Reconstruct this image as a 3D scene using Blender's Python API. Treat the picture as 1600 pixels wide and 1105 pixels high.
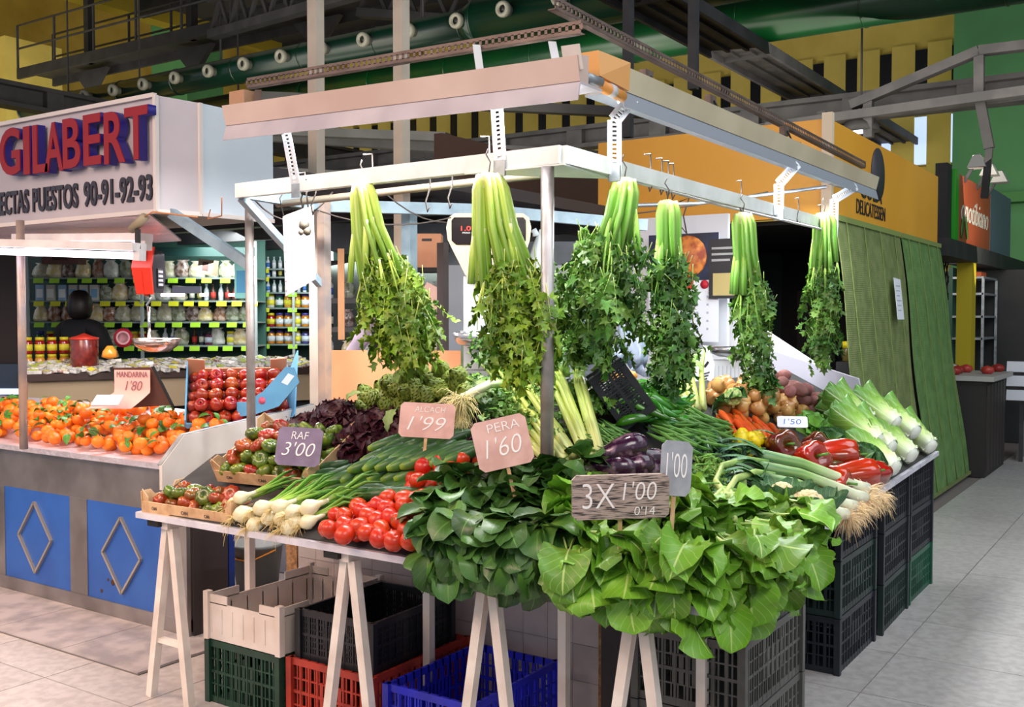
import bpy, math, random
from mathutils import Vector as V, Matrix, Euler
from math import pi, sin, cos, radians as rad
random.seed(7)
S = bpy.context.scene
for o in list(bpy.data.objects): bpy.data.objects.remove(o)

# ------------------------------------------------------------------ camera
YAW, PITCH, CH, FPX = rad(33.9), rad(-2.0), 1.62, 1600.0
cam = bpy.data.objects.new('camera', bpy.data.cameras.new('camera'))
S.collection.objects.link(cam)
cam.location = (0, 0, CH)
cam.rotation_euler = (pi/2 + PITCH, 0, YAW)
cam.data.lens = 36; cam.data.sensor_width = 36; cam.data.clip_end = 200; cam.data.clip_start = .05
S.camera = cam
# ------------------------------------------------------------------ world, lights, exposure
W = bpy.data.worlds.new('world'); S.world = W; W.use_nodes = True
W.node_tree.nodes['Background'].inputs[0].default_value = (.80, .88, 1.0, 1)
W.node_tree.nodes['Background'].inputs[1].default_value = .55
S.view_settings.view_transform = 'Standard'; S.view_settings.look = 'None'
S.view_settings.exposure = 0.25; S.view_settings.gamma = 1; S.view_settings.use_curve_mapping = False

def area(name, loc, target, size, sizey, power, col):
    l = bpy.data.lights.new(name, 'AREA'); l.shape = 'RECTANGLE'; l.size = size; l.size_y = sizey
    l.energy = power; l.color = col
    o = bpy.data.objects.new(name, l); S.collection.objects.link(o); o.location = loc
    d = V(target) - V(loc)
    o.rotation_euler = d.to_track_quat('-Z', 'X' if False else 'Y').to_euler()
    return o
# hall skylight over the aisle, lamps of the stall across the aisle (behind the camera), added unseen fills
area('hall_skylight', (2.5, 6, 7.6), (1.0, 6.5, 0), 5, 9, 420, (.86, .94, 1.0))
area('hall_lamp_warm', (-3.6, -.6, 3.6), (-3.6, 3.2, .7), 2.6, 1.6, 118, (1.0, .68, .50))
area('left_floor_fill', (-6.2, 1.2, 3.0), (-5.2, 2.2, 0), 1.6, 1.2, 40, (1.0, .66, .46)).data.spread = 1.7  # added unseen fill that warms the floor at left
area('hall_lamp_cool', (1.2, .4, 4.2), (-1.5, 4.2, .7), 2.4, 1.6, 84, (1.0, .95, .90))
area('hall_fill', (-9, 8, 3.4), (-11, 14, 8), 6, 4, 230, (1.0, .95, .8))  # unseen fill added to brighten the upper hall
area('hall_fill_left', (-17, 9, 3.0), (-24, 13, 7), 5, 3, 230, (1.0, .95, .8))  # unseen fill added to lift the dim left wall
area('hall_fill_right', (-4, 11.5, 3.4), (-6, 18, 6), 6, 3, 120, (1.0, .93, .8))  # unseen fill added for the right part of the back wall

# ------------------------------------------------------------------ colour / material helpers
def lin(c):
    return tuple(((x/255)/12.92 if x/255 <= .04045 else ((x/255+.055)/1.055)**2.4) for x in c)
MATS = {}
def M(name, col, rough=.5, metal=0, var=0, col2=None, ns=8, bump=0, bs=60, island=0, coat=0, emit=0, trans=0, alpha=1, sheen=0, ndetail=3, nlo=.4, nhi=.62, sub=0):
    if name in MATS: return MATS[name]
    m = bpy.data.materials.new(name); m.use_nodes = True
    nt = m.node_tree; N = nt.nodes; L = nt.links
    b = N['Principled BSDF']
    c = lin(col)
    b.inputs['Base Color'].default_value = (*c, 1)
    b.inputs['Roughness'].default_value = rough; b.inputs['Metallic'].default_value = metal
    if coat: b.inputs['Coat Weight'].default_value = coat; b.inputs['Coat Roughness'].default_value = .12
    if trans: b.inputs['Transmission Weight'].default_value = trans
    if alpha < 1: b.inputs['Alpha'].default_value = alpha
    if sub:
        b.inputs['Subsurface Weight'].default_value = sub; b.inputs['Subsurface Radius'].default_value = (.01, .008, .004)
    if emit:
        b.inputs['Emission Color'].default_value = (*c, 1); b.inputs['Emission Strength'].default_value = emit
    out = None
    if col2:
        tc = N.new('ShaderNodeTexCoord'); nz = N.new('ShaderNodeTexNoise'); nz.inputs['Scale'].default_value = ns
        nz.inputs['Detail'].default_value = ndetail
        L.new(tc.outputs['Object'], nz.inputs['Vector'])
        if var or island:
            oi = N.new('ShaderNodeObjectInfo'); ad = N.new('ShaderNodeVectorMath'); ad.operation = 'ADD'
            mu = N.new('ShaderNodeMath'); mu.operation = 'MULTIPLY'; mu.inputs[1].default_value = 37
            L.new(oi.outputs['Random'], mu.inputs[0]); L.new(tc.outputs['Object'], ad.inputs[0]); L.new(mu.outputs[0], ad.inputs[1])
            L.new(ad.outputs[0], nz.inputs['Vector'])
        rp = N.new('ShaderNodeValToRGB'); rp.color_ramp.elements[0].position = nlo; rp.color_ramp.elements[1].position = nhi
        rp.color_ramp.elements[0].color = (*c, 1); rp.color_ramp.elements[1].color = (*lin(col2), 1)
        L.new(nz.outputs['Fac'], rp.inputs[0]); out = rp.outputs[0]
    if var or island:
        hs = N.new('ShaderNodeHueSaturation')
        if out: L.new(out, hs.inputs['Color'])
        else: hs.inputs['Color'].default_value = (*c, 1)
        if island:
            g = N.new('ShaderNodeNewGeometry'); r = g.outputs['Random Per Island']; a = island
        else:
            g = N.new('ShaderNodeObjectInfo'); r = g.outputs['Random']; a = var
        mr = N.new('ShaderNodeMapRange'); mr.inputs['To Min'].default_value = 1-a; mr.inputs['To Max'].default_value = 1+a
        L.new(r, mr.inputs['Value']); L.new(mr.outputs[0], hs.inputs['Value'])
        mh = N.new('ShaderNodeMapRange'); mh.inputs['To Min'].default_value = .5-a*.07; mh.inputs['To Max'].default_value = .5+a*.07
        m3 = N.new('ShaderNodeMath'); m3.operation = 'FRACT'; m4 = N.new('ShaderNodeMath'); m4.operation = 'MULTIPLY'; m4.inputs[1].default_value = 7.31
        L.new(r, m4.inputs[0]); L.new(m4.outputs[0], m3.inputs[0]); L.new(m3.outputs[0], mh.inputs['Value']); L.new(mh.outputs[0], hs.inputs['Hue'])
        out = hs.outputs[0]
    if out: L.new(out, b.inputs['Base Color'])
    if bump:
        tc = N.new('ShaderNodeTexCoord'); nz = N.new('ShaderNodeTexNoise'); nz.inputs['Scale'].default_value = bs
        bp = N.new('ShaderNodeBump'); bp.inputs['Strength'].default_value = bump; bp.inputs['Distance'].default_value = .01
        L.new(tc.outputs['Object'], nz.inputs['Vector']); L.new(nz.outputs['Fac'], bp.inputs['Height']); L.new(bp.outputs[0], b.inputs['Normal'])
    MATS[name] = m
    return m

def MG(name, stops, rough=.45, axis='UV', var=0, vein=None, coat=0, streak=0):
    """colour runs along the piece itself (UV v = root to tip); vein = colour of the leaf veins"""
    m = bpy.data.materials.new(name); m.use_nodes = True
    nt = m.node_tree; N = nt.nodes; L = nt.links; b = N['Principled BSDF']
    b.inputs['Roughness'].default_value = rough
    if coat: b.inputs['Coat Weight'].default_value = coat; b.inputs['Coat Roughness'].default_value = .15
    tc = N.new('ShaderNodeTexCoord'); sp = N.new('ShaderNodeSeparateXYZ'); L.new(tc.outputs['UV'], sp.inputs[0])
    rp = N.new('ShaderNodeValToRGB'); e = rp.color_ramp.elements
    for i, (p, c) in enumerate(stops):
        k = e[i] if i < 2 else e.new(p)
        k.position = p; k.color = (*lin(c), 1)
    L.new(sp.outputs['Y'], rp.inputs[0]); out = rp.outputs[0]
    nz = N.new('ShaderNodeTexNoise'); nz.inputs['Scale'].default_value = 9; L.new(tc.outputs['Object'], nz.inputs['Vector'])
    def mth(op, a, bb=None):
        n = N.new('ShaderNodeMath'); n.operation = op
        for i, x in enumerate((a, bb)):
            if x is None: continue
            if isinstance(x, (int, float)): n.inputs[i].default_value = x
            else: L.new(x, n.inputs[i])
        return n.outputs[0]
    mv = N.new('ShaderNodeMapRange'); mv.inputs['To Min'].default_value = .72; mv.inputs['To Max'].default_value = 1.3
    L.new(nz.outputs['Fac'], mv.inputs['Value'])
    val = mv.outputs[0]
    if var:
        oi = N.new('ShaderNodeObjectInfo'); mr = N.new('ShaderNodeMapRange'); mr.inputs['To Min'].default_value = 1-var; mr.inputs['To Max'].default_value = 1+var
        L.new(oi.outputs['Random'], mr.inputs['Value']); val = mth('MULTIPLY', val, mr.outputs[0])
    hs = N.new('ShaderNodeHueSaturation'); L.new(out, hs.inputs['Color']); L.new(val, hs.inputs['Value']); out = hs.outputs[0]
    if streak:
        q = mth('SINE', mth('MULTIPLY', sp.outputs['X'], streak))
        q = mth('MULTIPLY', mth('ADD', q, 1.0), .11)
        mx = N.new('ShaderNodeMixRGB'); L.new(q, mx.inputs[0]); L.new(out, mx.inputs[1]); mx.inputs[2].default_value = (*lin((235, 245, 170)), 1); out = mx.outputs[0]
    if vein:
        au = mth('ABSOLUTE', mth('SUBTRACT', sp.outputs['X'], .5))
        fr = mth('FRACT', mth('MULTIPLY', mth('SUBTRACT', sp.outputs['Y'], mth('MULTIPLY', au, .9)), 6.0))
        side = mth('LESS_THAN', mth('ABSOLUTE', mth('SUBTRACT', fr, .5)), .045)
        mid = mth('LESS_THAN', au, .022)
        f = mth('MAXIMUM', mth('MULTIPLY', side, .3), mth('MULTIPLY', mid, .65))
        mx = N.new('ShaderNodeMixRGB'); L.new(f, mx.inputs[0]); L.new(out, mx.inputs[1]); mx.inputs[2].default_value = (*lin(vein), 1); out = mx.outputs[0]
        bp = N.new('ShaderNodeBump'); bp.inputs['Strength'].default_value = .5; bp.inputs['Distance'].default_value = .004
        L.new(mth('ADD', nz.outputs['Fac'], f), bp.inputs['Height']); L.new(bp.outputs[0], b.inputs['Normal'])
    L.new(out, b.inputs['Base Color'])
    MATS[name] = m
    return m

# ------------------------------------------------------------------ pixel -> place (real distances)
fwd = V((-sin(YAW)*cos(PITCH), cos(YAW)*cos(PITCH), sin(PITCH)))
rgt = V((cos(YAW), sin(YAW), 0)); upv = rgt.cross(fwd); CAM = V((0, 0, CH))
def ray(px, py): return fwd + rgt*((px-800)/FPX) + upv*((552.5-py)/FPX)
def PD(px, py, d): return CAM + ray(px, py)*d
def PX(px, py, X): r = ray(px, py); return CAM + r*(X/r.x)
def PY(px, py, Y): r = ray(px, py); return CAM + r*(Y/r.y)
def PZ(px, py, Z): r = ray(px, py); return CAM + r*((Z-CH)/r.z)
TZ, TY = .80, 2.69                       # table top height, front edge
def TXE(Y): return -1.15 - .043*(Y-2.7)  # right edge of the side table
SL = .50
def SURF(px, py, lift=0.0):
    """where the sight line meets the tilted produce boards (front slope and side slope)"""
    r = ray(px, py)
    z0 = TZ + lift
    t1 = (z0 - SL*TY - CH)/(r.z - SL*r.y)
    # side: z = z0 + SL*(xe(Y) - X)
    t2 = (z0 + SL*(-1.15 + .043*2.7) - CH)/(r.z + SL*.043*r.y + SL*r.x)
    c = [t for t in (t1, t2) if t > 0]
    return CAM + r*max(c)
def ZS(x, y): return TZ + SL*min(y-TY, TXE(y)-x)
def proj(p):
    q = V(p)-CAM; d = q.dot(fwd)
    return (800+FPX*q.dot(rgt)/d, 552.5-FPX*q.dot(upv)/d, d)

# ------------------------------------------------------------------ mesh helpers
COL = S.collection
class MB:
    def __init__(s): s.v = []; s.f = []; s.m = []; s.uv = []; s.sm = []
    def add(s, vs, fs, mi=0, uvs=None, smooth=False):
        o = len(s.v); s.v += [tuple(x) for x in vs]
        for f in fs: s.f.append(tuple(i+o for i in f)); s.m.append(mi); s.sm.append(smooth)
        s.uv += uvs if uvs else [(0, 0)]*len(vs)
        return s
    def box(s, c, d, rot=None, mi=0):
        hx, hy, hz = d[0]/2, d[1]/2, d[2]/2
        vs = [V((x, y, z)) for x in (-hx, hx) for y in (-hy, hy) for z in (-hz, hz)]
        if rot is not None: vs = [rot @ v for v in vs]
        c = V(c)
        return s.add([v+c for v in vs], [(0,1,3,2),(4,6,7,5),(0,4,5,1),(2,3,7,6),(0,2,6,4),(1,5,7,3)], mi)
    def bb(s, x0, x1, y0, y1, z0, z1, mi=0):
        return s.box(((x0+x1)/2, (y0+y1)/2, (z0+z1)/2), (abs(x1-x0), abs(y1-y0), abs(z1-z0)), None, mi)
    def bar(s, a, b, w, h=None, mi=0, up=None):
        a, b = V(a), V(b); d = b-a; h = h or w
        u = V(up) if up else (V((0, 0, 1)) if abs(d.normalized().z) < .95 else V((0, 1, 0)))
        x = d.cross(u).normalized(); z = x.cross(d).normalized(); y = d.normalized()
        R = Matrix((x, y, z)).transposed()
        return s.box((a+b)/2, (w, d.length, h), R, mi)
    def tube(s, pts, rs, n=8, mi=0, cap=True, ell=1, lobes=0, lob=.0, smooth=True, ref=None, vs0=0, vs1=1):
        pts = [V(p) for p in pts]
        if not isinstance(rs, (list, tuple)): rs = [rs]*len(pts)
        vs = []; uv = []; K = len(pts)
        prev = V(ref) if ref else None
        for i, p in enumerate(pts):
            t = (pts[min(i+1, K-1)] - pts[max(i-1, 0)]).normalized()
            if prev is None: prev = V((0, 0, 1)) if abs(t.z) < .9 else V((1, 0, 0))
            x = prev - t*prev.dot(t)
            if x.length < 1e-5: x = t.orthogonal()
            x.normalize(); prev = x; y = t.cross(x)
            for k in range(n):
                a = 2*pi*k/n; r = rs[i]*(1+lob*cos(lobes*a))
                vs.append(p + x*cos(a)*r + y*sin(a)*r*ell); uv.append((k/n, vs0+(vs1-vs0)*i/(K-1)))
        fs = [(i*n+k, i*n+(k+1) % n, (i+1)*n+(k+1) % n, (i+1)*n+k) for i in range(K-1) for k in range(n)]
        if cap: fs += [tuple(range(n))[::-1], tuple((K-1)*n+k for k in range(n))]
        return s.add(vs, fs, mi, uv, smooth)
    def lathe(s, prof, n=12, mi=0, c=(0, 0, 0), lobes=0, lob=0, smooth=True, rot=None, lobf=None):
        c = V(c); vs = []; uv = []; K = len(prof)
        for i, (r, z) in enumerate(prof):
            for k in range(n):
                a = 2*pi*k/n
                lb = lob if lobf is None else lob*lobf(i/(K-1))
                rr = r*(1+lb*abs(cos(lobes*a/2))-lb*.5) if lobes else r
                p = V((rr*cos(a), rr*sin(a), z))
                if rot is not None: p = rot @ p
                vs.append(p+c); uv.append((k/n, i/(K-1)))
        fs = [(i*n+k, i*n+(k+1) % n, (i+1)*n+(k+1) % n, (i+1)*n+k) for i in range(K-1) for k in range(n)]
        if prof[0][0] > 1e-6: fs.append(tuple(range(n))[::-1])
        if prof[-1][0] > 1e-6: fs.append(tuple((K-1)*n+k for k in range(n)))
        return s.add(vs, fs, mi, uv, smooth)
    def poly(s, pts, off, mi=0):
        """prism: outline pts (3-D) pushed along off"""
        n = len(pts); off = V(off); a = [V(p) for p in pts]
        vs = a + [p+off for p in a]
        fs = [tuple(range(n)), tuple(range(n, 2*n))[::-1]] + [(i, n+i, n+(i+1) % n, (i+1) % n) for i in range(n)]
        return s.add(vs, fs, mi)
    def mesh(s, name, mats):
        me = bpy.data.meshes.new(name); me.from_pydata(s.v, [], s.f)
        for m in (mats if isinstance(mats, (list, tuple)) else [mats]): me.materials.append(m)
        me.polygons.foreach_set('material_index', s.m); me.polygons.foreach_set('use_smooth', s.sm)
        ul = me.uv_layers.new(name='UVMap')
        li = [0]*len(me.loops); me.loops.foreach_get('vertex_index', li)
        fl = []
        for i in li: fl += s.uv[i]
        ul.data.foreach_set('uv', fl)
        me.update(); return me
    def build(s, name, mats, parent=None, **k): return inst(name, s.mesh(name, mats), parent, **k)
def inst(name, me, parent=None, loc=None, rot=None, scale=None, mat4=None, **props):
    o = bpy.data.objects.new(name, me); COL.objects.link(o)
    if parent: o.parent = parent
    if mat4 is not None: o.matrix_local = mat4
    else:
        if loc is not None: o.location = loc
        if rot is not None:
            o.rotation_euler = rot if not isinstance(rot, Matrix) else rot.to_euler()
        if scale is not None: o.scale = (scale,)*3 if isinstance(scale, (int, float)) else scale
    for k, v in props.items(): o[k] = v
    return o
def tag(o, label, cat, group=None):
    o['label'] = label; o['category'] = cat
    if group: o['group'] = group
    return o
def thing(name, label, cat, loc=(0, 0, 0), rot=None, group=None):
    o = bpy.data.objects.new(name, None); COL.objects.link(o); o.location = loc; o.empty_display_size = .05
    if rot is not None: o.rotation_euler = rot.to_euler() if isinstance(rot, Matrix) else rot
    return tag(o, label, cat, group)
def struct(o): o['kind'] = 'structure'; return o
def frame(d, n):
    """columns: x = width, y = along d, z = normal n"""
    y = V(d).normalized(); n = V(n); x = y.cross(n)
    if x.length < 1e-4: x = y.orthogonal()
    x.normalize(); z = x.cross(y)
    return Matrix((x, y, z)).transposed()
def M4(loc, R, sc=1):
    if isinstance(sc, (int, float)): sc = (sc, sc, sc)
    return Matrix.Translation(V(loc)) @ R.to_4x4() @ Matrix.Diagonal((*sc, 1))
def rnd(a, b): return random.uniform(a, b)
def jit(s): return V((rnd(-s, s), rnd(-s, s), rnd(-s, s)))
def text_mesh(txt, w, h, mat, ext=.002, off=0, shear=0, keep=False):
    """lettering fitted into w x h, centred, in the local XY plane (reads along +X, up +Y, faces +Z)"""
    cu = bpy.data.curves.new('lettering', 'FONT'); cu.body = txt; cu.extrude = ext; cu.offset = off; cu.shear = shear; cu.resolution_u = 4
    o = bpy.data.objects.new('lettering', cu); COL.objects.link(o)
    dg = bpy.context.evaluated_depsgraph_get(); me = bpy.data.meshes.new_from_object(o.evaluated_get(dg))
    bpy.data.objects.remove(o); bpy.data.curves.remove(cu)
    xs = [v.co.x for v in me.vertices]; ys = [v.co.y for v in me.vertices]
    x0, x1, y0, y1 = min(xs), max(xs), min(ys), max(ys)
    sx = w/(x1-x0); sy = h/(y1-y0)
    for v in me.vertices: v.co = ((v.co.x-(x0+x1)/2)*sx, (v.co.y-(y0+y1)/2)*sy, v.co.z)
    me.materials.clear(); me.materials.append(mat); return me
R_FRONT = Matrix(((1, 0, 0), (0, 0, -1), (0, 1, 0)))      # local XY -> faces -Y, reads +X
R_SIDE = Matrix(((0, 0, 1), (1, 0, 0), (0, 1, 0)))        # reads +Y, faces +X
RC = Matrix.Rotation(YAW, 3, 'Z')                          # faces the way the shelves face

# ------------------------------------------------------------------ materials
white_p = M('white_paint', (226, 222, 222), .45, col2=(206, 200, 200), ns=5)
trestle_m = M('trestle_paint', (236, 226, 216), .4, col2=(214, 200, 190), ns=6)
table_m = M('table_laminate', (222, 220, 228), .35, col2=(196, 192, 204), ns=7)
steel = M('brushed_steel', (176, 170, 168), .38, .85, col2=(146, 140, 138), ns=3, bump=.05, bs=120)
galv = M('galvanised_steel', (178, 186, 190), .42, .55, col2=(150, 156, 162), ns=14)
bluegrey = M('blue_grey_paint', (150, 172, 184), .45, .1, col2=(132, 152, 166), ns=9)
dark_steel = M('dark_steel', (44, 42, 44), .65, .0, col2=(34, 33, 34), ns=4)
grey_steel = M('grey_steel', (66, 64, 66), .6, .1, col2=(52, 51, 54), ns=4)
black_m = M('black', (18, 18, 20), .5)
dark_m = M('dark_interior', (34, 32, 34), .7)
yellow_w = M('yellow_plaster', (222, 198, 102), .85, col2=(208, 184, 90), ns=1.5)
green_w = M('green_plaster', (86, 148, 92), .75, col2=(74, 132, 82), ns=.6)
duct_m = M('green_duct', (2, 36, 23), .3, .0, col2=(2, 28, 20), ns=1.2)
def dusty(m, c=(84, 88, 78), lo=.35, hi=.8):
    # grey dust lying on upward faces (stays put whatever the light)
    nt = m.node_tree; N = nt.nodes; L = nt.links; b = N['Principled BSDF']; src = b.inputs['Base Color'].links[0].from_socket
    g = N.new('ShaderNodeNewGeometry'); sp = N.new('ShaderNodeSeparateXYZ'); L.new(g.outputs['Normal'], sp.inputs[0])
    mr = N.new('ShaderNodeMapRange'); mr.inputs['From Min'].default_value = lo; mr.inputs['From Max'].default_value = hi; L.new(sp.outputs['Z'], mr.inputs['Value'])
    mx = N.new('ShaderNodeMixRGB'); L.new(mr.outputs[0], mx.inputs[0]); L.new(src, mx.inputs[1]); mx.inputs[2].default_value = (*lin(c), 1); L.new(mx.outputs[0], b.inputs['Base Color'])
dusty(duct_m)
duct_l = M('light_green_duct', (6, 62, 26), .3, .0, col2=(5, 48, 24), ns=1.2)
nozzle_m = M('nozzle_grey', (128, 126, 114), .5)
orange_p = M('orange_panel', (240, 172, 58), .35, col2=(230, 160, 48), ns=.9)
blue_pan = M('blue_panel', (44, 96, 178), .4, col2=(36, 84, 164), ns=3)
wood_l = M('pale_wood', (214, 176, 134), .65, col2=(186, 146, 106), ns=16, bump=.1)
card_m = M('cardboard', (206, 148, 112), .75, col2=(190, 132, 98), ns=5)
chalk = M('chalk', (246, 240, 238), .9)
ink = M('dark_ink', (48, 44, 60), .8)
pink_card = M('pink_card', (226, 182, 172), .6, col2=(206, 160, 150), ns=12)
grey_card = M('grey_card', (170, 170, 178), .6, col2=(148, 148, 156), ns=12)
purple_card = M('purple_slate', (132, 116, 142), .65, col2=(116, 100, 126), ns=14)
paper_m = M('white_paper', (236, 238, 246), .5)
chrome = M('chrome', (210, 208, 206), .16, .95)
# ================================================================== THE HALL
b = MB(); b.bb(-24, 8, -3, 19, -.12, -.006); floor = struct(b.build('floor', M('grout', (128, 118, 114), .8)))
tile_mat = M('terrazzo_tile', (198, 192, 190), .32, col2=(180, 174, 172), ns=22, var=.045, ndetail=6)
T = .62
tm = MB(); tm.bb(-T/2+.003, T/2-.003, -T/2+.003, T/2-.003, -.02, 0); tile_me = tm.mesh('tile', tile_mat)
nt_ = 0
for i in range(-12, 14):
    for j in range(-3, 26):
        x = -1.19 + T*(i+.5); y = 4.47 + T*(j-5+.5)
        if -6.6 < x < -4.0 and 3.2 < y: continue
        if x < -1.6 and y > 4.4: continue
        p = proj((x, y, 0))
        if p[2] < 1.4 or p[0] < -260 or p[0] > 1850 or p[1] > 1500: continue
        if p[2] > 19: continue
        inst('tile', tile_me, floor, loc=(x, y, 0)); nt_ += 1
# darker stone strip round the neighbouring counter
b = MB(); strip_m = M('grey_stone_strip', (184, 176, 176), .5, col2=(150, 144, 146), ns=7, ndetail=6)
strip = struct(MB().bb(-8.2, -3.96, 2.86, 3.34, -.005, .006).build('trim_1', M('strip_joint', (110, 104, 104), .8)))
for k in range(7):
    MB().bb(-8.2+k*.605, -8.2+k*.605+.6, 2.862, 3.338, .0, .010).build('stone_slab', strip_m, strip)

wb = struct(MB().bb(-24, -3.2, 18.5, 18.8, 0, 11).build('wall_back', yellow_w))
pil = MB().bb(-.19, .19, -.16, .0, 0, 6.25).mesh('pilaster', yellow_w)
dark_glass = M('dark_glass', (26, 26, 30), .25)
day_glass = M('daylit_glass', (176, 196, 240), .3, emit=1.0)
for k in range(32):
    x = -4.58 - .582*(k-2)
    w = struct(MB().bb(x-.115, x+.115, 18.40, 18.5, 4.2, 6.18).build('window_%d' % (k+1), M('window_frame', (150, 136, 50), .6)))
    MB().bb(x-.10, x+.10, 18.36, 18.4, 5.06, 6.15).build('pane', dark_glass, w)
    MB().bb(x-.10, x+.10, 18.36, 18.4, 4.22, 5.02).build('pane', day_glass, w)
    inst('pilaster', pil, wb, loc=(x-.291, 18.5, 0))
# yellow concrete downstand beams along the top of the back wall
for k in range(10):
    MB().poly([(-3.4-k*2.3, 17.6, 7.6), (-3.4-k*2.3, 18.49, 6.9), (-3.4-k*2.3, 18.49, 8.1), (-3.4-k*2.3, 17.6, 8.1)], (-1.6, 0, 0)).build('beam', yellow_w, wb)
wl = struct(MB().bb(-24.3, -24, 2, 18.8, 0, 11).build('wall_left', yellow_w))
p = PD(18, 200, 22)
struct(MB().bb(p.x-1.4, p.x+.32, p.y-.3, p.y+1.0, 0, 7.55).build('pillar_1', yellow_w))
p = PD(292, 100, 23)
struct(MB().bb(p.x-.72, p.x+.5, p.y-.4, p.y+.6, 0, 10.9).build('pillar_2', green_w))
gw = struct(MB().bb(-3.27, 8, 17.2, 17.6, 0, 11).build('wall_right', green_w))
MB().bb(-3.29, 8, 16.9, 17.2, 3.35, 3.5).build('ledge', M('green_ledge', (70, 132, 66), .7), gw)
cl = struct(MB().bb(-18.6, 8, -2, 18.8, 8.2, 8.35).build('ceiling', M('dark_ceiling', (58, 56, 54), .8)))
for k in range(9):
    MB().bb(-18.4, 8, 1.5+2*k, 1.62+2*k, 7.85, 8.2).build('purlin', dark_steel, cl)
struct(MB().bb(-24.2, -18.6, -2, 18.8, 11, 11.15).build('ceiling_left', yellow_w))
# beam and light-coloured posts
struct(MB().bb(-18.8, -18.4, -2, 18.8, 7.9, 11).build('beam_edge', M('yellow_edge', (170, 148, 40), .8)))

# ---- ventilation ducts
def duct(label, Y, z, segs, mat, noz=None):
    t = thing('ventilation_duct', label, 'duct', (segs[0][0], Y, z))
    for (x0, x1, r0, r1) in segs:
        o = segs[0][0]
        MB().tube([(x0-o, 0, 0), (x1-o, 0, 0)], [r0, r1], 28).build('duct_pipe', mat, t)
        n = max(1, int((x1-x0)/1.3))
        for k in range(n):
            xx = x0-o+(x1-x0)*(k+.0)/n; rr = r0+(r1-r0)*(k+.0)/n
            MB().tube([(xx-.012, 0, 0), (xx+.012, 0, 0)], rr+.008, 28).build('seam_ring', mat, t)
    if noz:
        for x in noz:
            R = [s for s in segs if s[0] <= x <= s[1]]; r = R[0][2] if R else .2
            d = V((.02, -1, -.10)).normalized(); F = frame(V((0, 0, 1)), -d)
            c = V((x-segs[0][0], 0, 0)); R3 = d.to_track_quat('Z', 'Y').to_matrix()
            nz = MB().lathe([(.062, r-.04), (.064, r+.06), (.085, r+.07), (.095, r+.10), (.095, r+.13), (.085, r+.15), (.05, r+.155), (.045, r+.10)], 16, 0, c, rot=R3).build('nozzle', nozzle_m, t)
            MB().lathe([(.047, r+.120), (.05, r+.122), (.0, r+.1225)], 12, 0, c, rot=R3).build('nozzle_bore', black_m, nz)
    for k in range(8):
        xx = 1.2+k*1.9
        if xx < segs[-1][1]-segs[0][0]: MB().bar((xx, 0, .1), (xx, 0, 8.2-z), .02).build('hanger', grey_steel, t)
    return t
duct('large dark green round duct with a row of grey nozzles', 10.2, 5.2, [(-17, -7.55, .19, .19), (-7.55, -7.3, .19, .29), (-7.3, 2.5, .29, .33)], duct_m, [-16.4+.745*k for k in range(18)])
duct('smaller brighter green round duct running behind the nozzle duct', 11.4, 5.02, [(-14.2, 2.5, .24, .27)], duct_l)

# ---- catwalks and trusses
def rail_walk(label, x0, x1, y0, y1, z, rails=True, posts=5):
    t = thing('catwalk', label, 'catwalk', (x0, y0, z))
    L = x1-x0; D = y1-y0
    MB().bb(0, L, 0, D, 0, .04).build('deck', dark_steel, t)
    for yy in (0, D): MB().bb(0, L, yy-.03, yy+.03, -.14, .06).build('side_channel', dark_steel, t)
    if rails:
        for hz in (.45, .9):
            MB().tube([(0, 0, hz), (L, 0, hz)], .022, 6).build('rail', grey_steel, t)
            MB().tube([(0, D, hz), (L, D, hz)], .022, 6).build('rail', grey_steel, t)
        for k in range(posts+1):
            MB().bar((L*k/posts, 0, 0), (L*k/posts, 0, .9), .035).build('post', grey_steel, t)
            MB().bar((L*k/posts, D, 0), (L*k/posts, D, .9), .035).build('post', grey_steel, t)
    for k in range(3):
        xx = L*(.18+.3*k)
        MB().bar((xx, D/2, .0), (xx, D/2, 8.15-z if x0+xx > -18.5 else 10.9-z), .14).build('hanger_column', dark_steel, t)
        MB().poly([(xx-.5, D/2, -.12), (xx+.5, D/2, -.12), (xx, D/2, -.62)], (0, .1, 0)).build('gusset', dark_steel, t)
    return t
rail_walk('long dark catwalk with railings high at upper left', -19.4, -9.5, 11.45, 12.2, 6.45, True, 8)
def girder(label, a, b, h, w, mat=dark_steel, name='roof_girder', nv=6):
    a, b = V(a), V(b); t = thing(name, label, 'girder', a); d = b-a
    MB().bar((0, 0, 0), d, w, .06).build('bottom_chord', mat, t)
    MB().bar((0, 0, h), d+V((0, 0, h)), w, .06).build('top_chord', mat, t)
    MB().bar((0, 0, h/2), d+V((0, 0, h/2)), w*.15, h).build('web', mat, t)
    for k in range(nv+1):
        p = d*(k/nv); MB().bar(p+V((0, 0, .03)), p+V((0, 0, h-.03)), w*.9).build('stiffener', mat, t)
    return t
girder('dark steel girder running away at far left above the white fascia', (-14.4, 4.5, 4.7), (-14.4, 18, 4.7), .3, .3)
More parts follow.
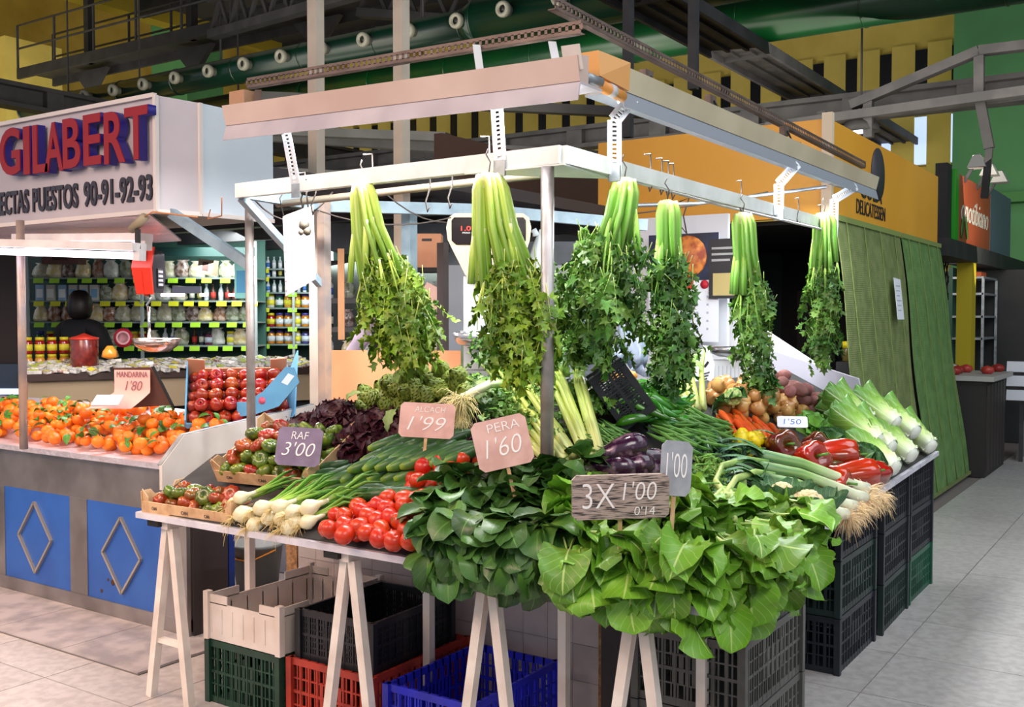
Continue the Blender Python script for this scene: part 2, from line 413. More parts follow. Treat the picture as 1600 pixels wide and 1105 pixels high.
# big walkway seen from below, upper right of centre
t = thing('catwalk', 'wide dark ribbed catwalk seen from below, above the stall roof', 'catwalk', (-4.62, 3.2, 4.6))
MB().bb(0, .6, 0, 15.0, 0, .03).build('deck', M('deck_plate', (62, 58, 58), .6, .2, col2=(44, 42, 42), ns=6), t)
for xx in (0, .2, .4, .6): MB().bb(xx-.02, xx+.02, 0, 15.0, -.07 if xx in (0, .6) else -.03, .05).build('side_channel', grey_steel if xx in (0, .6) else dark_steel, t)
for yy in (1.5, 3.2, 5.5, 8, 10.5, 13): MB().bb(0, .6, yy, yy+.05, -.05, 0).build('cross_bar', dark_steel, t)
for yy in (1.55, 4.1): MB().bb(.0, .07, yy, yy+.07, 0, 3.5).build('hanger_column', grey_steel, t)
girder('long grey girder crossing the hall beneath the yellow slit windows', (-15.5, 13, 4.1), (3, 13, 4.1), .26, .28, grey_steel, nv=14)
t = thing('roof_truss', 'grey sloping roof truss in front of the green wall', 'truss', (-3.6, 12.2, 4.2))
pk = PY(1530, 80, 12.2) - V(t.location); lf = PY(1330, 165, 12.2) - V(t.location); rr_ = PY(1680, 62, 12.2) - V(t.location)
bl = PY(1200, 200, 12.2)-V(t.location); br = PY(1700, 130, 12.2)-V(t.location)
MB().bar(lf, pk, .14, .10).build('top_chord', grey_steel, t); MB().bar(pk, rr_, .14, .10).build('top_chord', grey_steel, t)
MB().bar(bl, br, .22, .10).build('bottom_chord', grey_steel, t)
for px, y0, y1 in ((1530, 84, 155), (1357, 158, 215), (1285, 175, 198), (1640, 66, 140)):
    MB().bar(PY(px, y0, 12.2)-V(t.location), PY(px, y1, 12.2)-V(t.location), .1).build('upright', grey_steel, t)
MB().bar(PY(1532, 160, 12.2)-V(t.location), PY(1546, 232, 12.2)-V(t.location), .1).build('strut', dark_steel, t)
MB().bar(PY(1546, 232, 12.2)-V(t.location), PY(1538, 310, 12.2)-V(t.location), .07).build('strut', dark_steel, t)
# trusses seen through the stall frame, left of centre
for lab, (a, b_) in {'dark lattice truss behind the stall lamp rail, upper of two': (PD(400, 212, 13), PD(1010, 250, 11)), 'dark lattice truss behind the stall lamp rail, lower of two': (PD(395, 268, 12.5), PD(700, 285, 11.5)),
                     'dark truss under the ceiling between the two pale posts': (PD(330, 55, 15), PD(560, -10, 13)), 'dark truss in the ceiling corner above the big duct': (PD(560, 20, 15), PD(900, 45, 14))}.items():
    t = thing('roof_truss', lab, 'truss', a); d = b_-a
    MB().bar((0, 0, 0), d, .15, .12).build('bottom_chord', dark_steel, t)
    MB().bar((0, 0, .5), d+V((0, 0, .5)), .15, .1).build('top_chord', dark_steel, t)
    for k in range(0 if 'lamp rail' in lab else 7):
        MB().bar(d*(k/7), d*((k+.5)/7)+V((0, 0, .5)), .05).build('strut', dark_steel, t)
        MB().bar(d*((k+.5)/7)+V((0, 0, .5)), d*((k+1)/7), .05).build('strut', dark_steel, t)
pale = M('pale_post', (196, 184, 168), .5, col2=(178, 166, 152), ns=3)
for px, lab in ((495, 'tall pale square post rising above the left lamp box'), (628, 'tall pale square post, right of its twin')):
    p = PD(px, 300, 6.3)
    tag(MB().bb(-.036, .036, -.036, .036, -p.z, 6).build('tall_post', pale, loc=p), lab, 'post')
for px, lab in ((981, 'thin steel post rising beside the tan lamp end'), (1083, 'thin steel hanger post right of centre')):
    p = PD(px, 215 if px < 1000 else 140, 8.4)
    tag(MB().bb(-.035, .035, -.035, .035, 0, 3).build('hanger_post', grey_steel, loc=p), lab, 'post')
# spotlights on walkway
t = thing('hall_lamp', 'round dark hanging hall lamp glowing beneath the right girder', 'lamp', PD(1345, 206, 12))
MB().lathe([(.0, .25), (.08, .24), (.2, .08), (.22, 0), (.2, 0)], 16).build('shade', dark_steel, t)
MB().lathe([(.0, -.02), (.14, .0), (.16, .02)], 14).build('bulb', M('lamp_glow', (220, 225, 255), .4, emit=2.2), t)
MB().bar((0, 0, .24), (0, 0, 1.2), .02).build('cord', black_m, t)

# ================================================================== RIGHT: orange delicatessen kiosk
t = thing('kiosk_fascia', 'orange fascia of the delicatessen with dark disc logo', 'fascia', (-2.16, 7.2, 2.33))
MB().bb(-1.85, -.06, .0, .05, 0, .68).build('front_panel', orange_p, t)
MB().bb(-.05, 0, .03, 3.5, 0, .67).build('side_panel', orange_p, t)
MB().bb(-.06, .012, -.02, .03, -.0, .72).build('corner_strip', M('cream_strip', (226, 206, 180), .5), t)
txt_k = M('sign_black', (36, 34, 40), .5)
inst('disc', MB().lathe([(.21, 0), (.21, .008)], 28).mesh('disc', M('disc_grey', (62, 58, 66), .5)), t, mat4=M4((.0, 1.24, .43), R_SIDE, (.95, 1, 1)))
inst('lettering', text_mesh('DELICATESSEN', .84, .11, txt_k), t, mat4=M4((.004, 1.06, .13), R_SIDE))
inst('lettering', text_mesh('GULA', .62, .15, txt_k), t, mat4=M4((.004, 1.06, .28), R_SIDE))
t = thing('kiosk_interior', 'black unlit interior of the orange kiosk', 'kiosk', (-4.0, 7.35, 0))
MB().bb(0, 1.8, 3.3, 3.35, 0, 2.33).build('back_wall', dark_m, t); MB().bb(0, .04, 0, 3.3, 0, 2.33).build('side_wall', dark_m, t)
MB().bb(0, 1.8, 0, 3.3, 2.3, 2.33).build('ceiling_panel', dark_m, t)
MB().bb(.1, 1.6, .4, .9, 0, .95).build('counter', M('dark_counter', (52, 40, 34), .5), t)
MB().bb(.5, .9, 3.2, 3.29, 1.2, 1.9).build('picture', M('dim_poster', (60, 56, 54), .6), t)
# yellow jar + scale seen at kiosk edge
p = PD(1323, 565, 7.55)
t = thing('food_jar', 'yellow topped jar in the dark beside the green blind', 'jar', p)
MB().lathe([(.03, 0), (.034, .01), (.034, .09), (.03, .1)], 12).build('glass', M('jar_dark', (90, 80, 40), .2), t)
MB().lathe([(.033, .1), (.033, .15), (.0, .15)], 12).build('lid', M('yellow_lid', (216, 196, 30), .4), t)
MB().bb(-.05, .05, -.1, .1, -p.z, 0).build('stand', dark_m, t)
# green split-cane blinds
blind_m = M('green_cane', (126, 138, 84), .7, col2=(106, 120, 68), ns=9)
blind_m2 = M('green_cane_right', (110, 146, 82), .65, col2=(94, 130, 70), ns=9)
def blind(label, y0, y1, yb0, yb1, mat):
    t = thing('cane_blind', label, 'blind', (-2.19, y0, 2.33))
    n = 150; m = MB(); H = 2.28
    for i in range(n):
        f = (i+.5)/n; a0 = y0+(yb0-y0)*f; a1 = y1+(yb1-y1)*f
        x = .03+.23*f+.012*sin(f*9)
        m.box((x, (a0+a1)/2-y0, -H*f), (.006, a1-a0, H/n*.93), Matrix.Rotation(-.12, 3, 'Y'))
    o = m.build('cane_slats', mat, t); o['kind'] = 'stuff'
    for k in range(4):
        g = (k+.5)/4
        MB().tube([(.03+.23*f+.017, (y0+(yb0-y0)*f)*(1-g)+(y1+(yb1-y1)*f)*g-y0, -H*f) for f in (0, .25, .5, .75, 1)], .004, 5).build('cord', M('blind_cord', (116, 134, 68), .7), t)
    MB().bar((.03, 0, .0), (.03, y1-y0, .0), .04).build('head_rail', M('blind_rail', (130, 146, 80), .6), t)
    MB().bar((.27, yb0-y0, -H), (.27, yb1-y0, -H), .03).build('bottom_rail', blind_m, t)
    return t
blind('left green split-cane blind with a white notice', 7.30, 9.17, 7.45, 9.25, blind_m)
blind('right green split-cane blind, plain, nearer the aisle end', 9.24, 10.8, 9.42, 11.2, blind_m2)
p = PX(1400, 467, -2.065)
nt = tag(MB().poly([(0, -.1, -.17), (0, .11, -.17), (0, .11, .16), (0, -.1, .17)], (.004, 0, 0)).build('paper_notice', paper_m, loc=p+V((.02, 0, 0)), rot=(0, -.11, 0)), 'white paper notice pinned on the left green blind', 'notice')
nl = M('faint_print', (170, 176, 190), .7)
for k in range(6): MB().bb(.0045, .0055, -.07, .07-.02*(k % 3), .10-.04*k, .108-.04*k).build('print_line', nl, nt)
# striped wood post & white strip right of potatoes
tag(MB().bb(-.03, .03, -.03, .03, 0, 1.42).build('white_post', white_p, loc=(-2.16, 7.1, 0)), 'short white post at the blind edge behind the potato board', 'post')

# ---- far stalls at right
t = thing('stall_sign', 'orange shop sign with green leaf logo and three spotlights', 'sign', (-2.2, 11.75, 2.42))
MB().bb(-.1, 0, .08, 2.2, 0, .76).build('sign_panel', M('red_orange', (168, 74, 46), .4, col2=(156, 68, 42), ns=2), t)
MB().bb(-.14, .02, -.06, .1, -.0, .78).build('green_edge', M('bright_green', (30, 156, 20), .4), t)
MB().bb(-.14, -.02, -.3, -.07, -.0, .82).build('dark_edge', dark_m, t)
inst('lettering', text_mesh('onotibiano', 1.7, .26, M('sign_mint', (206, 206, 190), .5), shear=.2), t, mat4=M4((.006, 1.18, .4), R_SIDE))
for s in (-1, 1):
    inst('leaf_logo', MB().lathe([(.0, 0), (.13, .001), (.13, .006), (0, .006)], 14).mesh('leaf_logo', M('logo_green', (70, 110, 40), .5)), t, mat4=M4((.004, .52+s*.12, .2), R_SIDE @ Matrix.Rotation(s*.5, 3, 'Z'), (.5, 1.1, 1)))
for k in range(3):
    sp = MB().poly([(.05, .35+k*.75, .84), (.24, .35+k*.75, .84), (.18, .35+k*.75, .97), (.11, .35+k*.75, .97)], (0, .22, 0)).build('spotlight', M('spot_white', (170, 170, 166), .4), t)
    MB().bar((0, .5+k*.75, .7), (.16, .5+k*.75, 1.0), .03).build('arm', grey_steel, sp)
tag(MB().bb(-2.3, -2.2, 13.98, 15.6, 2.45, 3.25).build('grey_sign_board', M('slate_board', (92, 108, 124), .5)), 'plain blue-grey board beyond the orange shop sign', 'board')
tag(MB().bb(-2.45, -2.1, 10.9, 17.0, 2.24, 2.42).build('canopy_beam', dark_steel), 'dark canopy beam under the orange sign', 'beam')
# lattice, yellow column, shelves
t = thing('lattice_grille', 'diamond lattice grille over a yellow wall beside the blinds', 'grille', (-2.3, 11.0, 1.3))
MB().bb(-.30, -.28, 0, 1.1, 0, .92).build('backing', M('dim_yellow', (150, 130, 30), .8), t)
for k in range(-7, 9):
    for s in (1, -1):
        y0, z0 = (k*.14, 0) if s > 0 else (k*.14+.92*.75, 0)
        a = V((0, y0, 0)); b_ = V((0, y0+s*.69, .92))
        # clip to the frame
        def clip(a, b_):
            q = []
            for p_, o_ in ((a, b_), (b_, a)):
                y = min(max(p_.y, 0), 1.0)
                if abs(p_.y-o_.y) < 1e-6: return None
                f = (y-o_.y)/(p_.y-o_.y)
                if f <= 0: return None
                q.append(o_+(p_-o_)*min(1, f))
            return q
        q = clip(a, b_)
        if q and (q[0]-q[1]).length > .05: MB().bar(q[0], q[1], .012).build('lattice_bar', black_m, t)
tag(MB().bb(-2.30, -2.14, 12.45, 12.7, 0, 2.24).build('yellow_column', M('yellow_column', (188, 168, 26), .6)), 'bright yellow column behind the far counter', 'column')
t = thing('shelf_unit', 'dim teal shelving of the far closed stall', 'shelves', (-2.55, 13.56, 0))
MB().bb(-.05, 0, 0, 1.0, 0, 2.24).build('back_panel', M('teal_dim', (34, 74, 58), .6), t)
for z in (1.35, 1.62, 1.9, 2.1): MB().bb(0, .35, 0, 1.0, z, z+.025).build('shelf', galv, t)
for y in (0, .97): MB().bb(.33, .36, y, y+.03, .9, 2.1).build('upright', galv, t)
tag(MB().bb(-.05, .05, 0, .35, 0, .06).build('orange_box', M('orange_carton', (226, 110, 60), .6), loc=(-2.30, 13.7, 2.125)), 'small orange box on top of the far teal shelf', 'box')
t = thing('far_counter', 'dark counter with white draped top beyond the blinds', 'counter', (-2.5, 11.2, 0))
MB().bb(0, .72, 0, 1.2, 0, .98).build('body', M('counter_dark', (40, 34, 34), .6), t)
MB().bb(-.02, .8, -.05, 1.22, .98, 1.03).build('top', M('dim_white', (176, 172, 168), .5), t)
for k in range(6): MB().bb(.72, .735, .05+k*.19, .2+k*.19, .05, .94).build('front_slat', M('slat_dark', (52, 44, 42), .6), t)
for k in range(10):
    q = V((-2.3+rnd(0, .5), 11.25+k*.11, 1.03))
    c = random.choice([(150, 40, 36), (180, 60, 50), (60, 66, 60), (190, 190, 186)])
    tag(MB().lathe([(.04, 0), (.07, .03), (.06, .07), (.0, .09)], 8).build('wrapped_cut', M('cut_%d' % (c[0]), c, .35), loc=q), 'small wrapped packet on the far counter', 'packet', 'wrapped packets on the far counter')
tag(MB().box((0, 0, .45), (.04, .5, .95), Matrix.Rotation(.18, 3, 'Y')).build('leaning_board', M('grey_board', (120, 118, 112), .7), loc=(-1.62, 13.1, 0)), 'grey board leaning against the far dark counter', 'board')
tag(MB().bb(-3.4, -.2, 14.6, 14.8, 0, 2.24).build('roller_shutter', M('shutter_dark', (48, 48, 50), .55, col2=(38, 38, 40), ns=2)), 'dark closed shutter at the far right end of the aisle', 'shutter')
p = PD(1597, 590, 11.5)
t = thing('flyer_rack', 'small rack of white leaflets at the right edge', 'rack', (p.x, p.y, 0))
MB().bb(-.02, .02, -.02, .02, 0, 1.1).build('pole', grey_steel, t)
for k in range(3): MB().box((0, -.05, .75+k*.16), (.3, .02, .12), Matrix.Rotation(-.3, 3, 'X')).build('leaflet', paper_m, t)
# ================================================================== LEFT: the neighbouring stall
sign_w = M('sign_white', (188, 180, 186), .35, col2=(176, 168, 174), ns=2)
sign_b = M('sign_bluewhite', (206, 216, 224), .2, col2=(190, 202, 212), ns=1.5)
XC = PY(245, 240, 3.33).x
t = thing('sign_box', 'white lightbox sign with raised red and blue letters', 'sign', (XC, 3.33, 2.16))
MB().poly([(-3.2, 0, 0), (-3.2, 0, .585), (0, 0, .585), (0, 0, 0)], (0, .05, 0)).build('front_panel', sign_w, t)
MB().poly([(-.0, .0, -.0), (.07, .22, -.0), (.07, .22, .575), (0, 0, .585)], (-.03, .01, 0)).build('corner_panel', sign_w, t)
MB().poly([(.07, .22, 0), (.09, .70, .0), (.09, .70, .57), (.07, .22, .575)], (-.03, 0, 0)).build('side_panel', sign_b, t)
MB().bb(-3.2, 0, .05, .68, .55, .57).build('top_panel', sign_w, t)
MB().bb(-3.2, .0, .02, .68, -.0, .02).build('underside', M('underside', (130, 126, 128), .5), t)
for a, b_ in (((-3.2, -.008, .585), (0, -.008, .585)), ((-3.2, -.008, .0), (0, -.008, .0)), ((0, -.005, 0), (0, -.005, .585)), ((.07, .215, 0), (.07, .215, .575)), ((0, 0, .0), (.07, .22, .0)), ((.07, .22, 0), (.09, .7, 0))):
    MB().bar(a, b_, .022).build('edge_trim', M('trim_cream', (214, 204, 200), .4), t)
L_red = M('letter_red', (140, 14, 30), .6); L_blue = M('letter_blue', (44, 38, 130), .35)
bb_ = {'G': (4, 37, 205, 272), 'I': (42, 52, 203, 270), 'L': (56, 80, 200, 267), 'A': (74, 104, 196, 266), 'B': (103, 131, 188, 262), 'E': (135, 163, 182, 257), 'R': (167, 201, 178, 254), 'T': (199, 236, 169, 250)}
for ch, (x0, x1, y0, y1) in bb_.items():
    a = PY(x0, y1, 3.29); c = PY(x1, y0, 3.29); c2 = PY((x0+x1)/2, (y0+y1)/2, 3.29)
    w = c.x-a.x; zt = PY(x1, y0, 3.29).z; zb = PY(x0, y1, 3.29).z
    lt = inst('letter', text_mesh(ch, w*.96, .27, L_blue, ext=.024, off=.018), t, mat4=M4(c2-V(t.location)+V((.012, .0, 0)), R_FRONT), label='blue raised letter with a red face')
    inst('letter_face', text_mesh(ch, w*.96-.004, .266, L_red, ext=.004, off=.018), lt, loc=(0, 0, .026))
for word, x0, x1, y0, y1 in (('LECTAS', -6, 45, 296, 334), ('PUESTOS', 52, 122, 288, 328), ('90-91-92-93', 132, 238, 277, 319)):
    a = PY(x0, y1, 3.325); c = PY(x1, y0, 3.325); m_ = (a+c)/2
    inst('lettering', text_mesh(word, c.x-a.x, .135, M('letter_black', (42, 38, 50), .4), ext=.006, off=.02), t, mat4=M4(V((m_.x, 3.325, 2.285))-V(t.location), R_FRONT))
# roof/underside, foil soffit, tubes
tag(MB().bb(-8.5, -4.5, 3.9, 8.4, 2.42, 2.5).bb(-4.5, -3.9, 4.7, 9.5, 2.42, 2.5).build('stall_roof', M('roof_dark', (66, 62, 64), .6)), 'dark flat roof over the left stall, behind its sign', 'roof')
for k, yy in enumerate((4.5, 5.3, 6.2, 7.1)):
    tag(MB().bb(-8.3, -4.2, yy, yy+.1, 2.30, 2.4).build('roof_beam', grey_steel), 'grey beam under the left stall roof', 'beam', 'beams under the left stall roof')
foil = M('aluminium_foil', (222, 214, 222), .36, .55, bump=.9, bs=26)
tag(MB().poly([(XC-3.2, 3.36, 2.15), (XC-.1, 3.36, 2.15), (XC-.35, 3.75, 2.05), (XC-3.2, 3.75, 2.05)], (0, 0, .01)).build('foil_soffit', foil), 'crumpled foil soffit under the white sign box', 'soffit')
tube_e = M('tube_glow', (252, 236, 250), .4, emit=4.5)
tube_w = M('tube_glow_stall', (244, 246, 255), .4, emit=9)
def lamp_tube(name, label, a, b_, hood=True):
    a, b_ = V(a), V(b_); t = thing(name, label, 'lamp', a); d = b_-a
    MB().tube([(0, 0, 0), d], .018, 10).build('tube', tube_e, t)
    if hood: MB().bar((0, 0, .045), d+V((0, 0, .045)), .1, .04).build('housing', white_p, t)
    for q in (V((0, 0, 0)), d): MB().bar(q-d.normalized()*.02, q+d.normalized()*.02, .05).build('socket', white_p, t)
    return t
lamp_tube('tube_lamp', 'bright pinkish fluorescent tube under the sign, lower of two', PD(-30, 392, 5.6), PD(218, 400, 5.2))
lamp_tube('tube_lamp', 'bright white fluorescent tube under the sign, upper of two', PD(30, 384, 6.0), PD(228, 384, 5.5))
area('left_stall_tube_light', (-5.3, 4.1, 2.02), (-5.3, 4.3, 0), 2.0, .25, 34, (1.0, .93, .96))
area('left_stall_inner_light', (-6.0, 6.5, 2.2), (-6.4, 7.4, 1.2), 3.0, .5, 60, (.92, 1.0, .98))
post_m = M('painted_pipe', (196, 168, 148), .4, .3, col2=(150, 140, 140), ns=5)
p = PD(35, 560, 5.6)
tag(MB().tube([(p.x, p.y, .9), (p.x, p.y, 2.15)], .022, 12).build('stall_post', post_m), 'round pale post at the far left above the mandarins', 'post')
# red hanging scale
p = PY(232, 425, 3.75)
t = thing('hanging_scale', 'red-fronted hanging scale with steel pan', 'scale', p, Matrix.Rotation(rad(28), 3, 'Z'))
red = M('scale_red', (232, 54, 28), .35, coat=.3)
MB().poly([(-.02, 0, .145), (.0, -.05, .145), (.0, -.09, .0), (0, -.06, -.14), (-.0, .0, -.14)], (.001, 0, 0)).build('edge', red, t)
fr = MB().poly([(-.055, -.06, .14), (.06, -.06, .14), (.055, -.09, .02), (.05, -.06, -.13), (-.045, -.06, -.13), (-.06, -.09, .02)], (0, .02, 0)).build('red_face', red, t)
MB().bb(-.045, .025, -.096, -.070, .065, .115).build('display', M('scale_display', (54, 20, 20), .2), fr)
MB().poly([(.05, -.05, .135), (.05, .10, .115), (.05, .12, -.02), (.05, .08, -.12), (.05, -.05, -.12)], (-.1, 0, 0)).build('housing', M('scale_chrome_dark', (84, 80, 88), .2, .7), t)
kp = MB().bb(.05, .056, .0, .07, -.09, .02).build('keypad', black_m, t)
for k in range(4): MB().bb(.0555, .058, .005, .065, -.08+k*.025, -.066+k*.025).build('key_row', grey_card, kp)
MB().tube([(0, 0, .12), (0, 0, .36)], .011, 8).build('hanger', chrome, t)
MB().tube([(0, 0, -.13), (.012, 0, -.16), (-.012, 0, -.19), (0, 0, -.22)], .008, 8).build('hook', chrome, t)
MB().tube([(0, 0, -.2), (0, 0, -.40)], .009, 8).build('pan_rod', chrome, t)
pp = MB().lathe([(.0, -.455), (.07, -.455), (.115, -.425), (.135, -.385), (.139, -.385), (.118, -.43), (.07, -.462), (0, -.462)], 24).build('pan', M('pan_steel', (214, 190, 178), .2, .9), t, loc=(.03, .03, 0))
# clutter under the sign corner : lamp holder, wires
t = thing('cable_bracket', 'dirty bracket with wires under the sign corner', 'bracket', PD(215, 352, 5.2))
MB().tube([(-.05, 0, -.02), (.06, 0, .04)], .022, 10).build('socket', M('dirty_cream', (150, 136, 110), .6), t)
MB().tube([(.06, 0, .04), (.12, 0, .06), (.2, .05, .05), (.34, .1, .03)], .004, 6).build('wire', M('orange_wire', (186, 120, 70), .6), t)
MB().bar((0, 0, -.02), (0, 0, -.12), .02).build('stub', dark_steel, t)

# ---- blue counter
t = thing('market_counter', 'steel counter with blue panels and diamond trims', 'counter', (-4.23, 3.35, 0))
ctr = t
MB().bb(-2.9, 0, .02, .25, .02, .80).build('body', M('counter_inner', (60, 54, 54), .6), t)
MB().bb(-2.9, .0, 0, .03, .62, .845).build('top_band', steel, t)
MB().bb(-2.9, .0, -.01, .03, .0, .085).build('kick_plate', steel, t)
MB().bb(.0, .012, .03, .25, .0, .80).build('side_wall', M('side_brown', (58, 50, 50), .5), t)
xs = [(-1.66, -1.0), (-.84, -.20), (-2.5, -1.82)]
for k, (x0, x1) in enumerate(xs):
    pn = MB().bb(x0, x1, .0, .012, .085, .62).build('blue_panel', blue_pan, t)
    xm = (x0+x1)/2-.01; zm = .35
    q = [V((xm, -.008, zm+.205)), V((xm+.165, -.008, zm)), V((xm, -.008, zm-.205)), V((xm-.165, -.008, zm))]
    for i in range(4): MB().bar(q[i], q[(i+1) % 4], .012, .016, up=(0, 1, 0)).build('diamond_trim', M('trim_metal', (186, 176, 160), .35, .6), pn)
for x0, x1 in ((-1.0, -.84), (-.20, .0), (-1.82, -1.66)): MB().bb(x0, x1, -.004, .02, .085, .62).build('stile', steel, t)
rust = M('rust_chip', (70, 44, 30), .8)
for (x, z, r) in ((-.62, .19, .018), (-.72, .13, .012), (-.5, .2, .008), (-.66, .2, .01), (-.56, .16, .006), (-.22, .19, .012), (-1.38, .2, .006), (-.6, .205, .022)):
    MB().lathe([(r, 0), (r*.8, .001), (0, .0012)], 7, rot=Matrix.Rotation(pi/2, 3, 'X')).build('chip', rust, t, loc=(x, -.0, z))
cb = MB().bb(-.13, .015, -.02, .16, .72, .86).build('corner_bracket', galv, t)
for k in range(4):
    for zz in (.735, .845): MB().box((-.11+k*.035, -.021, zz), (.007, .004, .007)).build('rivet', dark_steel, cb)
MB().bb(-2.9, -.02, -.03, .14, .845, .875).build('foil_lip', foil, t)
# sloping produce tray behind the lip
MB().poly([(-2.9, .12, .86), (-.03, .12, .86), (-.03, .62, 1.075), (-2.9, .62, 1.075)], (0, 0, -.03)).build('tray', foil, t)
# white side board
q = [PX(249, 727, -4.20), PX(284, 680, -4.20), PX(385, 656, -4.20), PX(488, 632, -4.20)]
q += [V((-4.20, q[3].y, .78)), V((-4.20, q[0].y, .78))]
tag(MB().poly(q, (.02, 0, 0)).build('side_board', M('side_board_white', (226, 220, 214), .4, col2=(208, 200, 192), ns=3)), 'white sloping side board between mandarins and raf tomatoes', 'board')
MB_edge = MB()
for i in range(3): MB_edge.bar(q[i], q[i+1], .028, .008)
tag(MB_edge.build('board_edge', galv), 'thin metal edging along the white side board', 'edging')
def SL2(px, py, lift=0):   # mandarin tray plane
    r = ray(px, py); y0, z0, s = 3.47, .86+lift, .43
    tt = (z0-s*y0-CH)/(r.z-s*r.y); return CAM+r*tt

# ---- mandarins
mand_m = M('mandarin_peel', (248, 134, 16), .42, var=.10, col2=(242, 118, 8), ns=9, bump=.25, bs=240, coat=.15)
mand = [MB().lathe([(0, -.028), (.012, -.028), (.026, -.018), (.034, 0), (.027, .018), (.013, .026), (.004, .0255), (0, .023)], 16).mesh('mandarin', mand_m) for _ in range(1)]
leafg = MG('citrus_leaf', [(0, (70, 120, 34)), (1, (60, 128, 40))], .4, var=.35, vein=(150, 190, 90))
def leafmesh(L, Wd, prof, nu=4, nv=8, curl=.3, ruffle=0, rk=5, droop=.6, seed=0, mat=None, stem=0, stem_r=.003, stem_mat=None, name='leaf', fold=0.0):
    rs = random.Random(seed); m = MB(); vs = []; uv = []; ph = rs.uniform(0, 6)
    y = 0; z = 0; a = droop*.35
    for j in range(nv+1):
        v = j/nv; w = Wd*prof(v)
        for i in range(nu+1):
            u = -1+2*i/nu
            r_ = ruffle*Wd*(sin(rk*v*6.28+ph+(1.7 if u > 0 else 0))*abs(u)**1.5 + .5*sin(rk*1.9*v*6.28+ph*2+u*2)*abs(u)**2)
            zz = z + curl*w*u*u - fold*w*(1-abs(u)) + r_
            vs.append((u*w*(1-.12*curl*u*u), y + .15*r_, zz)); uv.append((.5+.5*u, v))
        st = L/nv; y += cos(a)*st; z += sin(a)*st; a -= droop*1.6/nv
    fs = [(j*(nu+1)+i, j*(nu+1)+i+1, (j+1)*(nu+1)+i+1, (j+1)*(nu+1)+i) for j in range(nv) for i in range(nu)]
    m.add(vs, fs, 0, uv, True)
    if stem:
        # petiole running from behind the base into a midrib along the blade
        pts = [(0, -stem, -.2*stem), (0, -stem*.5, -.05*stem), (0, 0, -.001)]
        y = 0; z = 0; a = droop*.35
        for j in range(int(nv*.7)):
            st = L/nv; y += cos(a)*st; z += sin(a)*st; a -= droop*1.6/nv
            pts.append((0, y, z-.001-fold*Wd*prof((j+1)/nv)))
        n = len(pts); m.tube(pts, [stem_r*(1.15-.95*k/(n-1)) for k in range(n)], 5, 1, ell=.6)
    return m.mesh(name, [mat, stem_mat or mat])
oval = lambda v: max(.02, sin(pi*min(1, v*.96+.02))**.75)
cleaf = [leafmesh(.055, .013, oval, 2, 5, .2, 0, 3, 1.0, k, leafg) for k in range(3)]
GR = 'mandarins heaped on the foil tray'
occupied = []
mcount = 0
def heap(area_fn, n, place, sep, tries=4000):
    pts = []
    for _ in range(tries):
        if len(pts) >= n: break
        c = area_fn()
        if all((V(c)-V(q)).length > sep for q in pts): pts.append(c)
    for c in pts: place(c)
    return pts
def mpt(lift):
    def f():
        px = rnd(-22, 345); top = 628 + (18 if px > 250 else 0) + (px-250)*.1*(px > 250)
        bot = 676 + .125*max(px, 0)
        if px > 245: bot = 705-(px-245)*.42
        py = rnd(top, bot)
        return SL2(px, py, lift)
    return f
def put_m(c):
    global mcount
    t = thing('mandarin', 'bright orange mandarin in the heap on the foil tray', 'mandarin', c, group=GR, rot=(rnd(-.6, .6), rnd(-.6, .6), rnd(0, 6)))
    s = rnd(.88, 1.22); inst('peel', mand[0], t, scale=s)
    mcount += 1
    if random.random() < .55:
        for q in range(random.choice((1, 2, 3))):
            a = rnd(0, 6.28); inst('leaf', random.choice(cleaf), t, mat4=M4((0, 0, .024*s), frame((cos(a), sin(a), rnd(.1, .8)), (0, 0, 1)), rnd(1.1, 1.7)))
heap(mpt(.030), 110, put_m, .060)
heap(mpt(.075), 85, put_m, .062)
heap(mpt(.115), 22, put_m, .075)
# mandarin price card on a dark stand
p = PD(204, 606, 5.75)
t = thing('price_card', 'curled pink price card reading MANDARINA', 'price card', p, Matrix.Rotation(YAW-.1, 3, 'Z'))
vs = []; n = 10
for i in range(n+1):
    f = i/n; zz = .10-.21*f; bend = -.16*max(0, f-.55)**1.5*2
    for xx in (-.095, .115): vs.append((xx - .28*max(0, f-.6)*(1 if xx < 0 else .6), bend, zz))
MB().add(vs, [(2*i, 2*i+1, 2*i+3, 2*i+2) for i in range(n)], 0, smooth=True).build('card', M('card_pink_matt', (246, 190, 178), .7), t)
inst('lettering', text_mesh('MANDARINA', .18, .032, M('pencil', (150, 104, 110), .8), ext=.001), t, mat4=M4((.012, -.004, .075), R_FRONT))
inst('lettering', text_mesh("1'80", .10, .055, M('pencil', (150, 104, 110), .8), ext=.001, shear=.3, off=-.01), t, mat4=M4((.02, -.004, .012), R_FRONT))
MB().poly([(-.115, .02, .11), (.12, .02, .115), (.22, .05, -.10), (-.06, .05, -.12)], (0, .02, 0)).build('stand_board', M('stand_brown', (96, 60, 50), .6), t)
MB().bar((-.12, .015, .115), (-.07, .02, -.07), .014).build('stand_edge', black_m, t)
MB().bar((.125, .015, .12), (.23, .04, -.11), .014).build('stand_edge', black_m, t)
tag(MB().box((0, 0, 0), (.15, .10, .01), Matrix.Rotation(.5, 3, 'X')).build('card_flap', M('card_pale', (226, 206, 206), .6), loc=PD(168, 626, 5.6), rot=(0, 0, YAW)), 'pale folded card lying left of the mandarin price card', 'card')

